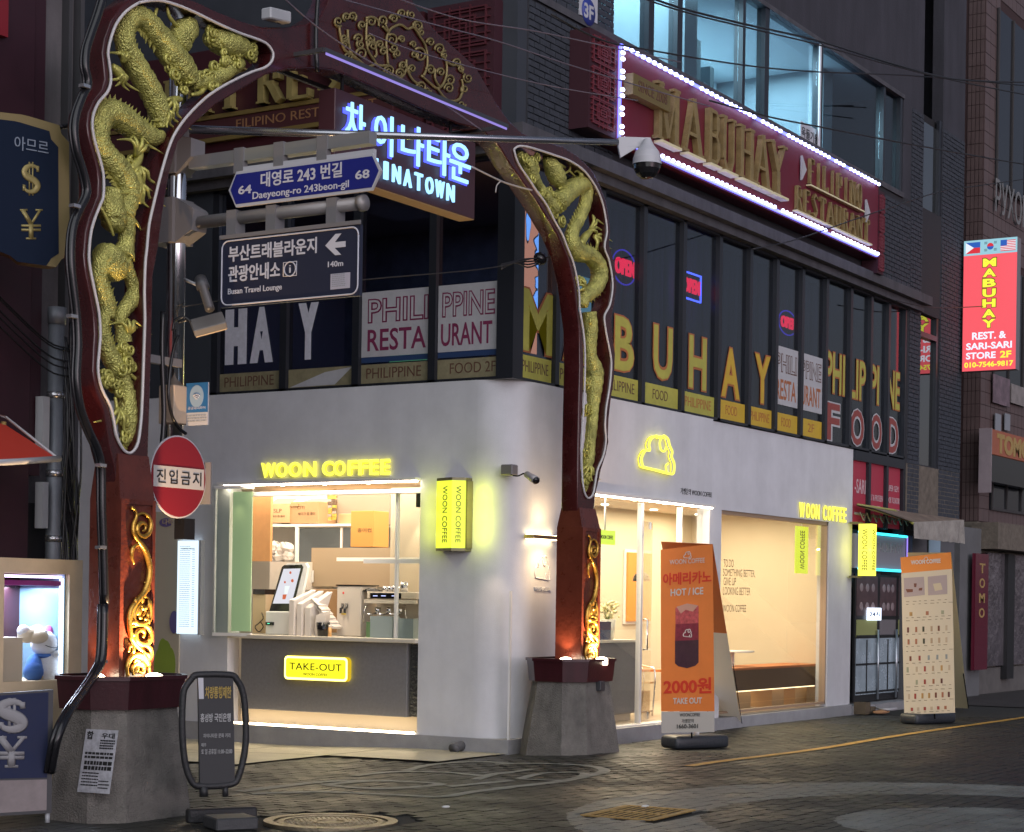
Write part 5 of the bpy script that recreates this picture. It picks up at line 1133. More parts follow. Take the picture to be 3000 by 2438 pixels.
w2 = Vector((q2.x + .05 - q1.x, q2.y - q1.y, 0)); Fb = Face((q1.x, q1.y, zb_), w2, (0, 0, 1), w2.length, zt_ - zb_); vtext(mb, Fb, 'WOON COFFEE', .2, .7, .10, .90, .0015); mb.obj('lettering', bk, br2)
mb = MB(); mb.box(9.2, 9.42, q0.y, -.0, zt_ + .002, zt_ + .03); mb.box(9.2, 9.42, q0.y, -.0, zb_ - .03, zb_ - .002); mb.obj('bracket', mat('bronze_bracket'), br2)
point('right_blade_glow', (9.12, -.25, (zt_ + zb_) / 2), 2.2, (1, .95, .08), .1)
# menu light box on the left wall
hw = thing('mirrored_sign_image', 'small lime yellow panel standing in for a mirrored sign reflection in the picture window', 'hanging sign', (7.8, .35, 2))  # solid panel built in place of the sign's reflection in the glass
a_ = onY(1661, 1097, .35); b_ = onY(1685, 1197, .35); mb = MB(); mb.box(a_.x, b_.x, .35, .37, b_.z, a_.z); mb.obj('panel', emis('lime_sign'), hw)
put = MB(); put_text(put, 'WOON COFFEE', (a_.x + (b_.x - a_.x) * .32, .348, b_.z + .06), (0, 0, 1), (1, 0, 0), (0, -1, 0), w=a_.z - b_.z - .12, h=(b_.x - a_.x) * .36, depth=.003); put.obj('lettering', bk, hw)
mb = MB(); mb.cyl(((a_.x + b_.x) / 2, .36, a_.z), ((a_.x + b_.x) / 2, .36, 2.8), .008, 6); mb.obj('cord', edge, hw)
mnu = thing('menu_lightbox', 'tall cold white menu light box on the shop wall left of the take-out window', 'light box', (-.08, 4.1, 2))
a_ = onX(371, 1128, -.07); b_ = onX(411, 1323, -.07); mb = MB(); mb.box(-.07, 0, b_.y, a_.y, b_.z, a_.z); mb.obj('face', emis('menu_white', (.72, .88, 1), 1.3), mnu)
mb = MB(); mb.box(-.065, -.0, b_.y - .035, b_.y - .001, b_.z - .01, a_.z + .005); mb.obj('side', mat('light_grey_case'), mnu)
F = Face((-.07, a_.y, b_.z), (0, -1, 0), (0, 0, 1), a_.y - b_.y, a_.z - b_.z); mb = MB(); greek(mb, F, .12, .62, .06, .94, 40, c0=.001, d=.002, fill=.20, seed=4); greek(mb, F, .72, .86, .06, .9, 34, c0=.001, d=.002, fill=.2, seed=6); F.text(mb, 'COFFEE MENU', .2, .84, .905, .922); mb.obj('print', mat('grey_print', (.30, .32, .34), .6), mnu)
# cream wall mural strip left of the menu box
mrl = thing('wall_mural', 'pale cream panel with green and purple paint shapes on the wall behind the no entry sign', 'mural', (-.01, 4.6, 1.2))
a_ = onX(323, 1068, -.02); b_ = onX(372, 1420, -.02); yl, yr = a_.y, b_.y - .0
mb = MB(); mb.box(-.02, -.001, yr, yl, b_.z, a_.z); mb.obj('board', mat('mural_cream', (.50, .44, .34), .7), mrl)
mb = MB(); c = onX(345, 1392, -.022); 
for q_, (dy, dz, r_) in enumerate(((.0, .0, .26), (.08, -.05, .22), (-.07, -.02, .2), (.04, .10, .18))): mb.prism([(-.0232 - .0008 * q_, c.y + dy + r_ * math.cos(a) * .42, c.z + dz + .05 + r_ * math.sin(a)) for a in [2 * PI * k / 20 for k in range(20)]], (.0005, 0, 0))
mb.obj('green_shape', mat('mural_green', (.26, .36, .05), .7), mrl)
mb = MB(); c = onX(364, 1298, -.022); mb.prism([(-.0280, c.y + .07 * math.cos(a), c.z + .13 * math.sin(a)) for a in [2 * PI * k / 16 for k in range(16)]], (.001, 0, 0)); c = onX(347, 1090, -.022); mb.prism([(-.0280, c.y + .10 * math.cos(a), c.z + .05 * math.sin(a)) for a in [2 * PI * k / 16 for k in range(16)]], (.001, 0, 0)); mb.obj('purple_shape', mat('mural_purple', (.16, .12, .30), .7), mrl)
mb = MB(); put_text(mb, '다락', (-.0290, onX(340, 1090, -.02).y, c.z - .03), (0, -1, 0), (0, 0, 1), (-1, 0, 0), w=.16, h=.07, depth=.002, bold=.02); mb.obj('lettering', mat('tan_print', (.55, .42, .25), .6), mrl)
# sconce and corner cameras
sc_ = thing('wall_sconce', 'slim up and down wall sconce glowing warm on the rounded shop corner beside the gate leg', 'wall lamp', (.3, -.02, 2.2))
pz = onY(1130, 1121, -.05); sx = .30
mb = MB(); a_ = onY(1098, 1121, -.08).x; b_ = onY(1164, 1121, -.08).x
mb.box(a_ + .08, b_ + .02, -.12, -.0, pz.z - .02, pz.z + .02); o = mb.obj('body', mat('bronze', (.30, .22, .14), .35, .6), sc_); bevel(o, .006)
mb = MB(); mb.box(a_ + .10, b_, -.115, -.01, pz.z + .0205, pz.z + .024); mb.box(a_ + .10, b_, -.115, -.01, pz.z - .026, pz.z - .0205); mb.obj('light_slot', emis('sconce_glow', (1, .78, .45), 9), sc_)
mx_ = (a_ + b_) / 2 + .05
spot('sconce_up', (mx_, -.24, pz.z + .04), 16, (1, .70, .38), (0, .10, 1), 150, 1.0, .05); spot('sconce_down', (mx_, -.24, pz.z - .04), 24, (1, .70, .38), (0, .10, -1), 150, 1.0, .05)
spot('sconce_side_down', (-.16, -.05, pz.z - .05), 13, (1, .72, .42), (.05, .28, -1), 70, 1.0, .04)
cm = thing('security_camera', 'small black bullet camera on a cable under the parapet of the rounded shop corner', 'security camera', (0, -.1, 2.9))
c1 = onX(1056, 981, -.02); mb = MB(); mb.box(c1.x - .0, c1.x + .12, c1.y - .07, c1.y + .07, c1.z - .05, c1.z + .06); o = mb.obj('junction', mat('box_grey', (.16, .15, .16), .5), cm); bevel(o, .01)
mb = MB(); mb.tube([tuple(onX(p[0], p[1], -.07)) for p in spline([(1066, 991), (1080, 993), (1092, 988), (1098, 990)], 4)], .008, 6); mb.obj('arm', mat('gloss_black'), cm)
c2 = onX(1099, 990, -.10); c3 = onX(1118, 1002, -.20); mb = MB(); mb.cyl(c2, c3, .035, 14, .042); mb.obj('camera_body', mat('camera_silver', (.45, .42, .42), .35, .3), cm); mb = MB(); mb.cyl(c3, c3 + (c3 - c2).normalized() * .012, .036, 14); mb.obj('lens', mat('gloss_black'), cm)
# ================================================================ UPPER FLOORS OF THE CORNER BUILDING
bld = thing('corner_building', 'dark brick three storey corner building with wide black windows above the white coffee shop', 'building', (0, 0, 3.77))
brick_m = mat('dark_brick', (.040, .046, .060), .8, bump=.4, bscale=60, var=.25, vscale=9); mortar = mat('dark_mortar', (.030, .030, .036), .9, bump=.3, bscale=50)
rib_m = mat('ribbed_cladding', (.040, .047, .060), .7, var=.12, vscale=3)
plaster = mat('dark_plaster', (.048, .047, .060), .85, bump=.2, bscale=30, var=.14, vscale=2)
steelb = mat('black_mullion', (.030, .033, .042), .35, .3)
dark = mat('unlit_room', (.16, .16, .20), .9)
Z1, Z2, Z3, Z4 = 3.765, 6.09, 7.62, 7.74
XE = 14.0
# floors and inner walls
mb = MB(); mb.box(.15, XE, .15, 9, 3.60, 3.765); mb.obj('second_floor', dark, bld)
mb = MB(); mb.box(.15, XE, .15, 9, 6.12, 6.25); mb.obj('second_ceiling', mat('dim_ceiling', (.20, .21, .24), .9), bld)
mb = MB(); mb.box(.15, XE, 4.6, 4.7, 3.77, 6.12); mb.box(13.9, XE, .15, 4.6, 3.77, 6.12); mb.box(4.5, 4.6, 4.7, 9, 3.77, 6.12); mb.obj('second_inner_wall', dark, bld)
# walls between the window bands
mb = MB(); mb.box(-.0, .18, 0, 9, 6.09, 7.75); mb.box(0, .18, 4.0, 9, Z1, 6.09); mb.obj('side_spandrel', rib_m, bld)
mb = MB(); mb.box(0.18, XE, 0.0, .18, 6.09, 7.72); mb.obj('front_spandrel', mortar, bld)
mb = MB(); mb.box(0, .18, 0, 9, 7.75, 14); mb.obj('side_upper_wall', rib_m, bld)
mb = MB(); mb.box(.18, 12.02, .0, .18, 9.24, 14); mb.box(12.92, XE, 0, .18, 9.24, 14); mb.box(12.02, 12.92, 0, .18, 13.2, 14); mb.box(11.14, 12.02, 0, .18, 7.72, 9.24); mb.box(12.92, XE, 0, .18, 7.72, 9.24); mb.obj('front_upper_wall', plaster, bld)
mb = MB(); mb.box(11.42, 12.02, 0, .18, 3.0, 6.09); mb.box(12.92, XE, 0, .18, 2.6, 6.09); mb.box(12.02, 12.92, 0, .18, 2.6, 3.72); mb.box(11.42, 12.02, 0, .18, 2.6, 3.0); mb.obj('end_wall', mortar, bld)
mb = MB(); mb.box(XE - .1, XE, .18, 9, 2.6, 14); mb.box(.18, XE, 8.9, 9, 3.77, 14); mb.box(0, XE, 0, 9, 14.0, 14.1); mb.obj('back_wall', plaster, bld)
# vertical ribs on the narrow wall beside the corner
rb = None
for i in range(16):
    y_ = .10 + i * .12
    if rb is None: mb = MB(); mb.box(-.022, 0, y_, y_ + .05, 7.80, 9.9); rb = mb.obj('cladding_rib', rib_m, bld)
    else: o = link_mesh('cladding_rib', rb.data, bld); o.location = (0, y_ - .10, 0)
# stepped cornice over the second floor windows
corn = mat('cornice_grey', (.085, .083, .095), .7, bump=.15, bscale=40, var=.1)
mb = MB(); mb.box(-.10, 11.9, -.10, .0, 6.06, 6.16); mb.box(-.10, -.0, 0, 9, 6.06, 6.16); mb.obj('lower_cornice', corn, bld)
mb = MB(); mb.box(-.20, 12.0, -.20, .0, 6.163, 6.30); mb.box(-.20, 0, 0, 9, 6.163, 6.30); mb.obj('upper_cornice', corn, bld)
# second floor windows ---------------------------------------------------------
xm = [0.02, .90, 1.86, 2.85, 3.86, 4.85, 5.75, 6.58, 7.43, 8.28, 9.18, 9.98, 10.70, 11.40]
mb0 = None
def mull(x, y0, y1, x0w, z0, z1, nm='mullion'):
    mb = MB(); mb.box(x - x0w / 2, x + x0w / 2, y0, y1, z0, z1); return mb.obj(nm, steelb, bld)
glassy = glass('dark_glass')
lowz = lambda x: 2.66 if x > 9.3 else Z1
mb = MB(); mb.box(0, .20, 0, .20, Z1, 6.09); mb.obj('corner_post', steelb, bld)
for i, x_ in enumerate(xm):
    if i: mull(x_, .0, .12, .085 if i < 13 else .05, lowz(x_), 6.06)
    if i < len(xm) - 1:
        x1_ = xm[i + 1]; mb = MB(); mb.box(x_ + .045, x1_ - .045, .055, .065, Z1 + .03, 6.05); mb.obj('pane', glassy, bld)
mb = MB(); mb.box(.2, 11.42, .0, .11, Z1, Z1 + .028); mb.box(.2, 11.42, .0, .11, 6.03, 6.06); mb.box(9.38, 11.42, -.005, .12, 3.60, 3.74); mb.obj('window_rail', steelb, bld)
LY = [1.0, 1.985, 2.97, 3.95]
for y_ in LY: mb = MB(); mb.box(0.0, .12, y_ - .045, y_ + .045, Z1, 6.06); mb.obj('mullion', steelb, bld)
ly = [.12] + LY
for a, b_ in zip(ly, ly[1:]): mb = MB(); mb.box(.055, .065, a + .045, b_ - .045, Z1 + .03, 6.05); mb.obj('pane', glassy, bld)
mb = MB(); mb.box(0, .11, .2, 4.0, Z1, Z1 + .028); mb.box(0, .11, .2, 4, 6.03, 6.06); mb.obj('window_rail', steelb, bld)
# red window panels below the second floor at the right end
streaks(plaster, .3, 3, .5); streaks(corn, .35, 5, 2.0)
redp = mat('red_film', (.34, .035, .06), .45, emit=(.5, .03, .07), es=.10)
rx = [9.40, 9.98, 10.70, 11.40]
for k, (a, b_) in enumerate(zip(rx, rx[1:])):
    mb = MB(); mb.box(a + .045, b_ - .045, .05, .06, 2.68, 3.60); mb.obj('red_film_panel', redp, bld)
mb = MB(); pinkw = mat('pink_print', (.62, .45, .48), .6)
def onF(s, px0, px1, py0, py1, m=None, y=.045, bold=0., d=.003, mbx=None, fx=None):
    a = onY(px0, py0, y); b = onY(px1, py1, y); c = onY(px0, py1, y); dd = onY(px1, py0, y)
    h_ = ((a.z - c.z) + (dd.z - b.z)) / 2; zc = (a.z + b.z + c.z + dd.z) / 4
    return put_text(mbx, s, (a.x, y, zc - h_ / 2), (1, 0, 0), (0, 0, 1), (0, -1, 0), w=b.x - a.x, h=h_, depth=d, bold=bold)
onF('-SARI', 1783, 1805, 1000, 1030, mbx=mb, bold=.01)
def wl(s, a, b_, z, h): put_text(mb, s, (a, .045, z), (1, 0, 0), (0, 0, 1), (0, -1, 0), w=b_ - a, h=h, depth=.003)
wl('DRY & FROZEN', 10.04, 10.62, 3.06, .09); wl('PRODUCTS', 10.06, 10.52, 2.90, .09)
wl('SUPER GEM', 10.78, 11.28, 3.24, .09); wl('DOOR TO DOOR', 10.76, 11.33, 3.06, .09); wl('EXPRESS CARGO', 10.76, 11.34, 2.89, .09); wl('AVAILABLE', 10.80, 11.25, 2.74, .07)
mb.obj('red_panel_lettering', pinkw, bld)
# ---- window stickers: gold band at the foot of each pane, words and big letters
goldst = mat('gold_sticker', (.42, .40, .08), .45, var=.12, vscale=10, emit=(.5, .42, .04), es=.045); goldst2 = mat('amber_sticker', (.55, .36, .04), .45, var=.1, vscale=10, emit=(.6, .38, .02), es=.07)
tansk = mat('tan_sticker', (.27, .24, .14), .55, var=.2, vscale=12); brp = mat('brown_lettering', (.13, .06, .04), .5); oup = mat('orange_outline', (.42, .14, .05), .5)
maro = mat('maroon_lettering', (.22, .03, .09), .5); whst = mat('white_sticker', (.50, .50, .52), .5, var=.06, vscale=12)
zb0, zb1 = Z1 + .035, Z1 + .275
bands = ['PHILIPPINE', 'PHILIPPINE', 'PHILIPPINE', 'FOOD', 'PHILIPPINE', 'FOOD', 'PHILIPPINE', 'FOOD', '2F']
for i, s in enumerate(bands):
    a, b_ = xm[i] + (.05 if i else .18), xm[i + 1] - .05
    m_ = goldst if i < 5 else goldst2
    mb = MB(); mb.box(a, b_, .046, .050, zb0, zb1); bnd = mb.obj('gold_band', m_, bld)
    mb = MB(); f = .8 if len(s) > 4 else .42 if len(s) == 4 else .3; w_ = (b_ - a) * f
    put_text(mb, s, ((a + b_) / 2 - w_ / 2, .0455, zb0 + .07), (1, 0, 0), (0, 0, 1), (0, -1, 0), w=w_, h=.115, depth=.002, bold=-.004); mb.obj('band_lettering', brp if i < 4 else oup, bnd)
def big(ch, px0, px1, py0, py1, y=.048, m=goldst, om=oup, ob=.055):
    """a tall window letter with an outline, fitted between photo corners measured on the glass"""
    a = onY(px0, py0, y); c = onY(px0, py1, y); b = onY(px1, (py0 + py1) / 2, y); 
    z1_, z0_ = a.z, c.z; x0_, x1_ = a.x, b.x
    mb = MB(); put_text(mb, ch, (x0_ - .02, y + .001, z0_ - .02), (1, 0, 0), (0, 0, 1), (0, -1, 0), w=x1_ - x0_ + .04, h=z1_ - z0_ + .04, depth=.002, bold=ob); r = mb.obj('letter_outline', om, bld)
    mb = MB(); put_text(mb, ch, (x0_, y - .002, z0_), (1, 0, 0), (0, 0, 1), (0, -1, 0), w=x1_ - x0_, h=z1_ - z0_, depth=.003, bold=.02); mb.obj('letter', m, r)
big('M', 1092, 1152, 600, 730); big('A', 1176, 1222, 625, 750)
big('B', 1283, 1322, 657, 770); big('U', 1364, 1402, 676, 788); big('H', 1438, 1473, 698, 808); big('A', 1506, 1543, 722, 826, m=goldst2); big('Y', 1575, 1606, 737, 838, m=goldst2)
# white sticker PHILIPPINE RESTAURANT on the front, then PHILIPPINE FOOD
for i, (w1_, w2_) in ((7, ('PHILI', 'RESTA')), (8, ('PPINE', 'URANT'))):
    a, b_ = xm[i] + .05, xm[i + 1] - .05; z0_, z1_ = 4.15, 4.92
    mb = MB(); mb.box(a, b_, .046, .050, z0_, z1_); st = mb.obj('white_window_sticker', whst, bld)
    mb = MB(); put_text(mb, w1_, (a + .03, .0455, 4.58), (1, 0, 0), (0, 0, 1), (0, -1, 0), w=(b_ - a) * .90, h=.25, depth=.002, bold=.035); mb.obj('word', brp, st)
    mb = MB(); put_text(mb, w1_, (a + .045, .0425, 4.595), (1, 0, 0), (0, 0, 1), (0, -1, 0), w=(b_ - a) * .85, h=.22, depth=.002, bold=-.012); mb.obj('word_inside', whst, st)
    mb = MB(); put_text(mb, w2_, (a + .03, .0455, 4.22), (1, 0, 0), (0, 0, 1), (0, -1, 0), w=(b_ - a) * .88, h=.27, depth=.002, bold=.012); mb.obj('second_word', oup, st)
for s, i in (('PHI', 9), ('LIP', 10), ('PI', 11), ('NE', 12)):
    a, b_ = xm[i] + .05, xm[i + 1] - .05; f = .92 if len(s) == 3 else .62 if s == 'PI' else .9
    mb = MB(); put_text(mb, s, (a, .047, 4.47), (1, 0, 0), (0, 0, 1), (0, -1, 0), w=(b_ - a) * f, h=.60, depth=.002, bold=.045); r = mb.obj('word_outline', oup, bld)
    mb = MB(); put_text(mb, s, (a + .015, .0445, 4.49), (1, 0, 0), (0, 0, 1), (0, -1, 0), w=(b_ - a) * f - .03, h=.56, depth=.002, bold=.012); mb.obj('word', goldst, r)
for s, i in (('F', 9), ('O', 10), ('O', 11), ('D', 12)):
    a, b_ = xm[i] + .10, xm[i + 1] - .14; w_ = b_ - a; w_ *= .8 if s == 'F' else 1
    mb = MB(); put_text(mb, s, (a, .047, 3.80), (1, 0, 0), (0, 0, 1), (0, -1, 0), w=w_, h=.56, depth=.002, bold=.065); r = mb.obj('letter_outline', whst, bld)
    mb = MB(); put_text(mb, s, (a + .025, .0445, 3.82), (1, 0, 0), (0, 0, 1), (0, -1, 0), w=w_ - .05, h=.52, depth=.002, bold=.02); mb.obj('letter', mat('brick_red_sticker', (.30, .07, .06), .5), r)
# ---- side (left) window stickers
def onS(mb, s, ya, yb, z0, h, x=-.0 + .048, d=.002, bold=0.): put_text(mb, s, (x, ya, z0), (0, -1, 0), (0, 0, 1), (-1, 0, 0), w=ya - yb, h=h, depth=d, bold=bold)
for k, (hi, lo, wA, wB) in enumerate(((1.985, 1.0, 'PHILI', 'RESTA'), (1.0, .12, 'PPINE', 'URANT'))):
    a, b_ = hi - .05, lo + .05 + (.03 if k else 0)
    mb = MB(); mb.box(.046, .050, b_, a, 4.08, 4.775); st = mb.obj('white_window_sticker', whst, bld)
    mb = MB(); onS(mb, wA, a - .08 + .03 * k, b_ + .02 + .03 * k, 4.44, .26, bold=.035, x=.0455); mb.obj('word', maro, st)
    mb = MB(); onS(mb, wA, a - .095 + .03 * k, b_ + .035 + .03 * k, 4.455, .23, bold=-.012, x=.0425); mb.obj('word_inside', whst, st)
    mb = MB(); onS(mb, wB, a - .08 + .04 * k, b_ + .05 + .03 * k, 4.14, .235, bold=.012, x=.0455); mb.obj('second_word', maro, st)
    mb = MB(); mb.box(.0475, .050, b_, a, 4.02, 4.078); mb.obj('blue_strip', mat('blue_strip', (.03, .06, .15), .4), st)
for hi, lo, s in ((3.95, 2.97, 'PHILIPPINE'), (2.97, 1.985, ''), (1.985, 1.0, 'PHILIPPINE'), (1.0, .12, 'FOOD 2F'), (5.0, 3.97, 'FOOD')):
    a, b_ = hi - .05, lo + .05
    mb = MB(); mb.box(.046, .050, b_, a, 3.80, 4.0); st = mb.obj('tan_band', tansk, bld)
    if s:
        mb = MB(); w_ = a - b_; onS(mb, s, a - w_ * (.08 if len(s) > 7 else .2), b_ + w_ * (.12 if len(s) > 7 else .08), 3.85, .11, bold=-.004, x=.0455); mb.obj('band_lettering', brp, st)
    else:
        mb = MB(); mb.prism([(.0455, a - .02, 3.805), (.0455, b_ + .25, 3.81), (.0455, b_ + .02, 3.99), (.0455, a - .5, 3.95)], (.001, 0, 0)); mb.obj('torn_patch', whst, st)
# lettering peeled to white on the left panes
peel = mat('peeled_white', (.66, .66, .74), .6, var=.12, vscale=14)
for ch, px0, px1 in (('U', 384, 420), ('H', 470, 515), ('A', 522, 570), ('Y', 622, 664)):
    a = onX(px0, 700, .048); b = onX(px1, 700, .048)
    mb = MB(); onS(mb, ch, a.y, b.y, 4.10, .62, bold=.11, x=.0475)
    if ch == 'U' and False: pass
    mb.obj('peeled_letter', peel, bld)
mb = MB(); a = onX(812, 742, .09); b = onX(890, 742, .09); mb.box(.09, .10, b.y, a.y, 4.02, 4.10); mb.obj('green_screen', emis('green_screen', (.25, .75, .30), .6), bld)
# curtains and a lit corner inside
mb = MB()
for k in range(60):
    x_ = 2.9 + k * .105; mb.tube([(x_, .42 + .03 * math.sin(k * 1.9), 3.85), (x_, .42 + .03 * math.sin(k * 1.9 + .6), 6.05)], .05, 6, cap=False)
mb.obj('curtain', mat('grey_curtain', (.060, .060, .072), .9), bld)['kind'] = 'stuff'
pos = thing('lit_window_poster', 'glowing orange panel with pale blue drop shapes behind the letter M window at the corner', 'lit panel', (.5, .3, 4))
a_ = onY(1079, 640, .22); b_ = onY(1166, 640, .22)
mb = MB(); mb.box(.24, .87, .24, .25, 4.12, 6.02); mb.obj('panel', emis('orange_panel_light', (.85, .32, .16), 1.7), pos)
bl_m = emis('pale_blue_light', (.22, .50, 1.0), 2.4); ol_m = mat('navy_outline', (.02, .03, .12), .5)
def blob(px, py, rx_, rz_, seed):
    c = onY(px, py, .235); r = random.Random(seed); ph = [r.uniform(0, 6) for _ in range(3)]
    def ring(k, y): return [(min(.865, max(.245, c.x + (rx_ * k * .55) * math.cos(a) * (1 + .22 * math.sin(3 * a + ph[0])))), y, c.z + rz_ * k * math.sin(a) * (1 + .18 * math.sin(2 * a + ph[1]))) for a in [2 * PI * i / 28 for i in range(28)]]
    mb = MB(); mb.prism(ring(1.18, .237), (0, .0015, 0)); mb.obj('shape_outline', ol_m, pos); mb = MB(); mb.prism(ring(1.0, .233), (0, .003, 0)); mb.obj('shape', bl_m, pos)
for px, py, rx_, rz_, s in ((1102, 470, .08, .14, 1), (1128, 510, .20, .10, 2), (1128, 545, .22, .10, 3), (1125, 590, .16, .07, 4), (1085, 612, .06, .10, 5), (1120, 630, .15, .10, 6), (1158, 615, .05, .11, 7)): blob(px, py, rx_, rz_, s)

# neon OPEN signs
def neon(label, px0, px1, py0, py1, ring, cut=''):
    a = onY(px0, (py0 + py1) / 2, .20); b = onY(px1, (py0 + py1) / 2, .20); h_ = (py1 - py0) * .0058 * (1 + a.x * .03)
    zc = (a.z + b.z) / 2; t = thing('neon_open_sign', label, 'neon sign', ((a.x + b.x) / 2, .2, zc), 'red neon OPEN signs in the upper windows')
    mb = MB(); w_ = b.x - a.x; put_text(mb, 'OPEN', (a.x, .2, zc - h_ / 2), (1, 0, 0), (0, 0, 1), (0, -1, 0), w=w_, h=h_, depth=.02, bold=.03); mb.obj('red_letters', emis('neon_red', (1, .01, .05), 3.0), t)
    mb = MB()
    if ring == 'oval': mb.tube([((a.x + b.x) / 2 + w_ * .60 * math.cos(k * PI / 16), .205, zc + h_ * 1.05 * math.sin(k * PI / 16)) for k in range(33)], .009, 6)
    else: mb.tube([(a.x - .06, .205, zc - h_ * .9), (b.x + .06, .205, zc - h_ * .9), (b.x + .06, .205, zc + h_ * .9), (a.x - .06, .205, zc + h_ * .9), (a.x - .06, .205, zc - h_ * .9)], .013, 6)
    mb.obj('blue_border', emis('neon_blue_dim', (.10, .06, .9), 1.0) if ring == 'oval' else emis('neon_blue', (.10, .15, 1), 5.0), t)
neon('dim blue ringed red neon OPEN sign behind the glass above the letter B', 1282, 1323, 543, 573, 'oval')
neon('red neon OPEN sign in a bright blue rectangle above the letter H', 1425, 1458, 584, 611, 'box')
neon('smallest red neon OPEN sign above the white window stickers', 1628, 1659, 663, 685, 'oval')
# a far lit doorway inside the second floor
mb = MB(); mb.box(6.6, 7.5, 3.0, 3.02, 5.55, 6.05); mb.obj('lit_opening', emis('cyan_room', (.30, .75, .80), .55), bld)
mb = MB(); mb.box(7.9, 8.8, 3.0, 3.02, 5.35, 6.05); mb.box(8.1, 8.3, 2.9, 2.92, 5.0, 5.5); mb.obj('lit_opening', emis('cyan_room'), bld)
area('second_floor_dim_lamp', (7.5, 2.2, 6.05), 1.2, 16, (.55, .85, 1.0), (0, 0, -1), sizey=1.2)
area('second_floor_side_fill', (1.8, 2.6, 6.05), 1.0, 7, (.65, .75, 1.0), (0, 0, -1), sizey=1.0)  # added fill with no lamp known here; lifts the dark side windows
mb = MB(); mb.box(3.3, 3.36, 1.2, 4.6, 3.77, 6.1); mb.obj('room_partition', mat('partition_blue_grey', (.12, .14, .18), .7, var=.35, vscale=3), bld)
dot_glow = emis('reflected_dot', (1, .9, .8), 2.0); bq = None  # made-up glowing dots for the light specks in the window glass
for k in range(14):
    p = Vector((1.9 + k * .42 + .1 * math.sin(k * 2.3), 1.1 + .5 * math.sin(k * 1.3), 5.45 + .22 * math.sin(k * 2.1)))
    if bq is None: mb = MB(); mb.ball((0, 0, 0), .016, n=8); o = mb.obj('reflected_dot', dot_glow, bld, loc=(0, 0, 0)); bq = o.data
    else: o = bpy.data.objects.new('reflected_dot', bq); COL.objects.link(o); o.parent = bld
    o.location = p - WL[bld.name]
for k, (tx, ty) in enumerate(((1.2, .9), (1.5, 2.3), (4.2, .8), (5.3, .8), (6.2, .9), (7.1, .8), (8.8, .9))):
    mb = MB(); mb.box(tx, tx + .6, ty, ty + .6, 4.48, 4.52); mb.cyl((tx + .3, ty + .3, 3.77), (tx + .3, ty + .3, 4.48), .04, 8); mb.ball((tx + .3, ty + .3, 4.62), .10, 1, 1, 1.1, 8); mb.obj('dining_table', mat('table_grey', (.20, .17, .15), .5), bld)
# ---- bricks
BW, BH = .215, .068
regs = [(.2, 2.02, 6.31, 7.70), (11.5, 12.02, 2.68, 9.2), (12.92, 13.98, 2.68, 9.2), (10.15, 11.5, 6.31, 7.66), (.2, 2.0, 7.7, 8.4)]
blist = []
for x0, x1, z0, z1 in regs:
    r = 0; z = z0
    while z + BH < z1:
        x = x0 + (-(BW / 2) if r % 2 else 0)
        while x < x1 - .04:
            a = max(x, x0); b = min(x + BW, x1)
            if b - a > .05: blist.append((a, b, z))
            x += BW
        z += BH; r += 1
blist.sort(key=lambda t_: (Vector((t_[0], 0, t_[2])) - CAM).length)
bme = None; nb = 0; rest = MB(); br = random.Random(9)
def bprism(mb, a, b, z, y0):
    c = .003; mb.add([(a + .008, 0, z + .003), (b - .008, 0, z + .003), (b - .008, 0, z + BH - .003), (a + .008, 0, z + BH - .003), (a + .008 + c, y0, z + .003 + c), (b - .008 - c, y0, z + .003 + c), (b - .008 - c, y0, z + BH - .003 - c), (a + .008 + c, y0, z + BH - .003 - c)],
                     [(0, 1, 5, 4), (1, 2, 6, 5), (2, 3, 7, 6), (3, 0, 4, 7), (4, 5, 6, 7)])
for a, b, z in blist:
    full = abs((b - a) - BW) < 1e-4
    if nb < 296 and full:
        if bme is None: mb = MB(); bprism(mb, 0, BW, 0, -.016); o = mb.obj('brick', brick_m, bld, loc=(0, 0, 0)); bme = o.data
        else: o = bpy.data.objects.new('brick', bme); COL.objects.link(o); o.parent = bld
        o.location = Vector((a, -.0 + br.uniform(-.003, .0015), z)) - WL[bld.name]; nb += 1
    else: bprism(rest, a, b, z, -.016 + br.uniform(-.003, .002))
o = rest.obj('bricks_beyond', brick_m, bld); o['kind'] = 'stuff'
# third floor windows ----------------------------------------------------------
W3Z0, W3Z1 = 7.74, 9.22
cyanwall = mat('third_room_wall', (.66, .80, .83), .8)
mb = MB(); mb.box(.5, 11.1, 2.2, 2.3, 7.6, 9.6); mb.obj('third_back_wall', cyanwall, bld)
mb = MB(); mb.box(.2, 11.14, .2, 2.2, 9.25, 9.32); mb.obj('third_ceiling', mat('third_ceiling_mat', (.34, .40, .42), .8), bld)
mb = MB(); mb.box(.2, 11.14, .2, 2.2, 7.62, 7.70); mb.obj('third_floor', dark, bld)
for x_ in (4.75, 9.2): mb = MB(); mb.box(x_, x_ + .35, .5, 2.2, 7.7, 9.25); mb.obj('third_pillar', mat('grey_pillar', (.12, .15, .17), .8), bld)
mb = MB(); mb.box(2.95, 3.75, 1.6, 2.19, 8.35, 8.75); mb.obj('air_conditioner', mat('dark_unit', (.03, .05, .06), .4), bld)
mb = MB()
for k in range(7): mb.ball((5.45 + k * .12, .9, 7.75 + .1 * (k % 3)), .16, 1, 1, 1.3, 8)
for k in range(5): mb.box(5.3 + k * .2, 5.42 + k * .2, .8, 1.0, 7.7, 8.3 + .25 * ((k * 7) % 3))
mb.obj('dark_clutter', mat('dark_clutter', (.05, .10, .12), .8), bld)
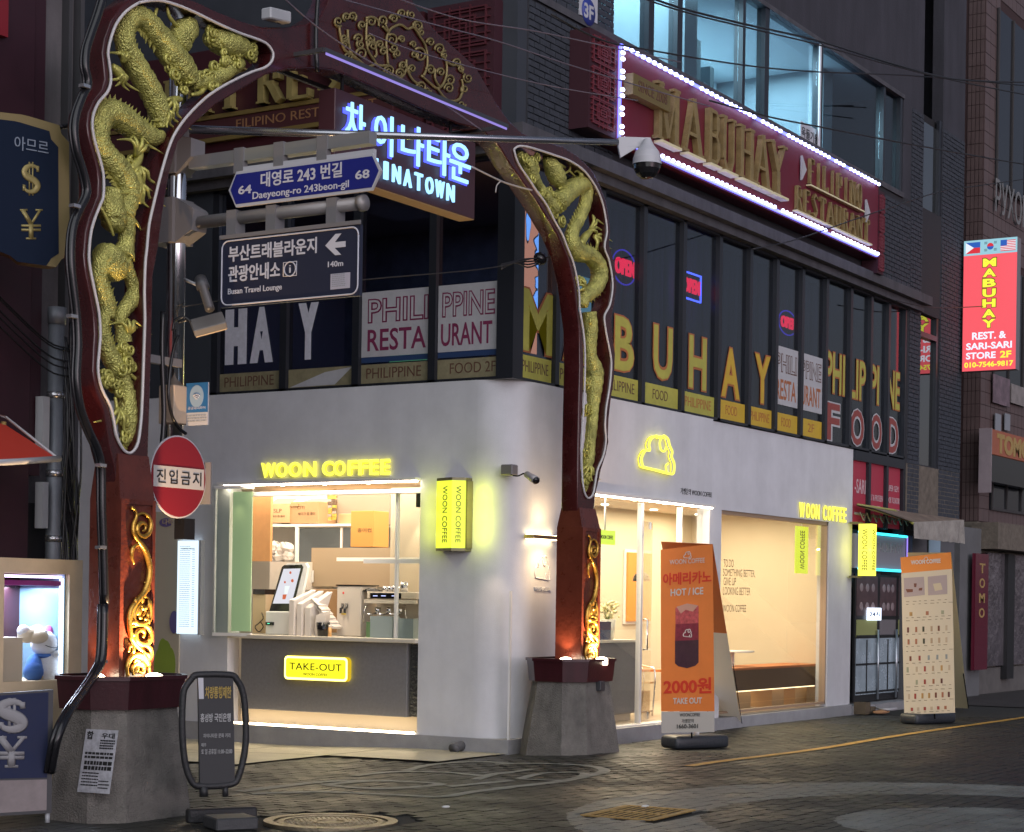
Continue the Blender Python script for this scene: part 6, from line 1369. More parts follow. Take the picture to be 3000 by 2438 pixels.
area('third_room_lamp_a', (3.3, 1.1, 9.2), 3.6, 430, (.62, .90, 1.0), (0, 0, -1), sizey=1.4); area('third_room_lamp_b', (7.4, 1.1, 9.2), 2.9, 430, (.62, .90, 1.0), (0, 0, -1), sizey=1.4)
m3 = [(onY(a, 200, 0).x) for a in (1357, 1416, 1550, 1598)]
m3 = [onY(1357, 190, 0).x, onY(1416, 230, 0).x, onY(1550, 240, 0).x, onY(1598, 260, 0).x, onY(1712, 320, 0).x, onY(1843, 380, 0).x, 11.05]
prev = 1.72; glass3 = glass('third_glass', (.72, .80, .84), 1.0)
for i, x_ in enumerate(m3):
    wd = .13 if i in (0, 1, 3) else .08
    mb = MB(); mb.box(x_ - wd / 2, x_ + wd / 2, -.0, .12, W3Z0, W3Z1); mb.obj('third_mullion', steelb, bld)
    mb = MB(); mb.box(prev + .0, x_ - wd / 2 - .002, .06, .07, W3Z0 + .03, W3Z1 - .03); mb.obj('third_pane', glass3, bld); prev = x_ + wd / 2 + .002
mb = MB(); mb.box(m3[4] - .12, m3[4] - .07, -.02, .0, W3Z0 + .02, W3Z1 - .05); mb.obj('white_tube', mat('tube_white', (.75, .75, .78), .4), bld)
mb = MB(); mb.box(.2, 11.14, -.03, .14, W3Z0 - .05, W3Z0 + .028); mb.box(.2, 11.14, -.02, .14, W3Z1 - .03, W3Z1 + .03); mb.obj('third_rail', corn, bld)
a_ = onY(1170, 0, 0).x
mb = MB(); mb.box(.2, .78, .06, .07, W3Z0 + .03, W3Z1); mb.obj('third_pane', glass3, bld); mb = MB(); mb.box(.78, .98, 0, .12, W3Z0, W3Z1); mb.obj('third_mullion', steelb, bld)
sg = thing('floor_number_plate', 'white plate with a blue round 3F mark between the third floor windows', 'sign', (1.3, -.03, 8.2))
a_ = onY(1209, 40, -.03).x; b_ = onY(1246, 60, -.03).x; mb = MB(); mb.box(a_, b_, -.03, -.0, 7.78, 9.2); mb.obj('plate', mat('plate_white', (.50, .50, .53), .6), sg)
c = onY(1228, 25, -.035); mb = MB(); mb.cyl((c.x, -.031, c.z), (c.x, -.036, c.z), .145, 26); mb.obj('blue_disc', mat('plate_blue', (.03, .05, .28), .5), sg)
mb = MB(); put_text(mb, '3F', (c.x - .10, -.0361, c.z - .08), (1, 0, 0), (0, 0, 1), (0, -1, 0), w=.2, h=.16, depth=.003, bold=.03); mb.obj('number', mat('plate_white'), sg)
sg = thing('go_club_notice', 'small white Korean notice stuck in the lower corner of a third floor window', 'notice', (7.3, -.01, 7.9))
a = onY(1669, 285, .05); b = onY(1708, 300, .05); mb = MB(); mb.box(a.x, b.x, .045, .05, 7.77, 8.02); mb.obj('paper', mat('plate_white'), sg); mb = MB(); put_text(mb, '옥들기원', (a.x + .03, .0448, 7.82), (1, 0, 0), (0, 0, 1), (0, -1, 0), w=b.x - a.x - .06, h=.14, depth=.002, bold=.02); mb.obj('lettering', bk, sg)
# ================================================================ BIG FRONT SIGN
ms = thing('restaurant_sign', 'long dark red restaurant sign with gold raised letters inside a border of white lights', 'sign', (6, -.2, 6.9))
SY = -.26; SX0, SX1, SZ0, SZ1 = onY(1290, 200, SY).x, onY(1828, 500, SY).x, 6.53, 7.52
redb = mat('sign_red', (.15, .010, .026), .5, var=.08, vscale=3, bump=.05)
mb = MB(); mb.box(SX0 - .04, SX1 + .05, SY, -.0, SZ0 - .05, SZ1 + .03); mb.obj('board', redb, ms)
lx0 = onY(1228, 200, SY).x
mb = MB(); mb.box(lx0, SX0 - .05, SY, -.02, SZ0 - .02, SZ1 + .04); mb.obj('end_board', mat('lattice_back', (.045, .010, .018), .6), ms)
lat = mat('lattice_red', (.16, .022, .034), .5)
def lattice(mb, x0, x1, z0, z1, y, d, cells=2):
    w_, h_ = x1 - x0, (z1 - z0) / cells; t_ = .018
    for k in range(cells):
        zz_ = z0 + k * h_
        for f0, f1, g in ((.06, .94, .06), (.24, .76, .24), (.38, .62, .38)):
            a, b, c_, e = x0 + w_ * f0, x0 + w_ * f1, zz_ + h_ * g, zz_ + h_ * (1 - g)
            mb.box(a, b, y, y + d, c_, c_ + t_); mb.box(a, b, y, y + d, e - t_, e); mb.box(a, a + t_, y, y + d, c_ + t_, e - t_); mb.box(b - t_, b, y, y + d, c_ + t_, e - t_)
        for a in (.33, .5, .67): mb.box(x0 + w_ * a - .006, x0 + w_ * a + .006, y + .001, y + d - .001, zz_, zz_ + h_)
        for b in (.15, .33, .5, .67, .85): mb.box(x0, x1, y + .002, y + d - .002, zz_ + h_ * b - .006, zz_ + h_ * b + .006)
mb = MB(); lattice(mb, lx0 + .03, SX0 - .08, SZ0 + .02, SZ1, SY - .02, .02, 3); mb.obj('lattice', lat, ms)['kind'] = 'stuff'
mb = MB(); mb.box(SX1 + .06, SX1 + .30, SY, -.02, SZ0 - .25, SZ1 - .05); mb.obj('end_board', mat('lattice_back'), ms); mb = MB(); lattice(mb, SX1 + .07, SX1 + .29, SZ0 - .22, SZ1 - .1, SY - .02, .02, 4); mb.obj('lattice', lat, ms)['kind'] = 'stuff'
# LED border: beads
bead = emis('led_bead', (.62, .66, 1.0), 6.0); halo = emis('led_halo', (.16, .18, 1.0), 3.0)  # second material draws the glow around the beads as a strip
q = MB(); q.ball((0, 0, 0), .029, 1.25, .8, .85, 8); bead_me = None
def beads(p0, p1, n, gaps=()):
    global bead_me
    for k in range(n):
        if k in gaps: continue
        p = Vector(p0).lerp(Vector(p1), (k + .5) / n)
        if bead_me is None: o = q.obj('led_light', bead, ms, loc=(0, 0, 0)); bead_me = o.data
        else: o = bpy.data.objects.new('led_light', bead_me); COL.objects.link(o); o.parent = ms
        o.location = p - WL[ms.name]
beads((SX0, SY - .05, SZ1), (SX1, SY - .05, SZ1), 58, (13, 26, 32, 44, 48))
beads((SX0, SY - .05, SZ0), (SX1, SY - .05, SZ0), 60, (1, 4, 32, 45))
beads((SX0, SY - .05, SZ0 + .02), (SX0, SY - .05, SZ1 - .04), 14, (2, 5, 8, 11))
mb = MB(); mb.box(SX0, SX1, SY - .030, SY - .001, SZ1 + .004, SZ1 + .03); mb.box(SX0, SX1, SY - .030, SY - .001, SZ0 - .03, SZ0 - .004); mb.box(SX0 - .01, SX0 + .01, SY - .03, SY - .001, SZ0, SZ1); mb.obj('led_halo', halo, ms)
# serif letters made of strokes
SER = {'M': [((0, 0), (0, 1), .14), ((1, 0), (1, 1), .20), ((.02, 1), (.5, .08), .17), ((.98, 1), (.5, .08), .08)], 'A': [((0, 0), (.5, 1), .08), ((1, 0), (.5, 1), .20), ((.2, .35), (.8, .35), .08)],
       'B': [((.15, 0), (.15, 1), .20), ((.15, .96), (.7, .96), .12), ((.15, .52), (.8, .52), .12), ((.15, .04), (.8, .04), .12), ((.70, .97), (.86, .86), .14), ((.86, .88), (.86, .64), .24), ((.86, .64), (.72, .52), .14), ((.74, .52), (.94, .40), .14), ((.94, .42), (.94, .12), .24), ((.94, .13), (.76, .03), .14)],
       'U': [((.1, 1), (.1, .2), .20), ((.1, .2), (.3, .02), .15), ((.3, .02), (.7, .02), .10), ((.7, .02), (.9, .2), .10), ((.9, .2), (.9, 1), .09)], 'H': [((.12, 0), (.12, 1), .20), ((.88, 0), (.88, 1), .20), ((.12, .52), (.88, .52), .08)],
       'Y': [((0, 1), (.5, .45), .20), ((1, 1), (.5, .45), .09), ((.5, .45), (.5, 0), .20)], 'R': [((.12, 0), (.12, 1), .20), ((.12, 1), (.7, 1), .09), ((.12, .5), (.7, .5), .09), ((.82, .92), (.82, .58), .20), ((.5, .5), (.95, 0), .20)],
       'E': [((.12, 0), (.12, 1), .20), ((.12, 1), (.9, 1), .09), ((.12, .52), (.7, .52), .09), ((.12, 0), (.95, 0), .09), ((.9, 1), (.9, .82), .07), ((.95, 0), (.95, .2), .07)], 'F': [((.12, 0), (.12, 1), .20), ((.12, 1), (.9, 1), .09), ((.12, .52), (.7, .52), .09), ((.9, 1), (.9, .82), .07)],
       'I': [((.5, 0), (.5, 1), .26)], 'L': [((.15, 0), (.15, 1), .20), ((.15, 0), (.95, 0), .09), ((.95, 0), (.95, .2), .07)], 'P': [((.12, 0), (.12, 1), .20), ((.12, 1), (.7, 1), .09), ((.12, .46), (.7, .46), .09), ((.82, .92), (.82, .54), .20)],
       'N': [((.08, 0), (.08, 1), .09), ((.92, 0), (.92, 1), .09), ((.08, 1), (.92, .04), .20)], 'O': [((.1, .25), (.1, .75), .20), ((.9, .25), (.9, .75), .20), ((.1, .75), (.35, 1), .12), ((.35, 1), (.65, 1), .09), ((.65, 1), (.9, .75), .12), ((.1, .25), (.35, 0), .12), ((.35, 0), (.65, 0), .09), ((.65, 0), (.9, .25), .12)],
       'S': [((.9, .85), (.5, 1), .10), ((.5, 1), (.12, .78), .15), ((.12, .78), (.88, .28), .20), ((.88, .28), (.5, 0), .15), ((.5, 0), (.08, .15), .10)], 'T': [((.5, 0), (.5, 1), .20), ((0, 1), (1, 1), .09), ((0, 1), (0, .82), .07), ((1, 1), (1, .82), .07)]}
FEET = {'M': (0, 1), 'A': (0, 1), 'B': (), 'U': (), 'H': (.12, .88), 'Y': (.5,), 'R': (.12,), 'F': (.12,), 'I': (.5,), 'P': (.12,), 'N': (.08,), 'T': (.5,)}
TOPS = {'M': (0, 1), 'U': (.1, .9), 'H': (.12, .88), 'Y': (0, 1), 'I': (.5,), 'N': (.08, .92), 'L': (.15,)}
def serif(mb, ch, O, U, V, N, w_, h_, d, sw=None):
    O, U, V, N = Vector(O), Vector(U), Vector(V), Vector(N)
    sw = sw or h_
    for k, (a, b, t_) in enumerate(SER[ch]):
        p = O + U * a[0] * w_ + V * a[1] * h_; e = O + U * b[0] * w_ + V * b[1] * h_; dv = (e - p); L = dv.length; dv.normalize(); nn = N.cross(dv).normalized() * t_ * min(sw, w_ * 1.3) * .5
        mb.obox(p - nn, dv * L, nn * 2, N * (d + .0006 * k))
    for lst, b in ((FEET.get(ch, ()), 0), (TOPS.get(ch, ()), 1)):
        for f in lst: mb.obox(O + U * (f * w_ - .2 * w_) + V * (b * h_ - (.05 * h_ if b else 0)), U * .4 * w_, V * .05 * h_, N * (d + .003))
goldl = mat('bronze_gold_letter', (.33, .24, .10), .5, .25, bump=.35, bscale=60, var=.25, vscale=9); goldside = mat('bright_gold_side', (.85, .78, .48), .5)
UX, VZ, NY = (1, 0, 0), (0, 0, 1), (0, -1, 0)
LET = [('M', 1388, 1432), ('A', 1442, 1482), ('B', 1490, 1516), ('U', 1520, 1550), ('H', 1556, 1590), ('A', 1590, 1622), ('Y', 1622, 1655)]
for ch, a, b in LET:
    xa_ = onY(a, 330, SY - .14).x; xb_ = onY(b, 360, SY - .14).x
    mb = MB(); serif(mb, ch, (xa_, SY - .005, 6.70), UX, VZ, NY, (xb_ - xa_) * .76, .64, .07); lo = mb.obj('letter', goldl, ms)
    mb = MB(); mb.box(xa_ - .02, xb_ - .06, SY - .11, SY - .002, 6.655, 6.685); mb.obj('letter_shelf', goldside, lo)
for word, px0, px1, z0_, h_ in (('FILIPINO', 1692, 1805, 7.05, .33), ('RESTAURANT', 1665, 1822, 6.64, .30)):
    xa_ = onY(px0, 420, SY - .08).x; xb_ = onY(px1, 450, SY - .08).x; n = len(word); pw = (xb_ - xa_) / n
    for k, ch in enumerate(word): mb = MB(); w_ = pw * (.30 if ch == 'I' else .64); serif(mb, ch, (xa_ + pw * k + (pw - w_) / 2, SY - .005, z0_), UX, VZ, NY, w_, h_, .04); mb.obj('letter', goldl, ms)
    mb = MB(); mb.box(xa_, xb_, SY - .07, SY - .003, z0_ - .04, z0_ - .02); mb.obj('letter_shelf', goldside, ms)
xa_ = onY(1308, 240, SY - .05).x; xb_ = onY(1386, 260, SY - .05).x
mb = MB(); mb.box(xa_, xb_, SY - .12, SY - .001, 7.02, 7.25); o = mb.obj('since_plate', mat('since_gold', (.22, .165, .06), .5, .3), ms)
mb = MB(); put_text(mb, 'SINCE 2008', (xa_ + .12, SY - .1205, 7.08), UX, VZ, NY, w=xb_ - xa_ - .2, h=.12, depth=.004); mb.obj('since_lettering', brp, ms)
mb = MB()
for px, py in ((1674, 350), (1808, 440)): c = onY(px, py, SY - .05); mb.prism([(c.x, SY - .05, c.z + .16), (c.x + .14, SY - .05, c.z), (c.x, SY - .05, c.z - .16)], (0, .03, 0))
mb.obj('white_arrow', mat('plate_white'), ms)

# ================================================================ SIDE SIGN over the left windows
ss = thing('unlit_restaurant_sign', 'unlit red and gold Filipino restaurant sign on the side wall behind the gate', 'sign', (-.2, 3, 6.9))
mb = MB(); mb.box(-.17, -.0, 1.05, 8.4, 6.40, 7.60); mb.obj('board', mat('dim_sign_red', (.050, .010, .015), .5), ss)
mb = MB(); mb.box(-.16, -.0, .18, 1.0, 6.15, 7.62); mb.obj('end_board', mat('lattice_back'), ss)
mb = MB()
def lattice_y(mb, y0, y1, z0, z1, x, d, cells):
    q_ = MB(); lattice(q_, y0, y1, z0, z1, 0, d, cells); mb.add([(x + v[1], v[0], v[2]) for v in q_.v], q_.f)
lattice_y(mb, .22, .96, 6.2, 7.58, -.185, .024, 3); mb.obj('lattice', mat('lattice_side', (.085, .018, .026), .5), ss)['kind'] = 'stuff'
mb = MB()
for z_ in (6.72, 6.84): pass
mb.box(-.21, -.171, 1.4, 8.2, 6.60, 6.80); mb.obj('red_band', mat('band_red', (.06, .018, .02), .5), ss)
mb = MB(); mb.box(-.225, -.17, 1.4, 8.2, 6.804, 6.85); mb.box(-.225, -.17, 1.4, 8.2, 6.55, 6.597); mb.obj('gold_band_edge', mat('dull_gold', (.22, .16, .05), .5, .3), ss)
dg_ = mat('dull_gold_letter', (.33, .27, .10), .45, .35, var=.2)
word = 'RESTAURANT'; y_ = 3.15
for ch in word:
    w_ = .30; mb = MB(); serif(mb, ch, (-.175, y_, 6.88), (0, -1, 0), VZ, (-1, 0, 0), w_, .42, .10); mb.obj('letter', dg_, ss); y_ -= .40
    if y_ < 1.3: break
for ch, yy_ in (('Y', 3.75), ('A', 4.25), ('H', 4.75)): mb = MB(); serif(mb, ch, (-.175, yy_, 6.88), (0, -1, 0), VZ, (-1, 0, 0), .34, .42, .10); mb.obj('letter', dg_, ss)
mb = MB(); put_text(mb, 'FILIPINO RESTAURANT', (-.2105, 3.50, 6.66), (0, -1, 0), VZ, (-1, 0, 0), w=1.9, h=.10, depth=.004); mb.obj('band_lettering', mat('band_print', (.25, .13, .06), .5), ss)
# ================================================================ LEFT SIDE
lb = thing('left_building', 'grey rendered building on the left with dark red painted columns beside the side street', 'building', (-8, 1, 0))
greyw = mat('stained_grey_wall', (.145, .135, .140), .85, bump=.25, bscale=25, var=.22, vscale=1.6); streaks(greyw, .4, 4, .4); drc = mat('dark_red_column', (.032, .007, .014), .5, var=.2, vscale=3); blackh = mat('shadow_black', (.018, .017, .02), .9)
xe = onY(168, 1165, .8).x; xg = onY(150, 700, .8).x
mb = MB(); mb.box(-20, xg - .0, .8, 9, -.1, 12); mb.obj('wall', greyw, lb)
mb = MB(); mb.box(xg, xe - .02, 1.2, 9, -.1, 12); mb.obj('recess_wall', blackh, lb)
cA = onY(78, 600, .6).x; cB = onY(50, 600, .6).x; cC = onY(20, 600, .6).x
mb = MB(); mb.box(cB + .03, cA, .55, .8, 2.4, 12); mb.obj('red_column', drc, lb); mb = MB(); mb.box(cC - .8, cB - .02, .5, .8, -.05, 12); mb.obj('red_column', drc, lb)
mb = MB(); a = onY(0, 0, .49); b_ = onY(9, 80, .49); mb.box(a.x - .4, b_.x, .45, .5, b_.z, a.z + .6); mb.obj('red_shutter', mat('bright_red_panel', (.22, .012, .02), .4), lb)
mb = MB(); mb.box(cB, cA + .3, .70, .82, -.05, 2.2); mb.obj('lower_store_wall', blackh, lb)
for k, (px0, px1) in enumerate(((150, 158), (126, 133))):
    a = onY(px0, 900, .75).x; b_ = onY(px1, 900, .75).x; mb = MB(); mb.box(a, b_, .72, .8, .2, 12); mb.obj('wall_strip', mat('strip_grey', (.06, .06, .065), .8), lb)
# far end of the side street
fe = thing('side_street_end_building', 'dim building front closing the side street behind the gate', 'building', (-2, 16, 0)); mb = MB(); mb.box(-14, 6, 16, 17, -.2, 14); mb.obj('wall', greyw, fe)
mb = MB()
for i in range(5):
    for j in range(4): mb.box(-5 + i * 1.6, -4 + i * 1.6, 15.95, 16.0, 1.2 + j * 3, 2.8 + j * 3)
for i in range(0):
    pass
mb.obj('window_row', mat('dim_window', (.02, .02, .03), .2), fe)['kind'] = 'stuff'
# boxes, old utility pole and cables between
up = thing('utility_pole', 'grey steel utility pole wrapped with black cables beside the grey wall on the left', 'utility pole', (-5.7, .45, 0))
pl_ = mat('pole_grey', (.20, .215, .24), .5, .4, var=.15); p0_ = onY(119, 650, .5)
mb = MB(); mb.cyl((p0_.x, .5, -.1), (p0_.x, .5, p0_.z), .062, 16); mb.obj('pole', pl_, up); mb = MB(); mb.cyl((p0_.x, .5, p0_.z - .1), (p0_.x, .5, p0_.z + .03), .07, 16); mb.obj('cap', pl_, up)
mb = MB(); r_ = random.Random(6)
for k in range(9):
    xo = r_.uniform(.02, .25); mb.tube(spline([(p0_.x + xo * r_.uniform(.2, 1), .42 + r_.uniform(-.05, .06), z + r_.uniform(-.1, .1)) for z in (.3, 1.0, 1.7, 2.3, 2.9, 3.5)], 4), .009, 5)
for k in range(6): z = 3.3 + r_.uniform(-.15, .15); mb.tube(spline([(p0_.x - .9, .3, z + .35), (p0_.x - .3, .36, z + .05), (p0_.x, .41, z), (p0_.x + .35, .45, z + .05), (p0_.x + .5, .45, z + .02)], 4), .007, 5)
mb.obj('cable_bundle', blk, up)
for z in (3.0, 2.4, 1.9, 1.45): mb = MB(); mb.cyl((p0_.x, .5, z), (p0_.x, .5, z + .05), .069, 16); mb.obj('band', mat('steel_clamp'), up)
mb = MB(); a = onY(91, 1000, .48); mb.box(p0_.x - .17, p0_.x - .10, .46, .54, 2.55, 3.0); mb.box(p0_.x - .16, p0_.x - .10, .46, .54, 2.0, 2.35); mb.obj('terminal_box', mat('light_grey_case'), up)
# hanging exchange sign
es_ = thing('exchange_hanging_sign', 'dark blue hanging exchange sign with gold edge, dollar and yen signs at the upper left', 'hanging sign', (-7, -.4, 4.2))
DP = 13.4
dvec = (Vector((FWX, FWY, 0)) * math.cos(math.radians(50)) + Vector((RGX, RGY, 0)) * math.sin(math.radians(50))).normalized()
cpt = onD(128, 420, DP)
nvec = Vector((dvec.y, -dvec.x, 0)); 
if nvec.dot(CAM - cpt) < 0: nvec = -nvec
def onPl(px, py, off=0.0):
    d = ray(px, py); t = (cpt + nvec * off - CAM).dot(nvec) / d.dot(nvec); return CAM + d * t
outl = [(-62, 262), (-40, 238), (30, 246), (43, 249), (108, 268), (112, 286), (128, 303), (129, 535), (112, 546), (101, 562), (36, 553), (20, 540), (0, 532), (-62, 520)]
def plate(mb, pts, o0, o1): mb.prism([onPl(p[0], p[1], o0) for p in pts], nvec * (o1 - o0))
cx_, cy_ = 33, 400
mb = MB(); plate(mb, outl, -.12, 0); mb.obj('case', mat('old_gold', (.22, .17, .07), .5, .3), es_)
inner = [(cx_ + (p[0] - cx_) * .93, cy_ + (p[1] - cy_) * .955) for p in outl]
mb = MB(); plate(mb, inner, .0005, .004); mb.obj('face', mat('exchange_blue', (.006, .013, .032), .8, spec=.2), es_)
def onPtext(mb, s, px0, px1, py0, py1, off=.005, bold=0.):
    a = onPl(px0, (py0 + py1) / 2, off); b = onPl(px1, (py0 + py1) / 2, off); t = onPl((px0 + px1) / 2, py0, off).z; l = onPl((px0 + px1) / 2, py1, off).z
    U = (b - a); W_ = Vector((U.x, U.y, 0)).length; put_text(mb, s, (a.x, a.y, l), Vector((U.x, U.y, 0)).normalized(), (0, 0, 1), nvec, w=W_, h=t - l, depth=.004, bold=bold)
mb = MB(); onPtext(mb, '아므르', 30, 101, 289, 318); mb.obj('small_lettering', mat('pale_blue_print', (.22, .26, .33), .5), es_)
def currency(mb, kind, fn, x0, x1, y0, y1, t=.014, off=.006):
    """serif dollar or yen drawn as strokes; fn maps pixels to the sign"""
    X = lambda u: x0 + u * (x1 - x0); Y = lambda v: y0 + v * (y1 - y0)
    def st(a, b, w1): mb.tube([fn(X(a[0]), Y(a[1]), off), fn(X(b[0]), Y(b[1]), off)], w1, 6, flat=.25, fdir=nvec_cur)
    if kind == '$':
        P = [(.92, .24), (.80, .15), (.5, .11), (.2, .18), (.1, .30), (.25, .43), (.7, .56), (.9, .70), (.78, .84), (.5, .89), (.2, .85), (.06, .73)]
        Q = spline(P, 5); n = len(Q); mb.tube([fn(X(p[0]), Y(p[1]), off) for p in Q], [t * (.6 + 1.0 * math.sin(PI * i / n) ** 2) for i in range(n)], 8, flat=.25, fdir=nvec_cur)
        st((.40, .0), (.40, 1.0), t * .38); st((.60, .0), (.60, 1.0), t * .38); st((.90, .12), (.92, .30), t * .7); st((.08, .68), (.06, .86), t * .7)
    else:
        st((.08, .02), (.50, .5), t * 1.3); st((.95, .02), (.50, .5), t * .7); st((.5, .48), (.5, .98), t * 1.35)
        st((-.05, .02), (.32, .02), t * .5); st((.72, .02), (1.08, .02), t * .5); st((.25, .98), (.75, .98), t * .5); st((.02, .55), (.98, .55), t * .7); st((.02, .69), (.98, .69), t * .7)
nvec_cur = nvec
gl_m = mat('dull_gold_letter')
mb = MB(); currency(mb, '$', onPl, 48, 82, 338, 408, .017); mb.obj('dollar_sign', gl_m, es_); mb = MB(); currency(mb, 'y', onPl, 44, 86, 437, 499, .014); mb.obj('yen_sign', gl_m, es_)
mb = MB(); mb.tube([onPl(110, 268, -.06), onPl(150, 262, -.06)], .018, 8); mb.obj('bracket', mat('gloss_black'), es_)
# red awning or parasol at the left edge
aw = thing('red_awning', 'bright red sloping awning corner with a grey edge pole at the left edge', 'awning', (-7.2, -.5, 2.3))
p_ = [onY(0, 888, .1), onY(122, 960, -.5), onY(-60, 962, -.9), onY(-140, 880, .1)]
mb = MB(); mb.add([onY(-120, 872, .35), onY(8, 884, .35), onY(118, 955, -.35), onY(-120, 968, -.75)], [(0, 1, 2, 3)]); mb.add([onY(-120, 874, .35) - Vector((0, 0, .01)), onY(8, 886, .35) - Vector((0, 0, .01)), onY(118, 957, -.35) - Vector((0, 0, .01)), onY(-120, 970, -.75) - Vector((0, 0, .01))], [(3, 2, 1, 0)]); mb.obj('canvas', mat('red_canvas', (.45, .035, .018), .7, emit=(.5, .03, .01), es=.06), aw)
mb = MB(); mb.tube([onY(-60, 968, -.75), onY(40, 963, -.55), onY(124, 957, -.35)], .022, 8); mb.tube([onY(-20, 860, .3), onY(12, 870, .35), onY(118, 954, -.35)], .010, 6); mb.obj('edge_pole', mat('light_grey_case'), aw)
mb = MB(); mb.tube([onY(8, 880, .34), onY(4, 930, .34)], .02, 8); mb.obj('strut', rust, aw)
# claw machine
cw_ = thing('claw_machine', 'white framed lit claw machine full of plush toys behind the blue exchange board', 'claw machine', (-6.6, .3, -.1))
crm = mat('aged_white_frame', (.62, .50, .33), .6, bump=.15, bscale=20, var=.10, vscale=4)
Y0 = 0.0
def P0(px, py, y=Y0): return onY(px, py, y)
xL, xR = P0(-40, 1300).x, P0(171, 1300).x; xl, xr = P0(8, 1300).x, P0(144, 1300).x; zT = P0(90, 1166).z; zB = -.1; zt_, zb_ = P0(90, 1197).z, P0(90, 1420).z
mb = MB(); mb.box(xL, xR, Y0, Y0 + .75, zt_, zT); mb.box(xL, xR, Y0, Y0 + .75, zB, zb_); mb.box(xL, xl, Y0, Y0 + .1, zb_, zt_); mb.box(xr, xR, Y0, Y0 + .75, zb_, zt_); mb.box(xL, xr, Y0 + .70, Y0 + .75, zb_, zt_); o = mb.obj('cabinet', crm, cw_)
mb = MB(); mb.box(xl, xr, Y0 + .02, Y0 + .03, zb_, zt_); mb.obj('front_glass', M_glass, cw_)
mb = MB(); mb.box(xl, xr, Y0 + .62, Y0 + .64, zb_, zt_); mb.box(xl, xl + .01, Y0 + .1, Y0 + .62, zb_, zt_); mb.box(xr - .012, xr - .002, Y0 + .04, Y0 + .62, zb_, zt_); mb.obj('inner_wall', mat('machine_blue_grey', (.20, .33, .46), .25, .3), cw_)
mb = MB(); mb.box(xl + .02, xr - .02, Y0 + .06, Y0 + .12, zt_ - .03, zt_ - .012); mb.obj('tube_light', emis('violet_tube', (.80, .62, 1), 5), cw_)
mb = MB(); mb.box(xl + .02, xr - .02, Y0 + .05, Y0 + .5, zt_ - .085, zt_ - .05); mb.obj('magenta_rail', mat('magenta_rail', (.35, .05, .28), .3), cw_)
mb = MB(); mb.box(xr - .035, xr - .005, Y0 + .045, Y0 + .07, zb_ + .02, zt_ - .03); mb.obj('corner_tube_light', emis('white_blue_tube', (.70, .82, 1), 3.2), cw_)
area('claw_light', ((xl + xr) / 2, Y0 + .35, zt_ - .1), .4, 28, (.72, .80, 1), (0, 0, -1), sizey=.3)
zsh = P0(50, 1330).z; xs2 = P0(57, 1400).x
mb = MB(); mb.box(xl + .005, xs2, Y0 + .05, Y0 + .25, zb_, zsh); mb.obj('prize_chute', mat('acrylic_cream', (.58, .50, .40), .5), cw_)
tm = {n: mat('plush_' + n, c, .9, bump=.3, bscale=90) for n, c in dict(white=(.72, .72, .76), blue=(.05, .14, .42), pink=(.60, .12, .35), yellow=(.62, .50, .12), green=(.10, .34, .14), cream=(.66, .56, .42), purple=(.20, .06, .25), sky=(.30, .45, .62)).items()}
def plush(label, px, py, s, col, parts, y=None, grp='plush toys in the claw machine'):
    y = Y0 + .18 if y is None else y; c = onY(px, py, y); t = thing('plush_toy', label, 'plush toy', tuple(c), grp)
    for nm, m_, dx, dz, r, sx, sz, dy in parts:
        mb = MB(); mb.ball(c + Vector((dx * s, dy * s, dz * s)), r * s, sx, .85, sz, 14); mb.obj(nm, tm[m_], t)
    return t
t = plush('largest white smiling plush toy with raised paws at the front of the claw machine', 92, 1365, .11, 'white', [('body', 'white', .35, -.9, 1.0, .85, 1.5, 0), ('head', 'white', -.1, .75, .95, 1.1, .9, -.1), ('ear', 'pink', .4, 1.5, .35, .8, 1.3, 0), ('ear', 'white', -.5, 1.5, .35, .8, 1.3, 0), ('paw', 'white', 1.0, .1, .36, .8, 1.3, -.5), ('paw', 'white', .45, .0, .36, 1.2, .8, -.8), ('foot', 'white', 1.2, -1.7, .45, 1.3, .7, -.3), ('scarf', 'blue', -.05, -.05, .62, 1.2, .35, -.1), ('cape', 'blue', -.8, -1.0, .75, .7, 1.4, .1)])
c = WL[t.name]; mb = MB(); mb.tube([c + Vector((-.09 + .02 * k, -.105 - .012 * math.sin(k / 8 * PI), .07 - .018 * math.sin(k / 8 * PI))) for k in range(9)], .003, 5); mb.obj('smile', mat('gloss_black'), t)
plush('blue white small plush cat at the top back of the toy heap', 107, 1300, .075, 'sky', [('body', 'sky', 0, -.3, 1.2, 1.3, .7, 0), ('head', 'sky', 0, .3, .8, 1, .8, 0), ('ear', 'sky', -.4, .95, .3, .7, 1.2, 0), ('ear', 'sky', .4, .9, .3, .7, 1.2, 0)], Y0 + .35)
plush('green plush toy right of the blue cat', 130, 1318, .065, 'green', [('body', 'green', 0, 0, 1.0, 1.5, .8, 0), ('arm', 'green', -1.1, .3, .45, 1, 1, 0)], Y0 + .28)
plush('yellow plush toy behind the cream toys', 84, 1318, .07, 'yellow', [('body', 'yellow', 0, 0, 1.1, 1.5, .7, 0), ('arm', 'yellow', 1.2, -.1, .5, 1, .8, 0)], Y0 + .30)
plush('cream plush toy lying on the prize chute at the left', 57, 1325, .075, 'cream', [('body', 'cream', 0, 0, 1, 1.1, .8, 0), ('head', 'white', -.5, .4, .7, 1, .9, 0)], Y0 + .15)
plush('cream eared plush toy beside the big white one', 78, 1326, .075, 'cream', [('body', 'cream', 0, -.1, 1, 1.3, .7, 0), ('ear', 'white', .7, .3, .5, 1.2, .6, 0), ('nose', 'pink', 1.3, -.2, .3, 1, 1, 0)], Y0 + .12)
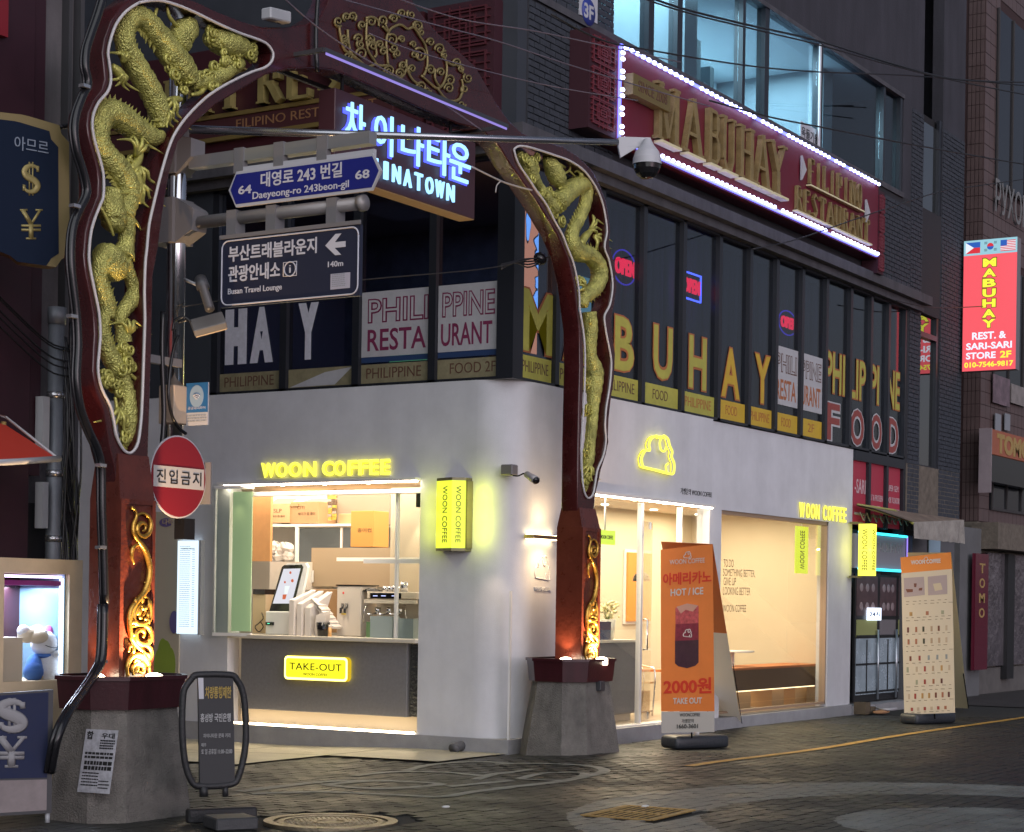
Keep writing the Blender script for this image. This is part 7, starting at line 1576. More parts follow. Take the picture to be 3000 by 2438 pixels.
plush('dark purple plush heap at the right wall of the claw machine', 135, 1372, .12, 'purple', [('body', 'purple', 0, 0, 1, 1, 1.9, 0), ('arm', 'pink', -.3, .6, .5, 1, 1, -.2)], Y0 + .34)
plush('small pink plush toy at the lower right corner of the claw machine', 133, 1402, .055, 'pink', [('body', 'pink', 0, 0, 1, 1, 1, 0), ('head', 'cream', -.2, .8, .7, 1, 1, 0)], Y0 + .12)
plush('small blue plush toy half hidden at the foot of the big white one', 70, 1402, .06, 'blue', [('body', 'blue', 0, 0, 1.2, 1.2, 1, 0), ('foot', 'yellow', .9, -.6, .5, 1.2, .6, 0)], Y0 + .12)
# exchange board on the ground
xb_ = thing('exchange_floor_board', 'dark blue freestanding board with silver dollar and yen signs at the lower left corner', 'sign board', (-7.2, -.8, -.1))
cpt = onD(105, 1560, 12.5); dvec2 = (Vector((FWX, FWY, 0)) * math.cos(math.radians(66)) + Vector((RGX, RGY, 0)) * math.sin(math.radians(66))).normalized(); nvec = Vector((dvec2.y, -dvec2.x, 0))
if nvec.dot(CAM - cpt) < 0: nvec = -nvec
nvec_cur = nvec
mb = MB(); plate(mb, [(-70, 1450), (108, 1438), (104, 1694), (-70, 1704)], -.06, 0); mb.obj('frame', mat('dark_board_frame', (.05, .05, .055), .5, .4), xb_)
mb = MB(); plate(mb, [(-70, 1456), (101, 1444), (98, 1622), (-70, 1626)], .0005, .004); mb.obj('blue_face', mat('board_blue', (.004, .010, .050), .7, var=.1, vscale=5), xb_)
mb = MB(); plate(mb, [(-70, 1630), (98, 1626), (97, 1690), (-70, 1700)], .0005, .003); mb.obj('bare_strip', mat('bare_board', (.24, .20, .20), .7, var=.2, vscale=8), xb_)
slv = mat('silver_letter', (.27, .26, .27), .6)
mb = MB(); currency(mb, '$', onPl, -2, 52, 1456, 1530, .027); mb.obj('dollar_sign', slv, xb_); mb = MB(); currency(mb, 'y', onPl, -4, 52, 1537, 1600, .020); mb.obj('yen_sign', slv, xb_)
mb = MB(); mb.tube([onPl(99, 1694, -.03), onPl(99, 1716, -.03)], .016, 8); mb.tube([onPl(-30, 1700, -.03), onPl(-30, 1722, -.03)], .016, 8); mb.obj('foot', mat('light_grey_case'), xb_)
# ================================================================ STEEL POLE with signs
PX, PY = -5.44, -.34
sp_ = thing('steel_sign_pole', 'tall shiny stainless steel pole behind the left gate leg carrying the street signs', 'pole', (PX, PY, 2.3))
stl = mat('stainless', (.62, .63, .66), .16, 1.0); hot = mat('dull_bracket', (.24, .23, .235), .55, .3)
mb = MB(); zpb = onY(370, 1072, PY).z; mb.cyl((PX, PY, zpb), (PX, PY, 6.6), .072, 24); mb.obj('tube', stl, sp_)
for z_ in (zpb + .15, zpb + 1.1): mb = MB(); mb.box(-6.0, PX - .05, PY - .12, PY - .06, z_, z_ + .06); mb.box(-6.02, -5.96, -.50, PY - .06, z_, z_ + .06); mb.obj('mounting_bracket', hot, sp_)
mb = MB(); c = onY(389, 1104, -.4); mb.box(c.x - .07, c.x + .05, -.44, -.34, c.z - .08, c.z + .08); mb.box(PX, c.x, -.40, -.37, c.z + .04, c.z + .07); mb.obj('black_box', mat('gloss_black'), sp_)
c = onX(378, 463, PX); zc = c.z
mb = MB(); mb.box(PX - .12, PX + .12, PY - .06, PY + .18, zc - .17, zc + .17); mb.prism([(PX - .085, PY - .06, zc - .17), (PX - .085, PY - .22, zc - .09), (PX - .085, PY - .24, zc + .06), (PX - .085, PY - .22, zc + .08), (PX - .085, PY - .06, zc + .17)], (.17, 0, 0)); o = mb.obj('lower_clamp', hot, sp_)
c2 = onX(378, 330, PX); z2_ = c2.z
mb = MB(); mb.box(PX - .10, PX + .10, PY - .06, PY + .14, z2_ - .13, z2_ + .15); mb.prism([(PX - .08, PY - .06, z2_ - .13), (PX - .08, PY - .20, z2_ - .02), (PX - .08, PY - .20, z2_ + .12), (PX - .08, PY - .06, z2_ + .15)], (.16, 0, 0)); mb.obj('upper_clamp', hot, sp_)
ya_ = onX(778, 300, PX).y; zA = (onX(425, 340, PX).z + onX(770, 288, PX).z) / 2
mb = MB(); mb.box(PX - .045, PX + .045, ya_, PY - .15, zA - .045, zA + .045); mb.obj('upper_arm', mat('alu_arm', (.38, .38, .38), .4, .6), sp_)
yb2 = onX(757, 430, PX).y; zB_ = (onX(430, 455, PX).z + onX(755, 432, PX).z) / 2
mb = MB(); mb.cyl((PX, PY - .2, zB_), (PX, yb2, zB_), .048, 18); mb.cyl((PX, yb2 - .02, zB_), (PX, yb2 + .03, zB_), .058, 18); mb.obj('lower_arm', mat('grey_tube', (.33, .31, .30), .45, .3), sp_)
mb = MB()
for px in (507, 590, 680): 
    y_ = onX(px, 330, PX).y; mb = MB(); mb.box(PX - .055, PX - .0, y_ - .045, y_ + .045, zA - .13, zA + .055); mb.obj('hanger_bracket', hot, sp_)
for px in (492, 574, 700):
    y_ = onX(px, 450, PX).y; mb = MB(); mb.box(PX - .055, PX + .055, y_ - .045, y_ + .045, zB_ - .13, zB_ + .052); mb.obj('hanger_bracket', hot, sp_)
# street name plate
XS = PX - .07
snp = thing('street_name_sign', 'blue pointed street name plate reading Daeyeong-ro 243beon-gil on the upper arm', 'street sign', (XS, -1.5, 4.5))
yl = onX(493, 380, XS).y; yr = onX(776, 357, XS).y; zt1 = onX(775, 320, XS).z; zb1_ = onX(775, 398, XS).z; zt0 = onX(493, 358, XS).z; zb0_ = onX(493, 432, XS).z
ztn, zbn = (zt1 + zt0) / 2, (zb1_ + zb0_) / 2; zm = (ztn + zbn) / 2
tipl = onX(477, 395, XS).y; tipr = onX(795, 352, XS).y
def hexa(e): return [(yl - 0, ztn - e), (yr, ztn - e), (tipr + e * .9, zm), (yr, zbn + e), (yl, zbn + e), (tipl - e * .9, zm)]
mb = MB(); mb.prism([(XS, p[0], p[1]) for p in hexa(0)], (.02, 0, 0)); mb.box(XS + .0205, XS + .05, yr - .0, yl, ztn - .02, ztn + .035); mb.obj('plate_edge', mat('plate_edge_white', (.52, .52, .55), .4), snp)
mb = MB(); mb.prism([(XS - .003, p[0], p[1]) for p in hexa(.022)], (.0025, 0, 0)); mb.obj('blue_plate', mat('street_blue', (.012, .018, .20), .4), snp)
F = Face((XS - .003, yl, zbn), (0, -1, 0), (0, 0, 1), yl - yr, ztn - zbn)
mb = MB(); ww_ = mat('sign_white', (.60, .60, .66), .5)
F.text(mb, '64', .02, .12, .34, .58, c0=.0005, d=.003, bold=.02); F.text(mb, '68', .885, .985, .34, .58, c0=.0005, d=.003, bold=.02)
F.text(mb, '대영로 243 번길', .19, .79, .46, .87, c0=.0005, d=.003, bold=.018); F.text(mb, 'Daeyeong-ro 243beon-gil', .13, .84, .10, .36, c0=.0005, d=.003, bold=.01); mb.obj('lettering', ww_, snp)
# travel lounge sign
tl = thing('travel_lounge_sign', 'dark navy direction sign to the Busan Travel Lounge with a white arrow under the lower arm', 'direction sign', (XS, -1.4, 3.9))
yl, yr = onX(460, 560, XS).y, onX(751, 545, XS).y; zt_ = (onX(465, 503, XS).z + onX(745, 466, XS).z) / 2; zb_ = (onX(465, 640, XS).z + onX(748, 619, XS).z) / 2
mb = MB(); mb.box(XS, XS + .03, yr, yl, zb_, zt_); mb.obj('plate', mat('navy_plate', (.020, .024, .050), .45), tl)
mb = MB(); mb.box(XS - .012, XS + .0, yr - .005, yl + .005, zt_ + .001, zt_ + .03); mb.obj('top_rail', hot, tl)
F = Face((XS, yl, zb_), (0, -1, 0), (0, 0, 1), yl - yr, zt_ - zb_)
lp = []
r = .06
for cx3, cy3, a0 in ((F.W - r - .015, F.H - r - .015, 0), (r + .015, F.H - r - .015, PI / 2), (r + .015, r + .015, PI), (F.W - r - .015, r + .015, 1.5 * PI)):
    for k in range(7): a = a0 + PI / 2 * k / 6; lp.append(F.p(cx3 + r * math.cos(a), cy3 + r * math.sin(a), .003))
mb = MB(); mb.tube(lp + lp[:1], .006, 6); mb.obj('white_border', ww_, tl)
mb = MB()
F.text(mb, '부산트래블라운지', .06, .70, .66, .89, c0=.0005, d=.003, bold=.022); F.text(mb, '관광안내소', .06, .44, .36, .60, c0=.0005, d=.003, bold=.022); F.text(mb, 'Busan Travel Lounge', .06, .455, .16, .27, c0=.0005, d=.003, bold=.01)
F.text(mb, '140m', .78, .885, .44, .52, c0=.0005, d=.003, bold=.01); F.text(mb, 'i', .506, .518, .415, .525, c0=.0005, d=.003); mb.obj('lettering', ww_, tl)
mb = MB(); P_ = [F.f(.76, .75), F.f(.83, .90), F.f(.87, .90), F.f(.825, .785), F.f(.90, .785), F.f(.90, .705), F.f(.825, .705), F.f(.87, .60), F.f(.83, .60)]; mb.prism([p + F.N * .0008 for p in P_], F.N * .003); mb.obj('arrow', ww_, tl)
mb = MB(); mb.tube([F.f(.512, .47, .003) + F.U * .052 * math.cos(k * PI / 10) + F.V * .052 * math.sin(k * PI / 10) for k in range(21)], .005, 5); q_ = [F.f(.465, .37, .003), F.f(.56, .37, .003), F.f(.56, .57, .003), F.f(.465, .57, .003), F.f(.465, .37, .003)]; mb.tube(q_, .004, 5); mb.obj('info_symbol', ww_, tl)
mb = MB(); F.rect(mb, .80, .935, .12, .34, .0008, .003); mb.obj('small_notice', mat('notice_lilac', (.45, .44, .52), .6), tl); mb = MB(); greek(mb, F, .81, .92, .14, .33, 7, c0=.0032, d=.001, fill=.4); mb.obj('notice_print', mat('grey_print'), tl)
# no entry sign
ne = thing('no_entry_sign', 'round red no entry sign with black Korean letters on a white bar behind the left gate leg', 'road sign', (PX, -.5, 2.9))
YN = -.50; c = onY(372.5, 995, YN); rr_ = (onY(372, 909, YN).z - onY(372, 1082, YN).z) / 2
tn = Vector((1, .0, 0)); 
def disc(mb, r, y0, y1, n=48): mb.prism([(c.x + r * math.cos(2 * PI * k / n), y0, c.z + r * math.sin(2 * PI * k / n)) for k in range(n)], (0, y1 - y0, 0))
mb = MB(); disc(mb, rr_, YN, YN + .012); mb.obj('disc_edge', mat('plate_edge_white'), ne); mb = MB(); disc(mb, rr_ * .965, YN - .0035, YN - .0005); mb.obj('red_face', mat('sign_bright_red', (.22, .010, .020), .5), ne)
mb = MB(); mb.box(c.x - rr_ * .90, c.x + rr_ * .90, YN - .007, YN - .0038, c.z - .085, c.z + .072); mb.obj('white_bar', mat('bar_white', (.52, .50, .48), .5), ne)
mb = MB(); put_text(mb, '진입금지', (c.x - rr_ * .80, YN - .0072, c.z - .058), (1, 0, 0), (0, 0, 1), (0, -1, 0), w=rr_ * 1.60, h=.105, depth=.002, bold=.012, spacing=1.25); mb.obj('lettering', bk, ne)
mb = MB(); mb.box(c.x - .03, c.x + .12, YN + .013, PY - .06, c.z - .03, c.z + .03); mb.box(c.x + rr_ * .98, c.x + rr_ * .98 + .012, YN - .05, YN + .10, c.z - .19, c.z + .13); mb.obj('bracket', hot, ne)
# wifi box
wf = thing('wifi_box', 'beige metal box with a blue public wifi plate strapped to the steel pole', 'utility box', (PX, -.45, 3.1))
a = onY(364, 802, -.46); b_ = onY(388, 886, -.46); mb = MB(); mb.box(a.x, b_.x + .04, -.46, -.30, b_.z, a.z); o = mb.obj('case', mat('beige_case', (.52, .40, .29), .5), wf); bevel(o, .008)
XW = a.x + .14
p0_ = onX(389, 800, XW); p1_ = onX(433, 886, XW)
mb = MB(); mb.box(XW, XW + .012, p1_.y, p0_.y, p1_.z, p0_.z); mb.obj('white_plate', mat('plate_edge_white'), wf)
F = Face((XW, p0_.y, p1_.z), (0, -1, 0), (0, 0, 1), p0_.y - p1_.y, p0_.z - p1_.z)
mb = MB(); F.rect(mb, 0, 1, .30, 1, .0005, .003); mb.obj('blue_field', mat('wifi_blue', (.03, .15, .36), .4), wf)
mb = MB(); ctr = F.f(.5, .68, .003); 
mb.prism([ctr + F.U * .068 * math.cos(k * PI / 14) + F.V * .085 * math.sin(k * PI / 14) for k in range(28)], F.N * .002); mb.obj('white_circle', mat('wifi_pale', (.30, .42, .55), .5), wf)
mb = MB()
for r_ in (.014, .028, .044): mb.tube([ctr + F.N * .004 + F.V * (-.03) + F.U * r_ * math.cos(PI / 4 + k * PI / 16) + F.V * r_ * math.sin(PI / 4 + k * PI / 16) for k in range(9)], .0045, 5)
mb.obj('wifi_arcs', ww_, wf)
mb = MB(); F.text(mb, '공공와이파이', .1, .9, .37, .44, c0=.003, d=.002); mb.obj('lettering', ww_, wf); mb = MB(); greek(mb, F, .06, .95, .05, .24, 3, c0=.0125 - .012, d=.002, fill=.4); mb.obj('small_print', mat('grey_print'), wf)
# cables round the pole foot of the wifi box
mb = MB(); mb.tube([tuple(onY(p[0], p[1], -.47)) for p in spline([(372, 700), (362, 730), (354, 780), (352, 830), (360, 870), (376, 895), (388, 905)], 4)], .013, 6); mb.tube([tuple(onY(p[0], p[1], -.46)) for p in spline([(340, 650), (338, 740), (342, 860), (338, 930)], 4)], .02, 6); mb.obj('cable', blk, wf)
# flood lamp and camera
fl_ = thing('flood_lamp', 'square beige floodlight tilted on a black arm on the steel pole', 'flood lamp', (PX, -.6, 3.8))
cc = onD(437, 683, 14.1); Un = (Vector((RGX, RGY, 0)) * .93 + Vector((0, 0, .28)) + Vector((FWX, FWY, 0)) * .1).normalized(); Vn = (Vector((FWX, FWY, 0)) * .80 + Vector((0, 0, .52)) - Vector((RGX, RGY, 0)) * .3).normalized(); Nn = Un.cross(Vn).normalized()
if Nn.z > 0: Nn = -Nn
mb = MB(); mb.obox(cc - Un * .125 - Vn * .10, Un * .25, Vn * .20, -Nn * .055); o = mb.obj('housing', mat('lamp_grey', (.17, .16, .15), .5), fl_); bevel(o, .006)
mb = MB(); mb.obox(cc - Un * .118 - Vn * .093 + Nn * .001, Un * .236, Vn * .186, Nn * .008); mb.obj('lens', mat('beige_lens', (.62, .47, .30), .4, emit=(.8, .55, .3), es=.12), fl_)
mb = MB(); mb.obox(cc - Un * .01 - Vn * .02 + Nn * .0092, Un * .05, Vn * .05, Nn * .001); mb.obj('blue_sticker', mat('wifi_blue'), fl_)
mb = MB(); mb.tube([tuple(onD(p[0], p[1], 14.15)) for p in spline([(372, 672), (392, 668), (408, 674), (424, 668)], 4)], .012, 6); mb.tube([tuple(onD(p[0], p[1], 14.1)) for p in spline([(360, 690), (366, 668), (385, 662), (398, 672)], 4)], .010, 6); mb.obj('arm', mat('gloss_black'), fl_)
bc = thing('bullet_camera', 'small black bullet camera pointing down above the floodlight on the steel pole', 'security camera', (PX, -.6, 4.0))
c0_ = onD(418, 582, 14.1); c1_ = onD(438, 645, 13.9); mb = MB(); mb.tube([c0_, c0_.lerp(c1_, .3), c0_.lerp(c1_, .31), c1_], [.045, .05, .034, .036], 14); mb.obj('body', mat('dark_camera', (.07, .07, .075), .4), bc); mb = MB(); mb.cyl(onD(385, 583, 14.25), onD(414, 596, 14.1), .012, 8); mb.obj('arm', mat('light_grey_case'), bc)
# long cctv arm
ca = thing('cctv_arm', 'long thin steel arm with a white dome camera reaching from the pole to the right', 'cctv camera', (PX, PY, 5.1))
p0_ = Vector((PX, PY, onX(395, 266, PX).z)); 
p1_ = onD(1290, 297, 14.95)
mb = MB(); mb.cyl(p0_, p1_, .033, 16, .024); mb.cyl(p0_ + (p1_ - p0_) * .40, p0_ + (p1_ - p0_) * .42, .036, 16); mb.obj('arm', mat('arm_steel', (.40, .41, .44), .22, .9), ca)
mb = MB(); mb.cyl((PX, PY, p0_.z - .09), (PX, PY, p0_.z + .09), .085, 20); mb.obj('collar', hot, ca)
ad = (p1_ - p0_).normalized(); wc = mat('camera_white', (.50, .50, .53), .4)
q1 = onD(1292, 282, 14.95); q2 = onD(1350, 300, 14.95)
mb = MB(); mb.obox(p1_ + Vector((0, 0, -.03)) - ad * .0, ad * .26, Vector((-ad.y, ad.x, 0)) * .05, (0, 0, .075)); mb.prism([p1_ + Vector((0, 0, -.03)), p1_ + ad * .16 + Vector((0, 0, -.031)), p1_ + ad * .02 + Vector((0, 0, -.12))], Vector((-ad.y, ad.x, 0)) * .04); o = mb.obj('bracket', wc, ca)
dc = onD(1350, 320, 14.95); top = Vector((dc.x, dc.y, onD(1350, 291, 14.95).z))
prof = [(.03, .00), (.045, -.03), (.055, -.05), (.095, -.10), (.112, -.15), (.115, -.19), (.118, -.20)]
def lathe(mb, c, prof, n=24):
    mb.sm = True
    for (r, h), (r2, h2) in zip(prof, prof[1:]): mb.add([(c.x + rr * math.cos(2 * PI * k / n), c.y + rr * math.sin(2 * PI * k / n), c.z + hh) for rr, hh in ((r, h), (r2, h2)) for k in range(n)], [(k, (k + 1) % n, (k + 1) % n + n, k + n) for k in range(n)])
    mb.sm = False
mb = MB(); lathe(mb, top, prof); mb.obj('dome_housing', wc, ca)
mb = MB(); lathe(mb, top, [(.108, -.20), (.103, -.235), (.085, -.275), (.05, -.305), (.001, -.315)]); mb.obj('dome_glass', mat('dome_black', (.015, .015, .017), .08), ca)
# tube framed parking sign
ts = thing('traffic_notice_stand', 'black tube framed notice stand with yellow and white Korean lettering right of the left gate plinth', 'notice stand', (-5.3, -.95, -.05))
DT = 12.95
cpt = onD(448, 1540, DT); dv3 = (Vector((FWX, FWY, 0)) * math.cos(math.radians(62)) + Vector((RGX, RGY, 0)) * math.sin(math.radians(62))).normalized(); nvec = Vector((dv3.y, -dv3.x, 0))
if nvec.dot(CAM - cpt) < 0: nvec = -nvec
loop = [(400, 1416), (412, 1408), (478, 1408), (494, 1418), (508, 1450), (513, 1520), (510, 1570), (498, 1618), (482, 1636), (420, 1640), (400, 1630), (386, 1590), (380, 1520), (382, 1450), (390, 1428), (400, 1416)]
mb = MB(); mb.tube([tuple(onPl(p[0], p[1])) for p in spline(loop, 4)], .0235, 12); mb.obj('tube_frame', mat('black_rubber', (.022, .022, .024), .5, bump=.3, bscale=50), ts)
mb = MB(); plate(mb, [(411, 1412), (484, 1410), (488, 1640), (415, 1642)], -.012, .012); mb.obj('panel', mat('charcoal_panel', (.035, .035, .038), .6), ts)
mb = MB(); onPtext(mb, '차량통행제한', 428, 482, 1432, 1457, .013, bold=.02); mb.obj('yellow_lettering', mat('notice_yellow', (.40, .28, .06), .5), ts)
mb = MB(); onPtext(mb, '홍성방 국민은행', 418, 481, 1488, 1506, .013, bold=.015); onPtext(mb, '차이나타운 문화 거리', 424, 480, 1530, 1539, .013); onPtext(mb, '매주', 420, 430, 1550, 1558, .013); onPtext(mb, '토 일 공휴일 11:00~22:00', 420, 484, 1562, 1573, .013); mb.obj('white_lettering', mat('notice_white', (.42, .42, .42), .5), ts)
mb = MB(); plate(mb, [(413, 1414), (424, 1414), (425, 1458), (415, 1458)], .0125, .015); mb.obj('grey_label', mat('plate_edge_white'), ts)
g_ = gz(-5.3, -.9)
mb = MB(); b0 = onD(395, 1668, DT + .15); b0.z = g_; mb.obox(b0, dv3 * .50, Vector((-dv3.y, dv3.x, 0)) * .09, (0, 0, .10)); b0 = onD(452, 1682, DT - .25); b0.z = g_; o = mb.obj('rear_block', mat('black_rubber'), ts); bevel(o, .012)
mb = MB(); mb.obox(b0, dv3 * .30, Vector((-dv3.y, dv3.x, 0)) * .28, (0, 0, .085)); o = mb.obj('front_block', mat('dark_block', (.045, .047, .05), .5, bump=.2), ts); bevel(o, .010)
mb = MB(); mb.tube([onPl(425, 1640), onPl(425, 1662)], .03, 10); mb.tube([onPl(470, 1640), onPl(470, 1662)], .02, 10); mb.obj('foot_post', mat('black_rubber'), ts)
# ================================================================ banners
def banner_plane(px, py, x0, lean, off=0.0):
    # a print that faces -x and leans back: x = x0 + lean * z
    d = ray(px, py); t = (x0 + off + lean * CAM.z - CAM.x) / (d.x - lean * d.z); return CAM + d * t
bn_or = mat('banner_orange', (.78, .22, .045), .6, var=.04); bn_cr = mat('banner_cream', (.58, .50, .38), .6)
b1 = thing('americano_banner', 'orange americano banner stand priced 2000 won in front of the shop door', 'banner stand', (2.0, -1.3, -.05))
L1 = lambda px, py, off=0: banner_plane(px, py, 1.72, .10, off)
q = [(1378, 1147), (1486, 1135), (1490, 1527), (1380, 1529)]
def bquad(L, pts, o0, o1, mb): 
    A = [L(p[0], p[1], o0) for p in pts]; mb.prism(A, (o1 - o0, 0, 0))
mb = MB(); bquad(L1, [(1378, 1147), (1486, 1135), (1490, 1484), (1379, 1484)], 0, .004, mb); mb.obj('orange_print', bn_or, b1)
mb = MB(); bquad(L1, [(1379, 1484.5), (1490, 1484.5), (1490, 1527), (1380, 1529)], 0, .004, mb); mb.obj('white_print', mat('banner_white', (.50, .48, .46), .6), b1)
def btext(L, s, px0, px1, py0, py1, mb, slope=-.06, off=-.003, bold=0., d=.002):
    pm = (px0 + px1) / 2; A = L(px0, py1 - slope * 0, off); Bp = L(px1, py1 + slope * (px1 - px0), off); T_ = L(px0, py0, off); U = Bp - A; V = T_ - A
    V = V - U.normalized() * V.dot(U.normalized()); N = U.cross(V).normalized(); put_text(mb, s, A, U.normalized(), V.normalized(), N, w=U.length, h=V.length, depth=d, bold=bold)
redl = mat('banner_red', (.66, .045, .02), .5); whl = mat('banner_letter_white', (.62, .58, .55), .5)
mb = MB(); btext(L1, '아메리카노', 1383, 1484, 1196, 1222, mb, bold=.03); mb.obj('red_lettering', redl, b1); mb = MB(); btext(L1, '2000원', 1384, 1484, 1416, 1449, mb, slope=-.03, bold=.03); mb.obj('red_lettering', redl, b1)
mb = MB(); btext(L1, 'WOON COFFEE', 1397, 1470, 1168, 1178, mb); mb.obj('white_lettering', whl, b1); mb = MB(); btext(L1, 'HOT / ICE', 1399, 1467, 1229, 1244, mb, bold=.02); mb.obj('white_lettering', whl, b1); mb = MB(); btext(L1, 'TAKE OUT', 1404, 1464, 1456, 1469, mb, slope=-.02, bold=.02); mb.obj('white_lettering', whl, b1); mb = MB()
F1 = Face(L1(1434, 1158, -.004), (0, -1, 0), (.1, 0, 1), 1, 1); cloud_tube(mb, F1, 0, 0, .075, .004, 0); mb.obj('cloud_mark', whl, b1)
mb = MB(); btext(L1, 'WOONCOFFEE', 1418, 1460, 1488, 1495, mb, slope=-.02); btext(L1, '가맹문의', 1422, 1447, 1500, 1508, mb, slope=-.02); btext(L1, '1660-3601', 1412, 1456, 1511, 1520, mb, slope=-.02, bold=.015); mb.obj('black_lettering', bk, b1)
# the printed glass
mb = MB(); bquad(L1, [(1409, 1268), (1457, 1264), (1457, 1300), (1409, 1302)], -.0035, -.0015, mb); mb.obj('iced_drink_top', mat('drink_pink', (.50, .09, .10), .4, var=.4, vscale=30), b1)
mb = MB(); bquad(L1, [(1409, 1302), (1457, 1300), (1457, 1335), (1408, 1337)], -.0035, -.0015, mb); mb.obj('iced_drink_middle', mat('drink_crimson', (.22, .025, .05), .4, var=.3, vscale=25), b1)
mb = MB(); bquad(L1, [(1408, 1337), (1457, 1335), (1457, 1382), (1450, 1389), (1433, 1394), (1415, 1390), (1408, 1384)], -.0035, -.0015, mb); mb.obj('iced_drink_bottom', mat('drink_plum', (.055, .022, .04), .4, var=.2, vscale=20), b1)
mb = MB(); bquad(L1, [(1411, 1266), (1433, 1259), (1456, 1263), (1445, 1276), (1430, 1272), (1420, 1280)], -.0055, -.0037, mb); mb.obj('ice', mat('ice_pink', (.62, .34, .26), .3), b1)
mb = MB(); F1 = Face(L1(1434, 1321, -.006), (0, -1, 0), (.1, 0, 1), 1, 1); cloud_tube(mb, F1, 0, 0, .085, .005, 0); mb.obj('cup_cloud', whl, b1)
# rear print seen at the right, the cross poles and the water base
mb = MB(); A = [L1(1486, 1140, .02), onY(1545, 1512, -1.02), onY(1490, 1518, -1.05), L1(1489, 1520, .02)]
RB = lambda px, py: onY(px, py, -1.30 + 0)
pr0 = L1(1486, 1136, .02); 
mb = MB(); mb.add([L1(1486.5, 1136, .012), L1(1486.5, 1330, .012), onZ(1527, 1380, .8) if False else (L1(1486.5, 1330, .012) + Vector((.62, -.10, .0))), ], [(0, 1, 2)])
TR = L1(1484, 1135, .015); BL = L1(1489, 1524, .015)
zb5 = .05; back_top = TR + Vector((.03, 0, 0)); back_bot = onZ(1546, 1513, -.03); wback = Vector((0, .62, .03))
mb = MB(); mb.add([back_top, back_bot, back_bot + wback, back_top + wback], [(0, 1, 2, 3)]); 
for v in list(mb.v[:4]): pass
mb.add([Vector(v) + Vector((.004, 0, .002)) for v in mb.v[:4]], [(3, 2, 1, 0)]); mb.obj('rear_print', mat('rear_cream_glow', (.75, .70, .64), .6, emit=(.8, .7, .55), es=.10), b1)  # slight glow stands in for shop light on the rear print
mb = MB(); mb.add([back_top, back_top.lerp(back_bot, .45), back_top.lerp(back_bot, .45) + wback, back_top + wback], [(0, 1, 2, 3)]); mb.v = [tuple(Vector(v) + Vector((-.004, -.003, -.001))) for v in mb.v]
mb.obj('rear_orange', bn_or, b1)
basem = mat('dark_water_base', (.030, .034, .042), .42, bump=.25, bscale=30)
def wbase(t, px0, px1, py0, py1, nm='water_base'):
    g_ = gz(onZ((px0 + px1) / 2, py1, -.04).x, -1.2) ; A = onZ(px0, py1 - 2, g_); Bp = onZ(px1, py1 - 6, g_); U = Bp - A; U.z = 0; W_ = Vector((-U.y, U.x, 0)).normalized() * .30; H_ = .14
    mb = MB(); mb.obox(A + Vector((0, 0, 0)), U, W_, (0, 0, H_)); o = mb.obj(nm, basem, t); bevel(o, .045, 3)
    for p in o.data.polygons: p.use_smooth = True
    mb = MB(); c = A + U / 2 + W_ * .4; mb.cyl(c + Vector((0, 0, H_ * .9)), c + Vector((0, 0, H_ + .07)), .028, 12); mb.obj('socket', edge, t)
wbase(b1, 1410, 1523, 1538, 1566)
mb = MB(); ctr = L1(1434, 1350, .03); 
for p in ((1380, 1149), (1485, 1138), (1381, 1526), (1489, 1524)): mb.tube([ctr, L1(p[0], p[1], .012)], .005, 6)
mb.tube([ctr, L1(1443, 1540, .05)], .010, 6); mb.obj('cross_pole', mat('gloss_black'), b1)
mb = MB(); mb.tube([back_top.lerp(back_bot, .62) + Vector((.0, -.02, 0)), back_bot + Vector((-.02, -.02, .02))], .006, 6); mb.obj('rear_pole', mat('gloss_black'), b1)
b2_ = thing('menu_banner', 'cream menu banner stand with an orange head and rows of drink pictures at the far right', 'banner stand', (8.0, -1.6, -.05))
L2 = lambda px, py, off=0: banner_plane(px, py, 7.75, .06, off)
mb = MB(); bquad(L2, [(1880, 1196), (1985.5, 1187), (1992, 1487), (1886, 1491)], 0, .004, mb); mb.obj('cream_print', bn_cr, b2_)
mb = MB(); bquad(L2, [(1878, 1163), (1983, 1152), (1985.5, 1187), (1880, 1196)], 0, .004, mb); mb.obj('orange_head', mat('banner_head_orange', (.68, .22, .035), .5), b2_)
mb = MB(); btext(L2, 'WOON COFFEE', 1900, 1962, 1169, 1178, mb, bold=.03); F1 = Face(L2(1931, 1166, -.004), (0, -1, 0), (.06, 0, 1), 1, 1); cloud_tube(mb, F1, 0, 0, .05, .003, 0, curl=False); mb.obj('head_lettering', whl, b2_)
pc_ = [mat('pic_' + str(i), c, .5) for i, c in enumerate([(.16, .05, .03), (.34, .13, .07), (.05, .05, .03), (.40, .28, .18), (.30, .05, .04), (.30, .30, .20), (.42, .24, .08), (.26, .28, .28), (.12, .035, .03), (.45, .35, .25)])]
def brow(y, xs, idx, h=7, w=4.2):
    for x_, k in zip(xs, idx):
        mb = MB(); sl = -.055 * (x_ - 1935); bquad(L2, [(x_ - w / 2, y - h / 2 + sl), (x_ + w / 2, y - h / 2 + sl), (x_ + w / 2, y + h / 2 + sl), (x_ - w / 2, y + h / 2 + sl)], -.003, -.001, mb); mb.obj('drink_picture', pc_[k], b2_)
    for x_ in xs: pass
brow(1279, (1900, 1934, 1966), (6, 1, 5), 8, 6); 
brow(1312, (1894, 1911, 1926, 1943, 1958, 1974), (8, 1, 2, 3, 0, 9), 11); brow(1337, (1895, 1911, 1927, 1943, 1959, 1974), (1, 1, 2, 3, 3, 9), 11)
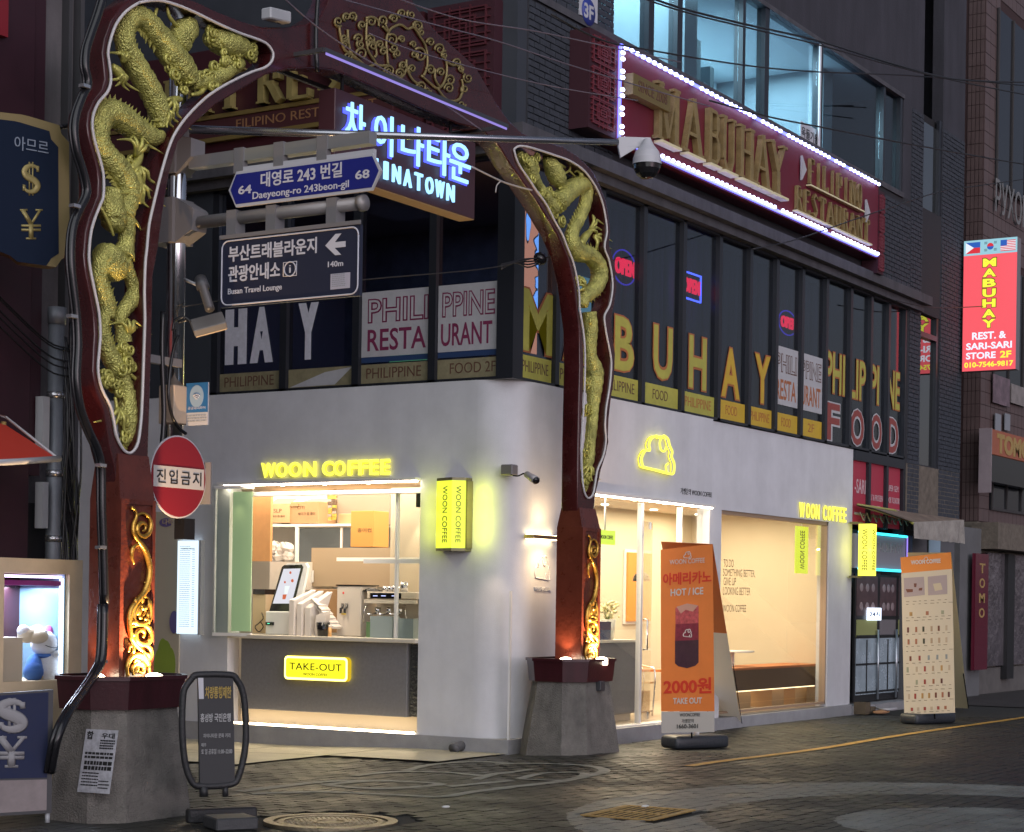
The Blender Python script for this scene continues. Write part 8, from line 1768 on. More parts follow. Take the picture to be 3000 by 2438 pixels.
brow(1372, (1899, 1918, 1937, 1955, 1974), (0, 4, 7, 7, 7), 10); brow(1395, (1893, 1912, 1929, 1946, 1964, 1980), (5, 9, 4, 3, 6, 9), 11); brow(1422, (1912, 1929, 1947, 1964), (5, 4, 1, 8), 10)
brow(1451, (1896, 1909, 1924, 1938, 1952, 1966, 1979), (9, 4, 6, 6, 0, 1, 8), 11); brow(1478, (1902, 1915, 1929, 1943, 1957, 1972), (4, 9, 4, 9, 4, 1), 7, 5)
mb = MB(); bquad(L2, [(1885, 1206), (1927, 1203), (1929, 1241), (1886, 1246)], -.003, -.001, mb); bquad(L2, [(1935, 1203), (1975, 1199), (1976, 1239), (1936, 1242)], -.003, -.001, mb); mb.obj('photo_panel', mat('lilac_photo', (.36, .29, .29), .5), b2_)
mb = MB()
for pts in ([(1906, 1217), (1912, 1217), (1911, 1225), (1907, 1225)], [(1889, 1229), (1904, 1229), (1904, 1235), (1892, 1236)], [(1917, 1227), (1924, 1226), (1923, 1232), (1916, 1232)]): bquad(L2, pts, -.005, -.0032, mb)
mb.obj('photo_food', pc_[0], b2_)
mb = MB()
for pts in ([(1946, 1218), (1962, 1216), (1966, 1230), (1950, 1233)], ): bquad(L2, pts, -.005, -.0032, mb)
mb.obj('photo_sandwich', mat('sandwich', (.50, .42, .30), .6), b2_)
mb = MB(); gpz = random.Random(12)
for yy_ in (1252, 1258, 1286, 1292, 1321, 1346, 1356, 1381, 1404, 1430, 1438, 1460, 1484):
    xx = 1890
    while xx < 1980: L_ = gpz.uniform(4, 9); sl = -.055 * (xx - 1935); bquad(L2, [(xx, yy_ + sl), (xx + L_, yy_ + sl), (xx + L_, yy_ + 1.3 + sl), (xx, yy_ + 1.3 + sl)], -.003, -.001, mb); xx += L_ + gpz.uniform(5, 9)
o = mb.obj('small_print', mat('warm_grey_print', (.24, .20, .15), .6), b2_); o['kind'] = 'stuff'
wbase(b2_, 1912, 1996, 1490, 1514)
TR = L2(1984, 1153, .012); BL = L2(1991, 1486, .012); bb = onZ(2019, 1478, -.03)
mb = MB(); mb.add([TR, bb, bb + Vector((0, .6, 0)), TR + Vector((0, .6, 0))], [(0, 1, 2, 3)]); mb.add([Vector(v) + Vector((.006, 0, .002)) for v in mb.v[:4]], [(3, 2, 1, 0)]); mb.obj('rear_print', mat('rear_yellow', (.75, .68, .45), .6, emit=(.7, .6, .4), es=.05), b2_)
mb = MB(); mb.tube([TR.lerp(bb, .75) + Vector((-.1, -.02, 0)), bb + Vector((-.04, -.02, .01))], .008, 6); ctr = L2(1934, 1320, .03)
for p in ((1880, 1165), (1983, 1154), (1887, 1489), (1991, 1485)): mb.tube([ctr, L2(p[0], p[1], .012)], .005, 6)
mb.tube([ctr, L2(1950, 1500, .05)], .012, 6); mb.obj('cross_pole', mat('gloss_black'), b2_)
# ================================================================ overhead cables
def cable(label, pts, r=.008, y=-1.2, m=None):
    c0 = onY(pts[0][0], pts[0][1], y); t = MB(); t.tube([tuple(onY(p[0], p[1], y)) for p in spline(pts, 6)], r, 6)
    o = t.obj('overhead_cable', m or mat('cable_black', (.02, .02, .022), .5)); tag(o, label, 'cable', 'overhead cables crossing the street')
gw = mat('cable_grey', (.16, .13, .16), .5)
cable('thin grey cable running down from the upper left across the gate crown', [(585, -10), (660, 55), (760, 122), (900, 200), (1005, 272)], .006, -.95, gw)
cable('pale cable crossing above the crown scrollwork to the right', [(820, -6), (960, 40), (1120, 66), (1300, 105), (1420, 130)], .006, -.95, gw)
cable('second pale cable crossing the crown scrollwork', [(690, -8), (900, 50), (1030, 84), (1170, 130), (1300, 170), (1480, 222)], .006, -1.0, gw)
cable('lowest pale cable crossing the crown scrollwork', [(770, 70), (860, 105), (1000, 145), (1160, 182), (1330, 210)], .005, -1.0, gw)
cable('thick black cable highest over the third floor windows', [(1340, -10), (1430, 20), (1550, 50), (1700, 84), (1850, 130), (1990, 165), (2150, 172)], .012, -1.4)
cable('second black cable just under the thick one at the third floor windows', [(1320, -10), (1430, 26), (1550, 56), (1700, 92), (1850, 134), (1990, 168), (2150, 200)], .009, -1.4)
cable('black cable crossing the middle of the third floor windows', [(1150, 30), (1250, 82), (1350, 104), (1550, 136), (1700, 150), (1900, 158), (2150, 180)], .009, -1.3)
cable('black cable crossing low over the third floor windows and the tall right wall', [(1480, 210), (1600, 243), (1710, 265), (1850, 292), (1960, 312), (2060, 330), (2150, 345)], .010, -1.3)
cable('black cable from the cornice up to the right tiled building', [(1570, 520), (1660, 500), (1800, 452), (1960, 400), (2040, 388), (2150, 372)], .008, -1.0)
cable('short black cable between the end wall and the red vertical sign', [(1870, 627), (1930, 640), (1990, 642), (2140, 634)], .008, -.4)
cable('thin cable from the left windows up to the gate leg', [(380, 640), (700, 590), (1000, 562), (1110, 540), (1160, 536)], .006, -.45)
hb = thing('cable_junction', 'dark cable junction hanging with wires in front of the orange corner window', 'cable junction', (0, -.5, 5.4)); c = onY(1127, 540, -.42)
mb = MB(); mb.ball(c, .085, 1, .8, .8, 10); mb.obj('box', mat('gloss_black'), hb); mb = MB()
for k in range(4): mb.tube([tuple(onY(p[0], p[1] + k * 3, -.42)) for p in spline([(1045, 552), (1075, 545 - k * 2), (1100, 540 + k * 3), (1127, 540)], 4)], .008, 5)
mb.obj('wire', mat('cable_black'), hb)
# ================================================================ RIGHT SIDE: neighbouring shop, vertical sign, tiled building
nb_ = thing('side_restaurant_front', 'dark glazed shop front with barred doors and food photos right of the white shop', 'shop front', (10.5, .25, 0))
DYp = .25
mb = MB(); mb.box(9.4, 14.0, DYp + .3, DYp + .4, -.1, 2.66); mb.box(11.95, 13.95, DYp - .2, DYp + .3, -.1, 2.6); mb.obj('inner_wall', mat('shop_grey', (.12, .12, .13), .8), nb_)
mb = MB(); mb.box(9.4, 11.9, -.02, DYp + .2, -.1, .06); mb.obj('step', plin, nb_)
silver = mat('silver_door', (.46, .49, .53), .28, .8); dkf = mat('dark_frame', (.02, .02, .022), .4)
xw = [onY(p, 1300, DYp).x for p in (1783, 1829, 1832, 1866, 1872, 1895)]
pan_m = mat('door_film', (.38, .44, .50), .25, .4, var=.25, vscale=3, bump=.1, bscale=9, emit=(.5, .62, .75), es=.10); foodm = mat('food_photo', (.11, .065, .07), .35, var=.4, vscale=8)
def dface(px0, px1, py0, py1): a = onY(px0, py0, DYp); b = onY(px1, py1, DYp); return a.x, b.x, b.z, a.z
for k, (px0, px1, py0, py1) in enumerate(((1784, 1829, 1203, 1455), (1833, 1868, 1203, 1450), (1872, 1905, 1203, 1448))):
    x0, x1, z0, z1 = dface(px0, px1, py0, py1); z0 = .08; z1 = 1.98
    mb = MB(); mb.box(x0, x1, DYp, DYp + .03, z0, z1); dd = mb.obj('door_leaf', dkf, nb_)
    w_ = x1 - x0
    mb = MB(); mb.box(x0 + .06, x1 - .06, DYp - .006, DYp - .001, z0 + .1, 1.02); mb.obj('door_panel', pan_m, dd)
    mb = MB(); 
    for r in range(3): mb.box(x0 + .06, x1 - .06, DYp - .02, DYp - .0065, z0 + .12 + r * .42, z0 + .15 + r * .42)
    mb.box(x0 + w_ * .5 - .01, x0 + w_ * .5 + .01, DYp - .02, DYp - .0065, z0 + .12, 1.0); mb.obj('door_bar', dkf, dd)
    mb = MB(); mb.box(x0 + .05, x1 - .05, DYp - .006, DYp - .001, 1.36, 1.95); mb.obj('food_poster', foodm, dd)
    mb = MB(); r_ = random.Random(k)
    for i in range(3):
        for j in range(2):
            cx = x0 + .12 + (w_ - .24) * (i + .5) / 3; cz = 1.50 + j * .28; mb.ball((cx, DYp - .008, cz), .075, 1, .06, .85, 10)
    mb.obj('dish_picture', mat('dish', (.34, .26, .27), .4), dd)
    mb = MB(); mb.box(x0 + .06, x1 - .06, DYp - .006, DYp - .001, 1.04, 1.30); mb.obj('yellow_notice' if k != 1 else 'grey_notice', mat('pale_notice', (.34, .36, .14), .6) if k != 1 else mat('grey_notice', (.20, .18, .19), .6), dd)
for x_ in (xw[1], xw[3] + .02): mb = MB(); mb.cyl((x_ - .06, DYp - .05, .1), (x_ - .06, DYp - .05, 1.15), .02, 10); mb.obj('pull_handle', silver, nb_)
x0, x1, z0, z1 = dface(1836, 1863, 1258, 1300); mb = MB(); c = onY(1825, 1280, DYp - .03)
mb = MB(); a = onY(1811, 1268, DYp - .03); b = onY(1838, 1294, DYp - .03); mb.box(a.x, b.x, DYp - .03, DYp - .008, b.z, a.z); mb.obj('led_open_board', emis('white_led_board', (.75, .85, 1), 2.4), nb_)
mb = MB(); put_text(mb, '24시', (a.x + .05, DYp - .031, b.z + .05), (1, 0, 0), (0, 0, 1), (0, -1, 0), w=b.x - a.x - .1, h=(a.z - b.z) - .1, depth=.003, bold=.02); mb.obj('board_lettering', mat('board_navy', (.05, .08, .22), .5), nb_)
# lit sign with neon tubes over the doors
rs_ = thing('restaurant_neon_sign', 'grey RESTAURANT box sign edged with cyan neon tubes over the barred doors', 'neon sign', (10.3, .1, 2.2))
a = onY(1783, 1100, .12); b = onY(1888, 1200, .12); mb = MB(); mb.box(a.x, b.x, .12, .24, 2.06, 2.56); mb.obj('box', mat('sign_grey_lilac', (.22, .21, .25), .5, emit=(.5, .5, .6), es=.12), rs_)
mb = MB(); put_text(mb, 'RESTAURANT', (a.x + .45, .1195, 2.32), (1, 0, 0), (0, 0, 1), (0, -1, 0), w=(b.x - a.x) * .72, h=.15, depth=.004); mb.obj('lettering', mat('plate_edge_white'), rs_)
cy = emis('cyan_neon', (.05, .75, .95), 2.2)
for z_ in (2.585, 2.05): mb = MB(); mb.cyl((a.x + .1, .09, z_), (b.x - .04, .09, z_), .02, 8); mb.obj('neon_tube', cy, rs_)
mb = MB(); mb.tube([(b.x + .02, .10, 2.05 + .54 * k / 12) for k in range(13)], .012, 6); mb.obj('end_tube', emis('violet_dim_neon', (.35, .25, .9), 1.2), rs_)
# awning
an = thing('old_fabric_awning', 'faded grey fabric awning on yellow edged arms above the restaurant neon sign', 'awning', (11, -.3, 2.8))
A0 = onY(1783, 1052, -.02); canv = mat('faded_canvas', (.20, .155, .12), .9, bump=.3, bscale=30, var=.3, vscale=4)
F0 = onY(1905, 1092, -.75); F1_ = onY(2010, 1090, -.75)
mb = MB(); zz0_ = A0.z; P = [(9.42, -.0, zz0_), (13.2, 0, zz0_), (F1_.x, -.75, F1_.z + .04), (F0.x, -.75, F0.z + .02), (9.42, -.28, zz0_ - .06)]; mb.add(P, [(0, 1, 2, 3, 4)]); mb.add([(p[0], p[1], p[2] - .015) for p in P], [(4, 3, 2, 1, 0)]); mb.obj('canvas', canv, an)
zb_ = onY(1905, 1123, -.75).z
mb = MB(); n = 14; top_ = []; bot_ = []
for i in range(n + 1):
    t_ = i / n; x_ = F0.x + (F1_.x - F0.x) * t_; top_.append((x_, -.755, F0.z + .02 + (F1_.z + .02 - F0.z) * t_)); bot_.append((x_, -.765 - .015 * math.sin(i * 2.3), zb_ + .012 * math.sin(i * 3.1)))
mb.add(top_ + bot_, [(i, i + 1, n + 2 + i, n + 1 + i) for i in range(n)]); mb.obj('valance', mat('stained_valance', (.34, .31, .28), .9, var=.3, vscale=5, bump=.3), an)
mb = MB(); mb.tube([(9.44, -.02, zz0_ + .0), (10.2, -.30, zz0_ - .05), tuple(F0)], .018, 8); mb.obj('yellow_arm', mat('arm_yellow_green', (.34, .34, .10), .5), an)
mb = MB(); mb.tube([(9.5, .05, zz0_ - .12), (11.7, .05, zz0_ - .14)], .02, 8)
for k in range(8): x_ = 9.55 + k * .26; mb.tube(spline([(x_, -.02, zz0_ - .10), (x_ + .08, -.05, zz0_ - .22), (x_ + .2, -.02, zz0_ - .12)], 4), .010, 6)
mb.obj('bracket_and_wires', mat('dirty_white', (.30, .30, .24), .7), an)
pbx = thing('blue_poster', 'small pale blue poster under the stained awning valance', 'poster', (12.5, .05, 2.3)); a = onY(1937, 1120, .04); b = onY(1960, 1166, .04); mb = MB(); mb.box(a.x, b.x, .03, .04, b.z, a.z); mb.obj('sheet', mat('pale_blue_sheet', (.32, .45, .55), .5), pbx); mb = MB(); mb.box(a.x - .04, b.x + .04, .041, .049, b.z - .5, a.z + .1); mb.obj('backing_board', mat('gloss_black'), pbx)
# wall patch of worn render under the bricks, narrow doorway to the right
wr_ = mat('worn_tan_render', (.15, .125, .10), .9, bump=.5, bscale=22, var=.35, vscale=7)
mb = MB(); mb.box(11.46, 13.95, -.012, -.001, 2.85, 3.70); mb.obj('worn_render', wr_, bld)
mb = MB(); mb.box(12.02, 12.92, .06, .07, 3.72, 9.1); mb.obj('narrow_window_pane', glass('strip_glass', (.30, .31, .36), 2.6), bld)
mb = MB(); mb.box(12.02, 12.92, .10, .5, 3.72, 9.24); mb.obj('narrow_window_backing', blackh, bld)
mb = MB(); mb.box(12.80, 12.92, .01, .06, 3.72, 9.24); mb.box(12.02, 12.8, .0, .055, 5.72, 5.80); mb.obj('narrow_window_frame', steelb, bld)
# glass of the last window shows the red sign in it
# vertical red sign
vs = thing('vertical_mabuhay_sign', 'glowing red vertical MABUHAY sign with three flags on brackets at the right', 'sign', (13.9, -.6, 5.3))
XV = 13.85
y0 = onX(2009, 640, XV).y; y1 = onX(2120, 640, XV).y; zt_ = (onX(2012, 503, XV).z + onX(2119, 495, XV).z) / 2; zb_ = (onX(2008, 772, XV).z + onX(2118, 773, XV).z) / 2
mb = MB(); mb.box(XV + .001, XV + .20, y1, y0, zb_, zt_); mb.obj('case', mat('sign_case_grey', (.22, .20, .22), .5), vs)
F = Face((XV, y0, zb_), (0, -1, 0), (0, 0, 1), y0 - y1, zt_ - zb_)
mb = MB(); F.rect(mb, 0, 1, 0, .885, 0, .004); mb.obj('red_face', emis('sign_red_light', (.98, .11, .14), 1.0), vs)
mb = MB(); F.rect(mb, 0, 1, .885, 1, 0, .004); mb.obj('flag_panel', emis('flag_panel', (.35, .68, .80), .9), vs)
wl_ = emis('flag_white', (.85, .92, 1.0), 1.0); fb = emis('flag_blue', (.02, .12, .55), .9); frd = emis('flag_red', (.80, .03, .05), .9)
mb = MB(); F.rect(mb, .035, .31, .90, .985, .0045, .006); mb.obj('philippine_flag_field', wl_, vs)
mb = MB(); mb.prism([F.f(.035, .985, .0065), F.f(.31, .985, .0065), F.f(.31, .943, .0065), F.f(.19, .943, .0065)], F.N * .001); mb.obj('flag_blue_half', fb, vs)
mb = MB(); mb.prism([F.f(.035, .90, .0065), F.f(.19, .943, .0065), F.f(.31, .943, .0065), F.f(.31, .90, .0065)], F.N * .001); mb.obj('flag_red_half', frd, vs)
mb = MB(); c = F.f(.50, .945, .006); mb.prism([c + F.U * .055 * math.cos(k * PI / 10) + F.V * .055 * math.sin(k * PI / 10) for k in range(11)], F.N * .002); mb.obj('disc_red_half', frd, vs); mb = MB(); mb.prism([c + F.U * .055 * math.cos(PI + k * PI / 10) + F.V * .055 * math.sin(PI + k * PI / 10) for k in range(11)], F.N * .002); mb.obj('disc_blue_half', fb, vs)
mb = MB()
for a_, b_ in ((.41, .972), (.59, .972), (.41, .918), (.59, .918)):
    for k in range(3): mb.obox(F.f(a_ - .025, b_ - .008 + k * .007, .006), F.U * .05, F.V * .006, F.N * .001)
mb.obj('trigram', mat('gloss_black'), vs)
mb = MB()
for k in range(7): F.rect(mb, .69, .97, .90 + k * .0125, .9065 + k * .0125, .0045, .006)
mb.obj('flag_stripe', frd, vs); mb = MB()
for k in range(6): F.rect(mb, .69, .97, .9065 + k * .0125, .9125 + k * .0125, .0045, .006)
mb.obj('flag_white_stripe', wl_, vs); mb = MB(); F.rect(mb, .69, .81, .94, .985, .0065, .0075); mb.obj('flag_canton', fb, vs)
yl_m = emis('sign_letter_yellow', (.85, .85, .05), 1.2); dko = mat('dark_olive', (.10, .09, .01), .5)
for k, ch in enumerate('MABUHAY'):
    bb_ = .325 + (6 - k) * .0775
    mb = MB(); F.text(mb, ch, .352, .628, bb_ - .004, bb_ + .070, c0=.0045, d=.002, bold=.075); F_l = mb.obj('letter_shadow', dko, vs)
    mb = MB(); F.text(mb, ch, .365, .615, bb_, bb_ + .064, c0=.007, d=.002, bold=.045); mb.obj('letter', yl_m, vs)
wm = emis('sign_letter_white', (.80, .86, 1.0), 1.15)
mb = MB(); F.text(mb, 'REST. &', .18, .82, .238, .295, c0=.005, d=.002, bold=.03); F.text(mb, 'SARI-SARI', .07, .93, .162, .215, c0=.005, d=.002, bold=.03); F.text(mb, 'STORE', .07, .63, .090, .142, c0=.005, d=.002, bold=.03); mb.obj('white_words', wm, vs)
mb = MB(); F.text(mb, '2F', .71, .92, .090, .142, c0=.005, d=.002, bold=.03); F.text(mb, '010-7546-9817', .04, .96, .026, .068, c0=.005, d=.002, bold=.03); mb.obj('yellow_words', yl_m, vs)
mb = MB()
for b_ in (.19, .44, .80): z_ = zb_ + (zt_ - zb_) * b_; mb.box(XV + .06, XV + .12, y0, -.0, z_ - .025, z_ + .025)
mb.obj('bracket', mat('gloss_black'), vs)

# tiled building ------------------------------------------------------------
tb = thing('tiled_building', 'pinkish tiled building with windows at the right edge beyond the vertical sign', 'building', (17, .7, 0))
YT = .7; XT = onY(2050, 400, YT).x; y_w = onX(2009, 400, XT).y
tile_m = mat('pink_tile', (.115, .078, .075), .5, var=.10, vscale=4); grout = mat('tile_grout', (.045, .022, .022), .8)
mb = MB(); mb.box(XT, 30, YT, 9, 3.05, 16); mb.obj('wall', grout, tb)
mb = MB(); mb.box(XT - .2, 30, YT - .05, 9, -.1, 3.05); mb.obj('ground_floor_wall', mat('ground_tan', (.17, .15, .12), .8, var=.15), tb)
tw, th = .075, .235
tl_list = []
ny = int((y_w - YT) / tw); z = 3.07
while z < 13.5:
    for k in range(ny): tl_list.append(('x', YT + .004 + k * tw, z))
    z += th
xw1 = onY(2071, 400, YT).x; z = 3.07
while z < 13.5:
    for k in range(2): tl_list.append(('y', XT + .01 + k * (xw1 - XT - .01) / 2, z))
    z += th
wy = (xw1 - XT - .01) / 2
# the -y face above and between the windows
z = 3.07
def tile(kind, a, z, w_=None):
    mb = MB(); g = .006
    if kind == 'x': mb.box(XT - .012, XT - .0002, a + g, a + tw - g, z + g, z + th - g)
    else: mb.box(a + g, a + (w_ or wy) - g, YT - .012, YT - .0002, z + g, z + th - g)
    return mb
tl_list.sort(key=lambda q: (Vector((XT, q[1] if q[0] == 'x' else YT, q[2])) - CAM).length)
mex = mey = None; rest = MB()
for i, (kind, a, z) in enumerate(tl_list):
    if i < 290:
        me = mex if kind == 'x' else mey
        if me is None:
            o = tile(kind, YT if kind == 'x' else XT, 3.07).obj('tile', tile_m, tb)
            if kind == 'x': mex = o.data
            else: mey = o.data
            o.location = (0, a - YT, z - 3.07) if kind == 'x' else (a - XT, 0, z - 3.07)
        else:
            o = bpy.data.objects.new('tile', me); COL.objects.link(o); o.parent = tb; o.location = (0, a - YT, z - 3.07) if kind == 'x' else (a - XT, 0, z - 3.07)
    else: q = tile(kind, a, z); rest.add(q.v, q.f)
wins = [(2071, 0, 11.4, 13.6), (2071, 0, 7.2, 9.1)]
z = 3.07
while z < 13.4:
    x_ = xw1 + .02
    while x_ < 24:
        inwin = (5.55 < z + .1 < 7.9 and x_ > xw1 + .05) or (z > 9.15 and x_ > xw1 + .05 and z < 12.5) or (3.3 < z < 4.7)
        if not inwin: q = tile('y', x_, z, .24); rest.add(q.v, q.f)
        x_ += .24
    z += th
o = rest.obj('tiles_beyond', tile_m, tb); o['kind'] = 'stuff'
dwn = mat('dark_tiled_window', (.014, .015, .020), .12)
for z0, z1, nm in ((9.25, 12.5, 0), (5.6, 7.85, 1), (3.3, 4.7, 2)):
    mb = MB(); mb.box(xw1 + .05, 24, YT - .03, YT - .0003, z0, z1); w_ = mb.obj('window', dwn, tb)
    mb = MB(); mb.box(xw1 + .05, xw1 + .12, YT - .06, YT - .031, z0, z1)
    for k in range(1, 8): mb.box(xw1 + .05 + k * .9, xw1 + .10 + k * .9, YT - .06, YT - .031, z0, z1)
    mb.box(xw1 + .12, 24, YT - .058, YT - .032, z0, z0 + .05); mb.obj('frame', mat('window_frame_dark', (.05, .045, .045), .5), w_)
mb = MB(); a = onY(2078, 370, YT - .08); put_text(mb, 'РУХОН', (a.x, YT - .07, a.z - .62), (1, 0, 0), (0, 0, 1), (0, -1, 0), w=onY(2136, 400, YT).x - a.x + .05, h=.62, depth=.01); mb.obj('window_lettering', mat('grey_letter', (.20, .20, .20), .5), tb)
# posters in the lower windows
mb = MB(); a = onY(2072, 780, YT - .07); b = onY(2105, 850, YT - .07); mb.box(a.x, b.x, YT - .08, YT - .062, b.z, a.z); mb.obj('food_poster', mat('poster_plum', (.17, .12, .14), .5, var=.5, vscale=5), tb)
mb = MB(); a = onY(2109, 800, YT - .07); b = onY(2140, 850, YT - .07); mb.box(a.x, b.x, YT - .08, YT - .062, b.z, a.z); mb.obj('pale_poster', mat('poster_pale', (.26, .23, .22), .5, var=.3), tb)
mb = MB()
for px0, px1 in ((2076, 2087), (2096, 2106)): a = onY(px0, 862, YT - .07); b = onY(px1, 900, YT - .07); mb.box(a.x, b.x, YT - .08, YT - .062, b.z, a.z)
mb.obj('small_notice', mat('notice_grey_blue', (.26, .28, .31), .5), tb)
tm_ = thing('orange_shop_sign', 'weathered orange shop sign with a white end cut off by the right edge', 'sign', (18, 0, 4))
YS_ = .38
a = onY(2070, 890, YS_); b = onY(2142, 960, YS_); a0 = onY(2045, 895, YS_)
mb = MB(); mb.box(a.x, b.x + 1, YS_, YS_ + .22, onY(2070, 947, YS_).z, onY(2070, 895, YS_).z); mb.obj('face', mat('faded_orange', (.30, .10, .06), .6, var=.1, emit=(.5, .15, .08), es=.08), tm_)
mb = MB(); mb.box(a.x - .03, a.x - .002, YS_ + .0, YS_ + .23, onY(2070, 1028, YS_).z, onY(2070, 893, YS_).z); mb.obj('white_end', mat('pinkish_white', (.34, .28, .30), .6, var=.1), tm_)
mb = MB(); mb.box(a.x, b.x + 1, YS_ + .03, YS_ + .22, onY(2070, 1004, YS_).z, onY(2070, 948, YS_).z); mb.obj('dark_box', mat('gloss_black'), tm_)
mb = MB(); c = onY(2079, 945, YS_); put_text(mb, 'TOMO', (c.x, YS_ - .001, c.z - .0), (1, 0, 0), (0, 0, 1), (0, -1, 0), w=2.0, h=.36, depth=.01, bold=.05); mb.obj('lettering', mat('worn_yellow_letter', (.42, .28, .10), .5), tm_)
# ground floor of the tiled building
YG_ = .55
mb = MB(); x0 = onY(2035, 1200, YG_).x; mb.box(x0 - .02, 30, YG_ - .4, YG_ + .1, 2.55, 3.02); mb.obj('tan_fascia', wr_, tb)
mb = MB(); xa_ = onY(1990, 1200, .55).x; xb_ = onY(2034, 1200, .55).x; mb.box(xa_, xb_, .45, .9, -.05, 2.9); mb.obj('grey_pier', mat('pier_grey', (.14, .14, .145), .8, var=.15, vscale=3), tb)
mb = MB(); mb.box(XT - .5, 30, YG_ + .0, YG_ + .1, -.1, .42); mb.obj('low_wall', mat('low_wall_grey', (.12, .11, .105), .85, var=.2), tb)
foil = mat('crumpled_foil', (.34, .30, .33), .22, .75, bump=.9, bscale=7, var=.35, vscale=3)
for k, (px0, px1) in enumerate(((2061, 2102), (2112, 2150))):
    a = onY(px0, 1120, YG_ - .05); b = onY(px1, 1400, YG_ - .05)
    mb = MB(); mb.box(a.x, b.x, YG_ - .05, YG_ - .0, .45, 2.5); mb.obj('foil_window', foil, tb)
mb = MB(); a = onY(2102, 1120, YG_ - .1); b = onY(2112, 1400, YG_ - .1); mb.box(a.x, b.x, YG_ - .12, YG_ - .0, .2, 2.5); mb.obj('dark_post', dkf, tb)
mb = MB(); c = onY(2112, 1180, YG_ - .08); mb.ball(c, .11, .8, .3, 1.4, 10); mb.tube([tuple(onY(p[0], p[1], YG_ - .08)) for p in spline([(2112, 1190), (2110, 1215), (2114, 1235), (2108, 1255)], 4)], .03, 8); mb.obj('black_lock', mat('gloss_black'), tb)
tn_ = thing('vertical_red_sign', 'narrow dark red vertical sign with worn yellow letters on the tiled building', 'sign', (17, .3, 1.5))
a = onY(2036, 1108, .30); b = onY(2059, 1392, .30); mb = MB(); mb.box(a.x, b.x, .30, .36, .42, 2.45); mb.obj('box', mat('dark_red_gloss', (.13, .012, .03), .22, coat=.5), tn_)
mb = MB(); z_ = 2.28
for ch in 'TOMO': put_text(mb, ch, (a.x + (b.x - a.x) * .30, .299, z_ - .17), (1, 0, 0), (0, 0, 1), (0, -1, 0), w=(b.x - a.x) * .42, h=.17, depth=.004, bold=.02); z_ -= .26
mb.obj('letter', mat('worn_yellow_letter'), tn_)
# beyond on the right: plain wall to close the view
rc = thing('far_right_building', 'unlit building front further along the street past the tiled one', 'building', (30, 0, 0)); mb = MB(); mb.box(30, 60, 0, 9, -.1, 14); mb.obj('wall', plaster, rc)
# small things at the foot of the wall
cb = thing('cinder_block', 'brown hollow cinder block lying at the end of the white shop plinth', 'block', (9.55, -.1, -.05))
c = Vector((9.42, -.20, gz(9.5, -.2))); mb = MB(); mb.box(c.x, c.x + .19, c.y, c.y + .03, c.z, c.z + .17); mb.box(c.x, c.x + .19, c.y + .15, c.y + .18, c.z, c.z + .17); mb.box(c.x, c.x + .03, c.y + .03, c.y + .15, c.z, c.z + .17); mb.box(c.x + .16, c.x + .19, c.y + .03, c.y + .15, c.z, c.z + .17)
mb.box(c.x + .2, c.x + .40, c.y + .0, c.y + .18, c.z, c.z + .10); mb.obj('block', mat('brown_block', (.13, .10, .065), .9, bump=.6, bscale=40), cb)
rg = thing('orange_rag', 'crumpled orange rag beside the cinder block', 'litter', (10.1, -.25, -.04)); mb = MB(); q = onZ(1838, 1488, -.04); mb.ball((q.x, q.y, q.z + .02), .12, 2.2, .8, .25, 10); mb.obj('rag', mat('rag_orange', (.45, .24, .12), .8, bump=.5), rg)
tbp = thing('bent_pipe', 'bent white plastic pipe lying on the step below the barred doors', 'pipe', (10.3, -.1, .0)); mb = MB(); mb.tube([tuple(onZ(p[0], p[1], .02)) for p in spline([(1818, 1472), (1832, 1478), (1852, 1480), (1870, 1478)], 4)], .018, 8); mb.obj('pipe', mat('plate_white'), tbp)

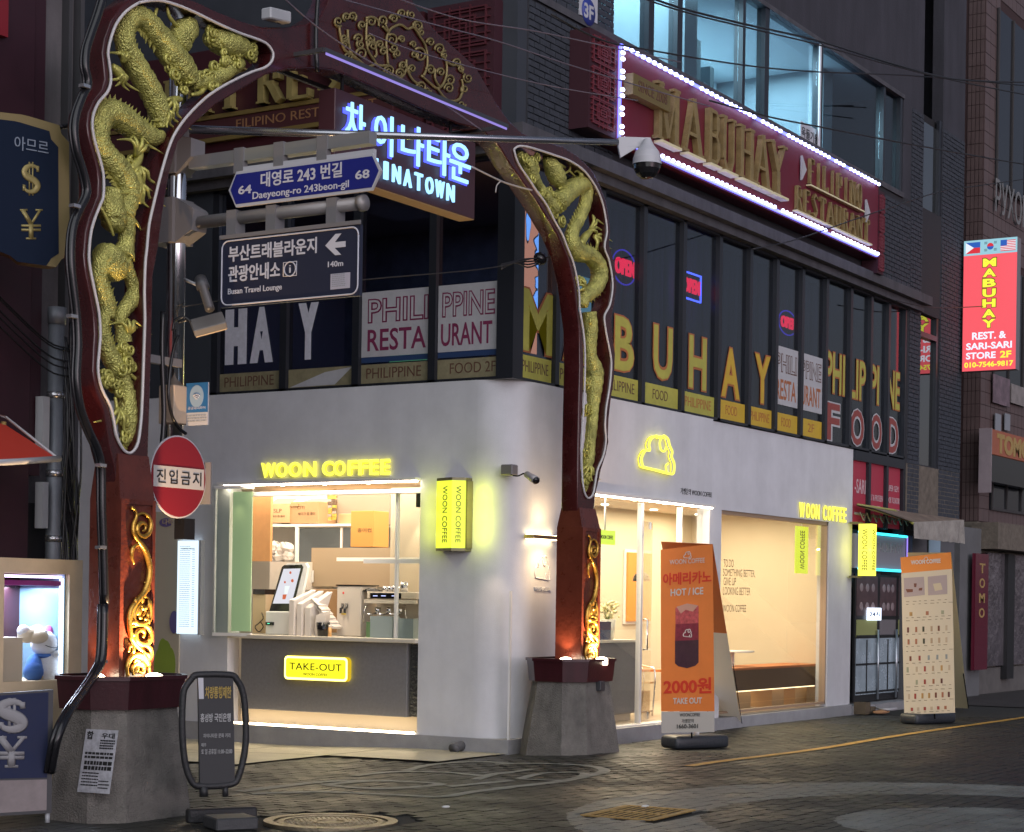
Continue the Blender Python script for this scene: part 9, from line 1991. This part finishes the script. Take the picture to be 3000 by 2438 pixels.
# ---------------------------------------------------------------- final names and labels
RE = {
 'wall_mural': (None, 'pale cream panel with green and purple shapes beside the tall menu light box'),
 'flyer': (None, 'torn black and white printed flyer pasted on the concrete gate plinth'),
 'wall_sconce': (None, 'slim wall sconce glowing warm up and down on the rounded shop wall'),
 'coffee_shop': (None, 'white corner coffee shop with rounded wall, bright take-out window and glass door'),
 'chinatown_gate': (None, 'tall dark red gate with gold dragons in its legs, standing on two concrete plinths'),
 'manhole_cover': (None, 'round cast iron manhole cover catching yellow light on the dark paving'),
 'cable_conduit': (None, 'pair of glossy black cable conduits strapped down the wide leg of the red gate'),
 'junction_box': (None, 'small dark box fixed under the red collar of the concrete plinth beside the shop'),
 'loose_cable': (None, 'thin loose cable strung from the hanging box sign to the narrow gate leg'),
 'payment_terminal': (None, 'tan terminal box with a black printer on top beside the white order kiosk'),
 'hand_sanitiser': (None, 'small orange capped bottle standing beside the black napkin cup'),
 'espresso_machine': (None, 'cream espresso machine with dark display bar and steel group heads on the counter'),
 'takeout_fascia_sign': (None, 'glowing yellow letters standing on the lintel over the take-out window'),
 'window_fascia_sign': (None, 'small glowing yellow letters over the far end of the picture window'),
 'blade_sign_left': ('blade_sign', 'lime yellow two sided blade light on the shop wall beside the take-out window'),
 'blade_sign_right': ('blade_sign', 'lemon yellow two sided blade light where the white shop meets the barred doors'),
 'menu_lightbox': (None, 'tall cold white menu light box on the shop wall beside the green glass sash'),
 'left_building': ('grey_building', 'grey rendered building with dark red painted columns behind the dollar sign'),
 'utility_pole': (None, 'grey steel utility pole wrapped with black cables before the grey rendered wall'),
 'exchange_hanging_sign': (None, 'dark blue hanging exchange sign with gold edge above the red awning'),
 'red_awning': (None, 'bright red sloping awning corner with a grey edge pole above the claw machine'),
 'exchange_floor_board': (None, 'dark blue freestanding board with silver dollar and yen signs on the ground'),
 'steel_sign_pole': (None, 'tall shiny stainless steel pole behind the gate carrying the street signs'),
 'street_name_sign': (None, 'blue pointed street name plate with white Korean and English lettering on the arm'),
 'travel_lounge_sign': (None, 'dark navy tourist direction sign with a white arrow and rounded white border'),
 'no_entry_sign': (None, 'round red no entry sign with black Korean letters on a white bar'),
 'cctv_arm': (None, 'long thin steel arm ending in a white dome camera before the restaurant sign'),
 'traffic_notice_stand': (None, 'black tube framed notice stand with yellow and white Korean lettering beside the plinth'),
 'menu_banner': (None, 'cream menu banner stand with an orange head and rows of drink pictures'),
 'side_restaurant_front': ('neighbour_shop', 'dark glazed shop front with barred doors and food photos past the white shop'),
 'vertical_mabuhay_sign': ('vertical_restaurant_sign', 'glowing red vertical restaurant sign with three flags at its top'),
 'tiled_building': (None, 'pinkish tiled building with dark windows beyond the vertical red sign'),
 'orange_shop_sign': (None, 'weathered orange shop sign with a pinkish white end on the tiled building'),
 'far_right_building': ('distant_building', 'unlit building front further along the street past the tiled one'),
 'corner_building': (None, 'dark brick three storey building with wide black windows above the white coffee shop'),
}
for o in list(COL.objects):
    if o.parent is None and o.name in RE:
        nn, lb_ = RE[o.name]; o['label'] = lb_
        if nn: o.name = nn
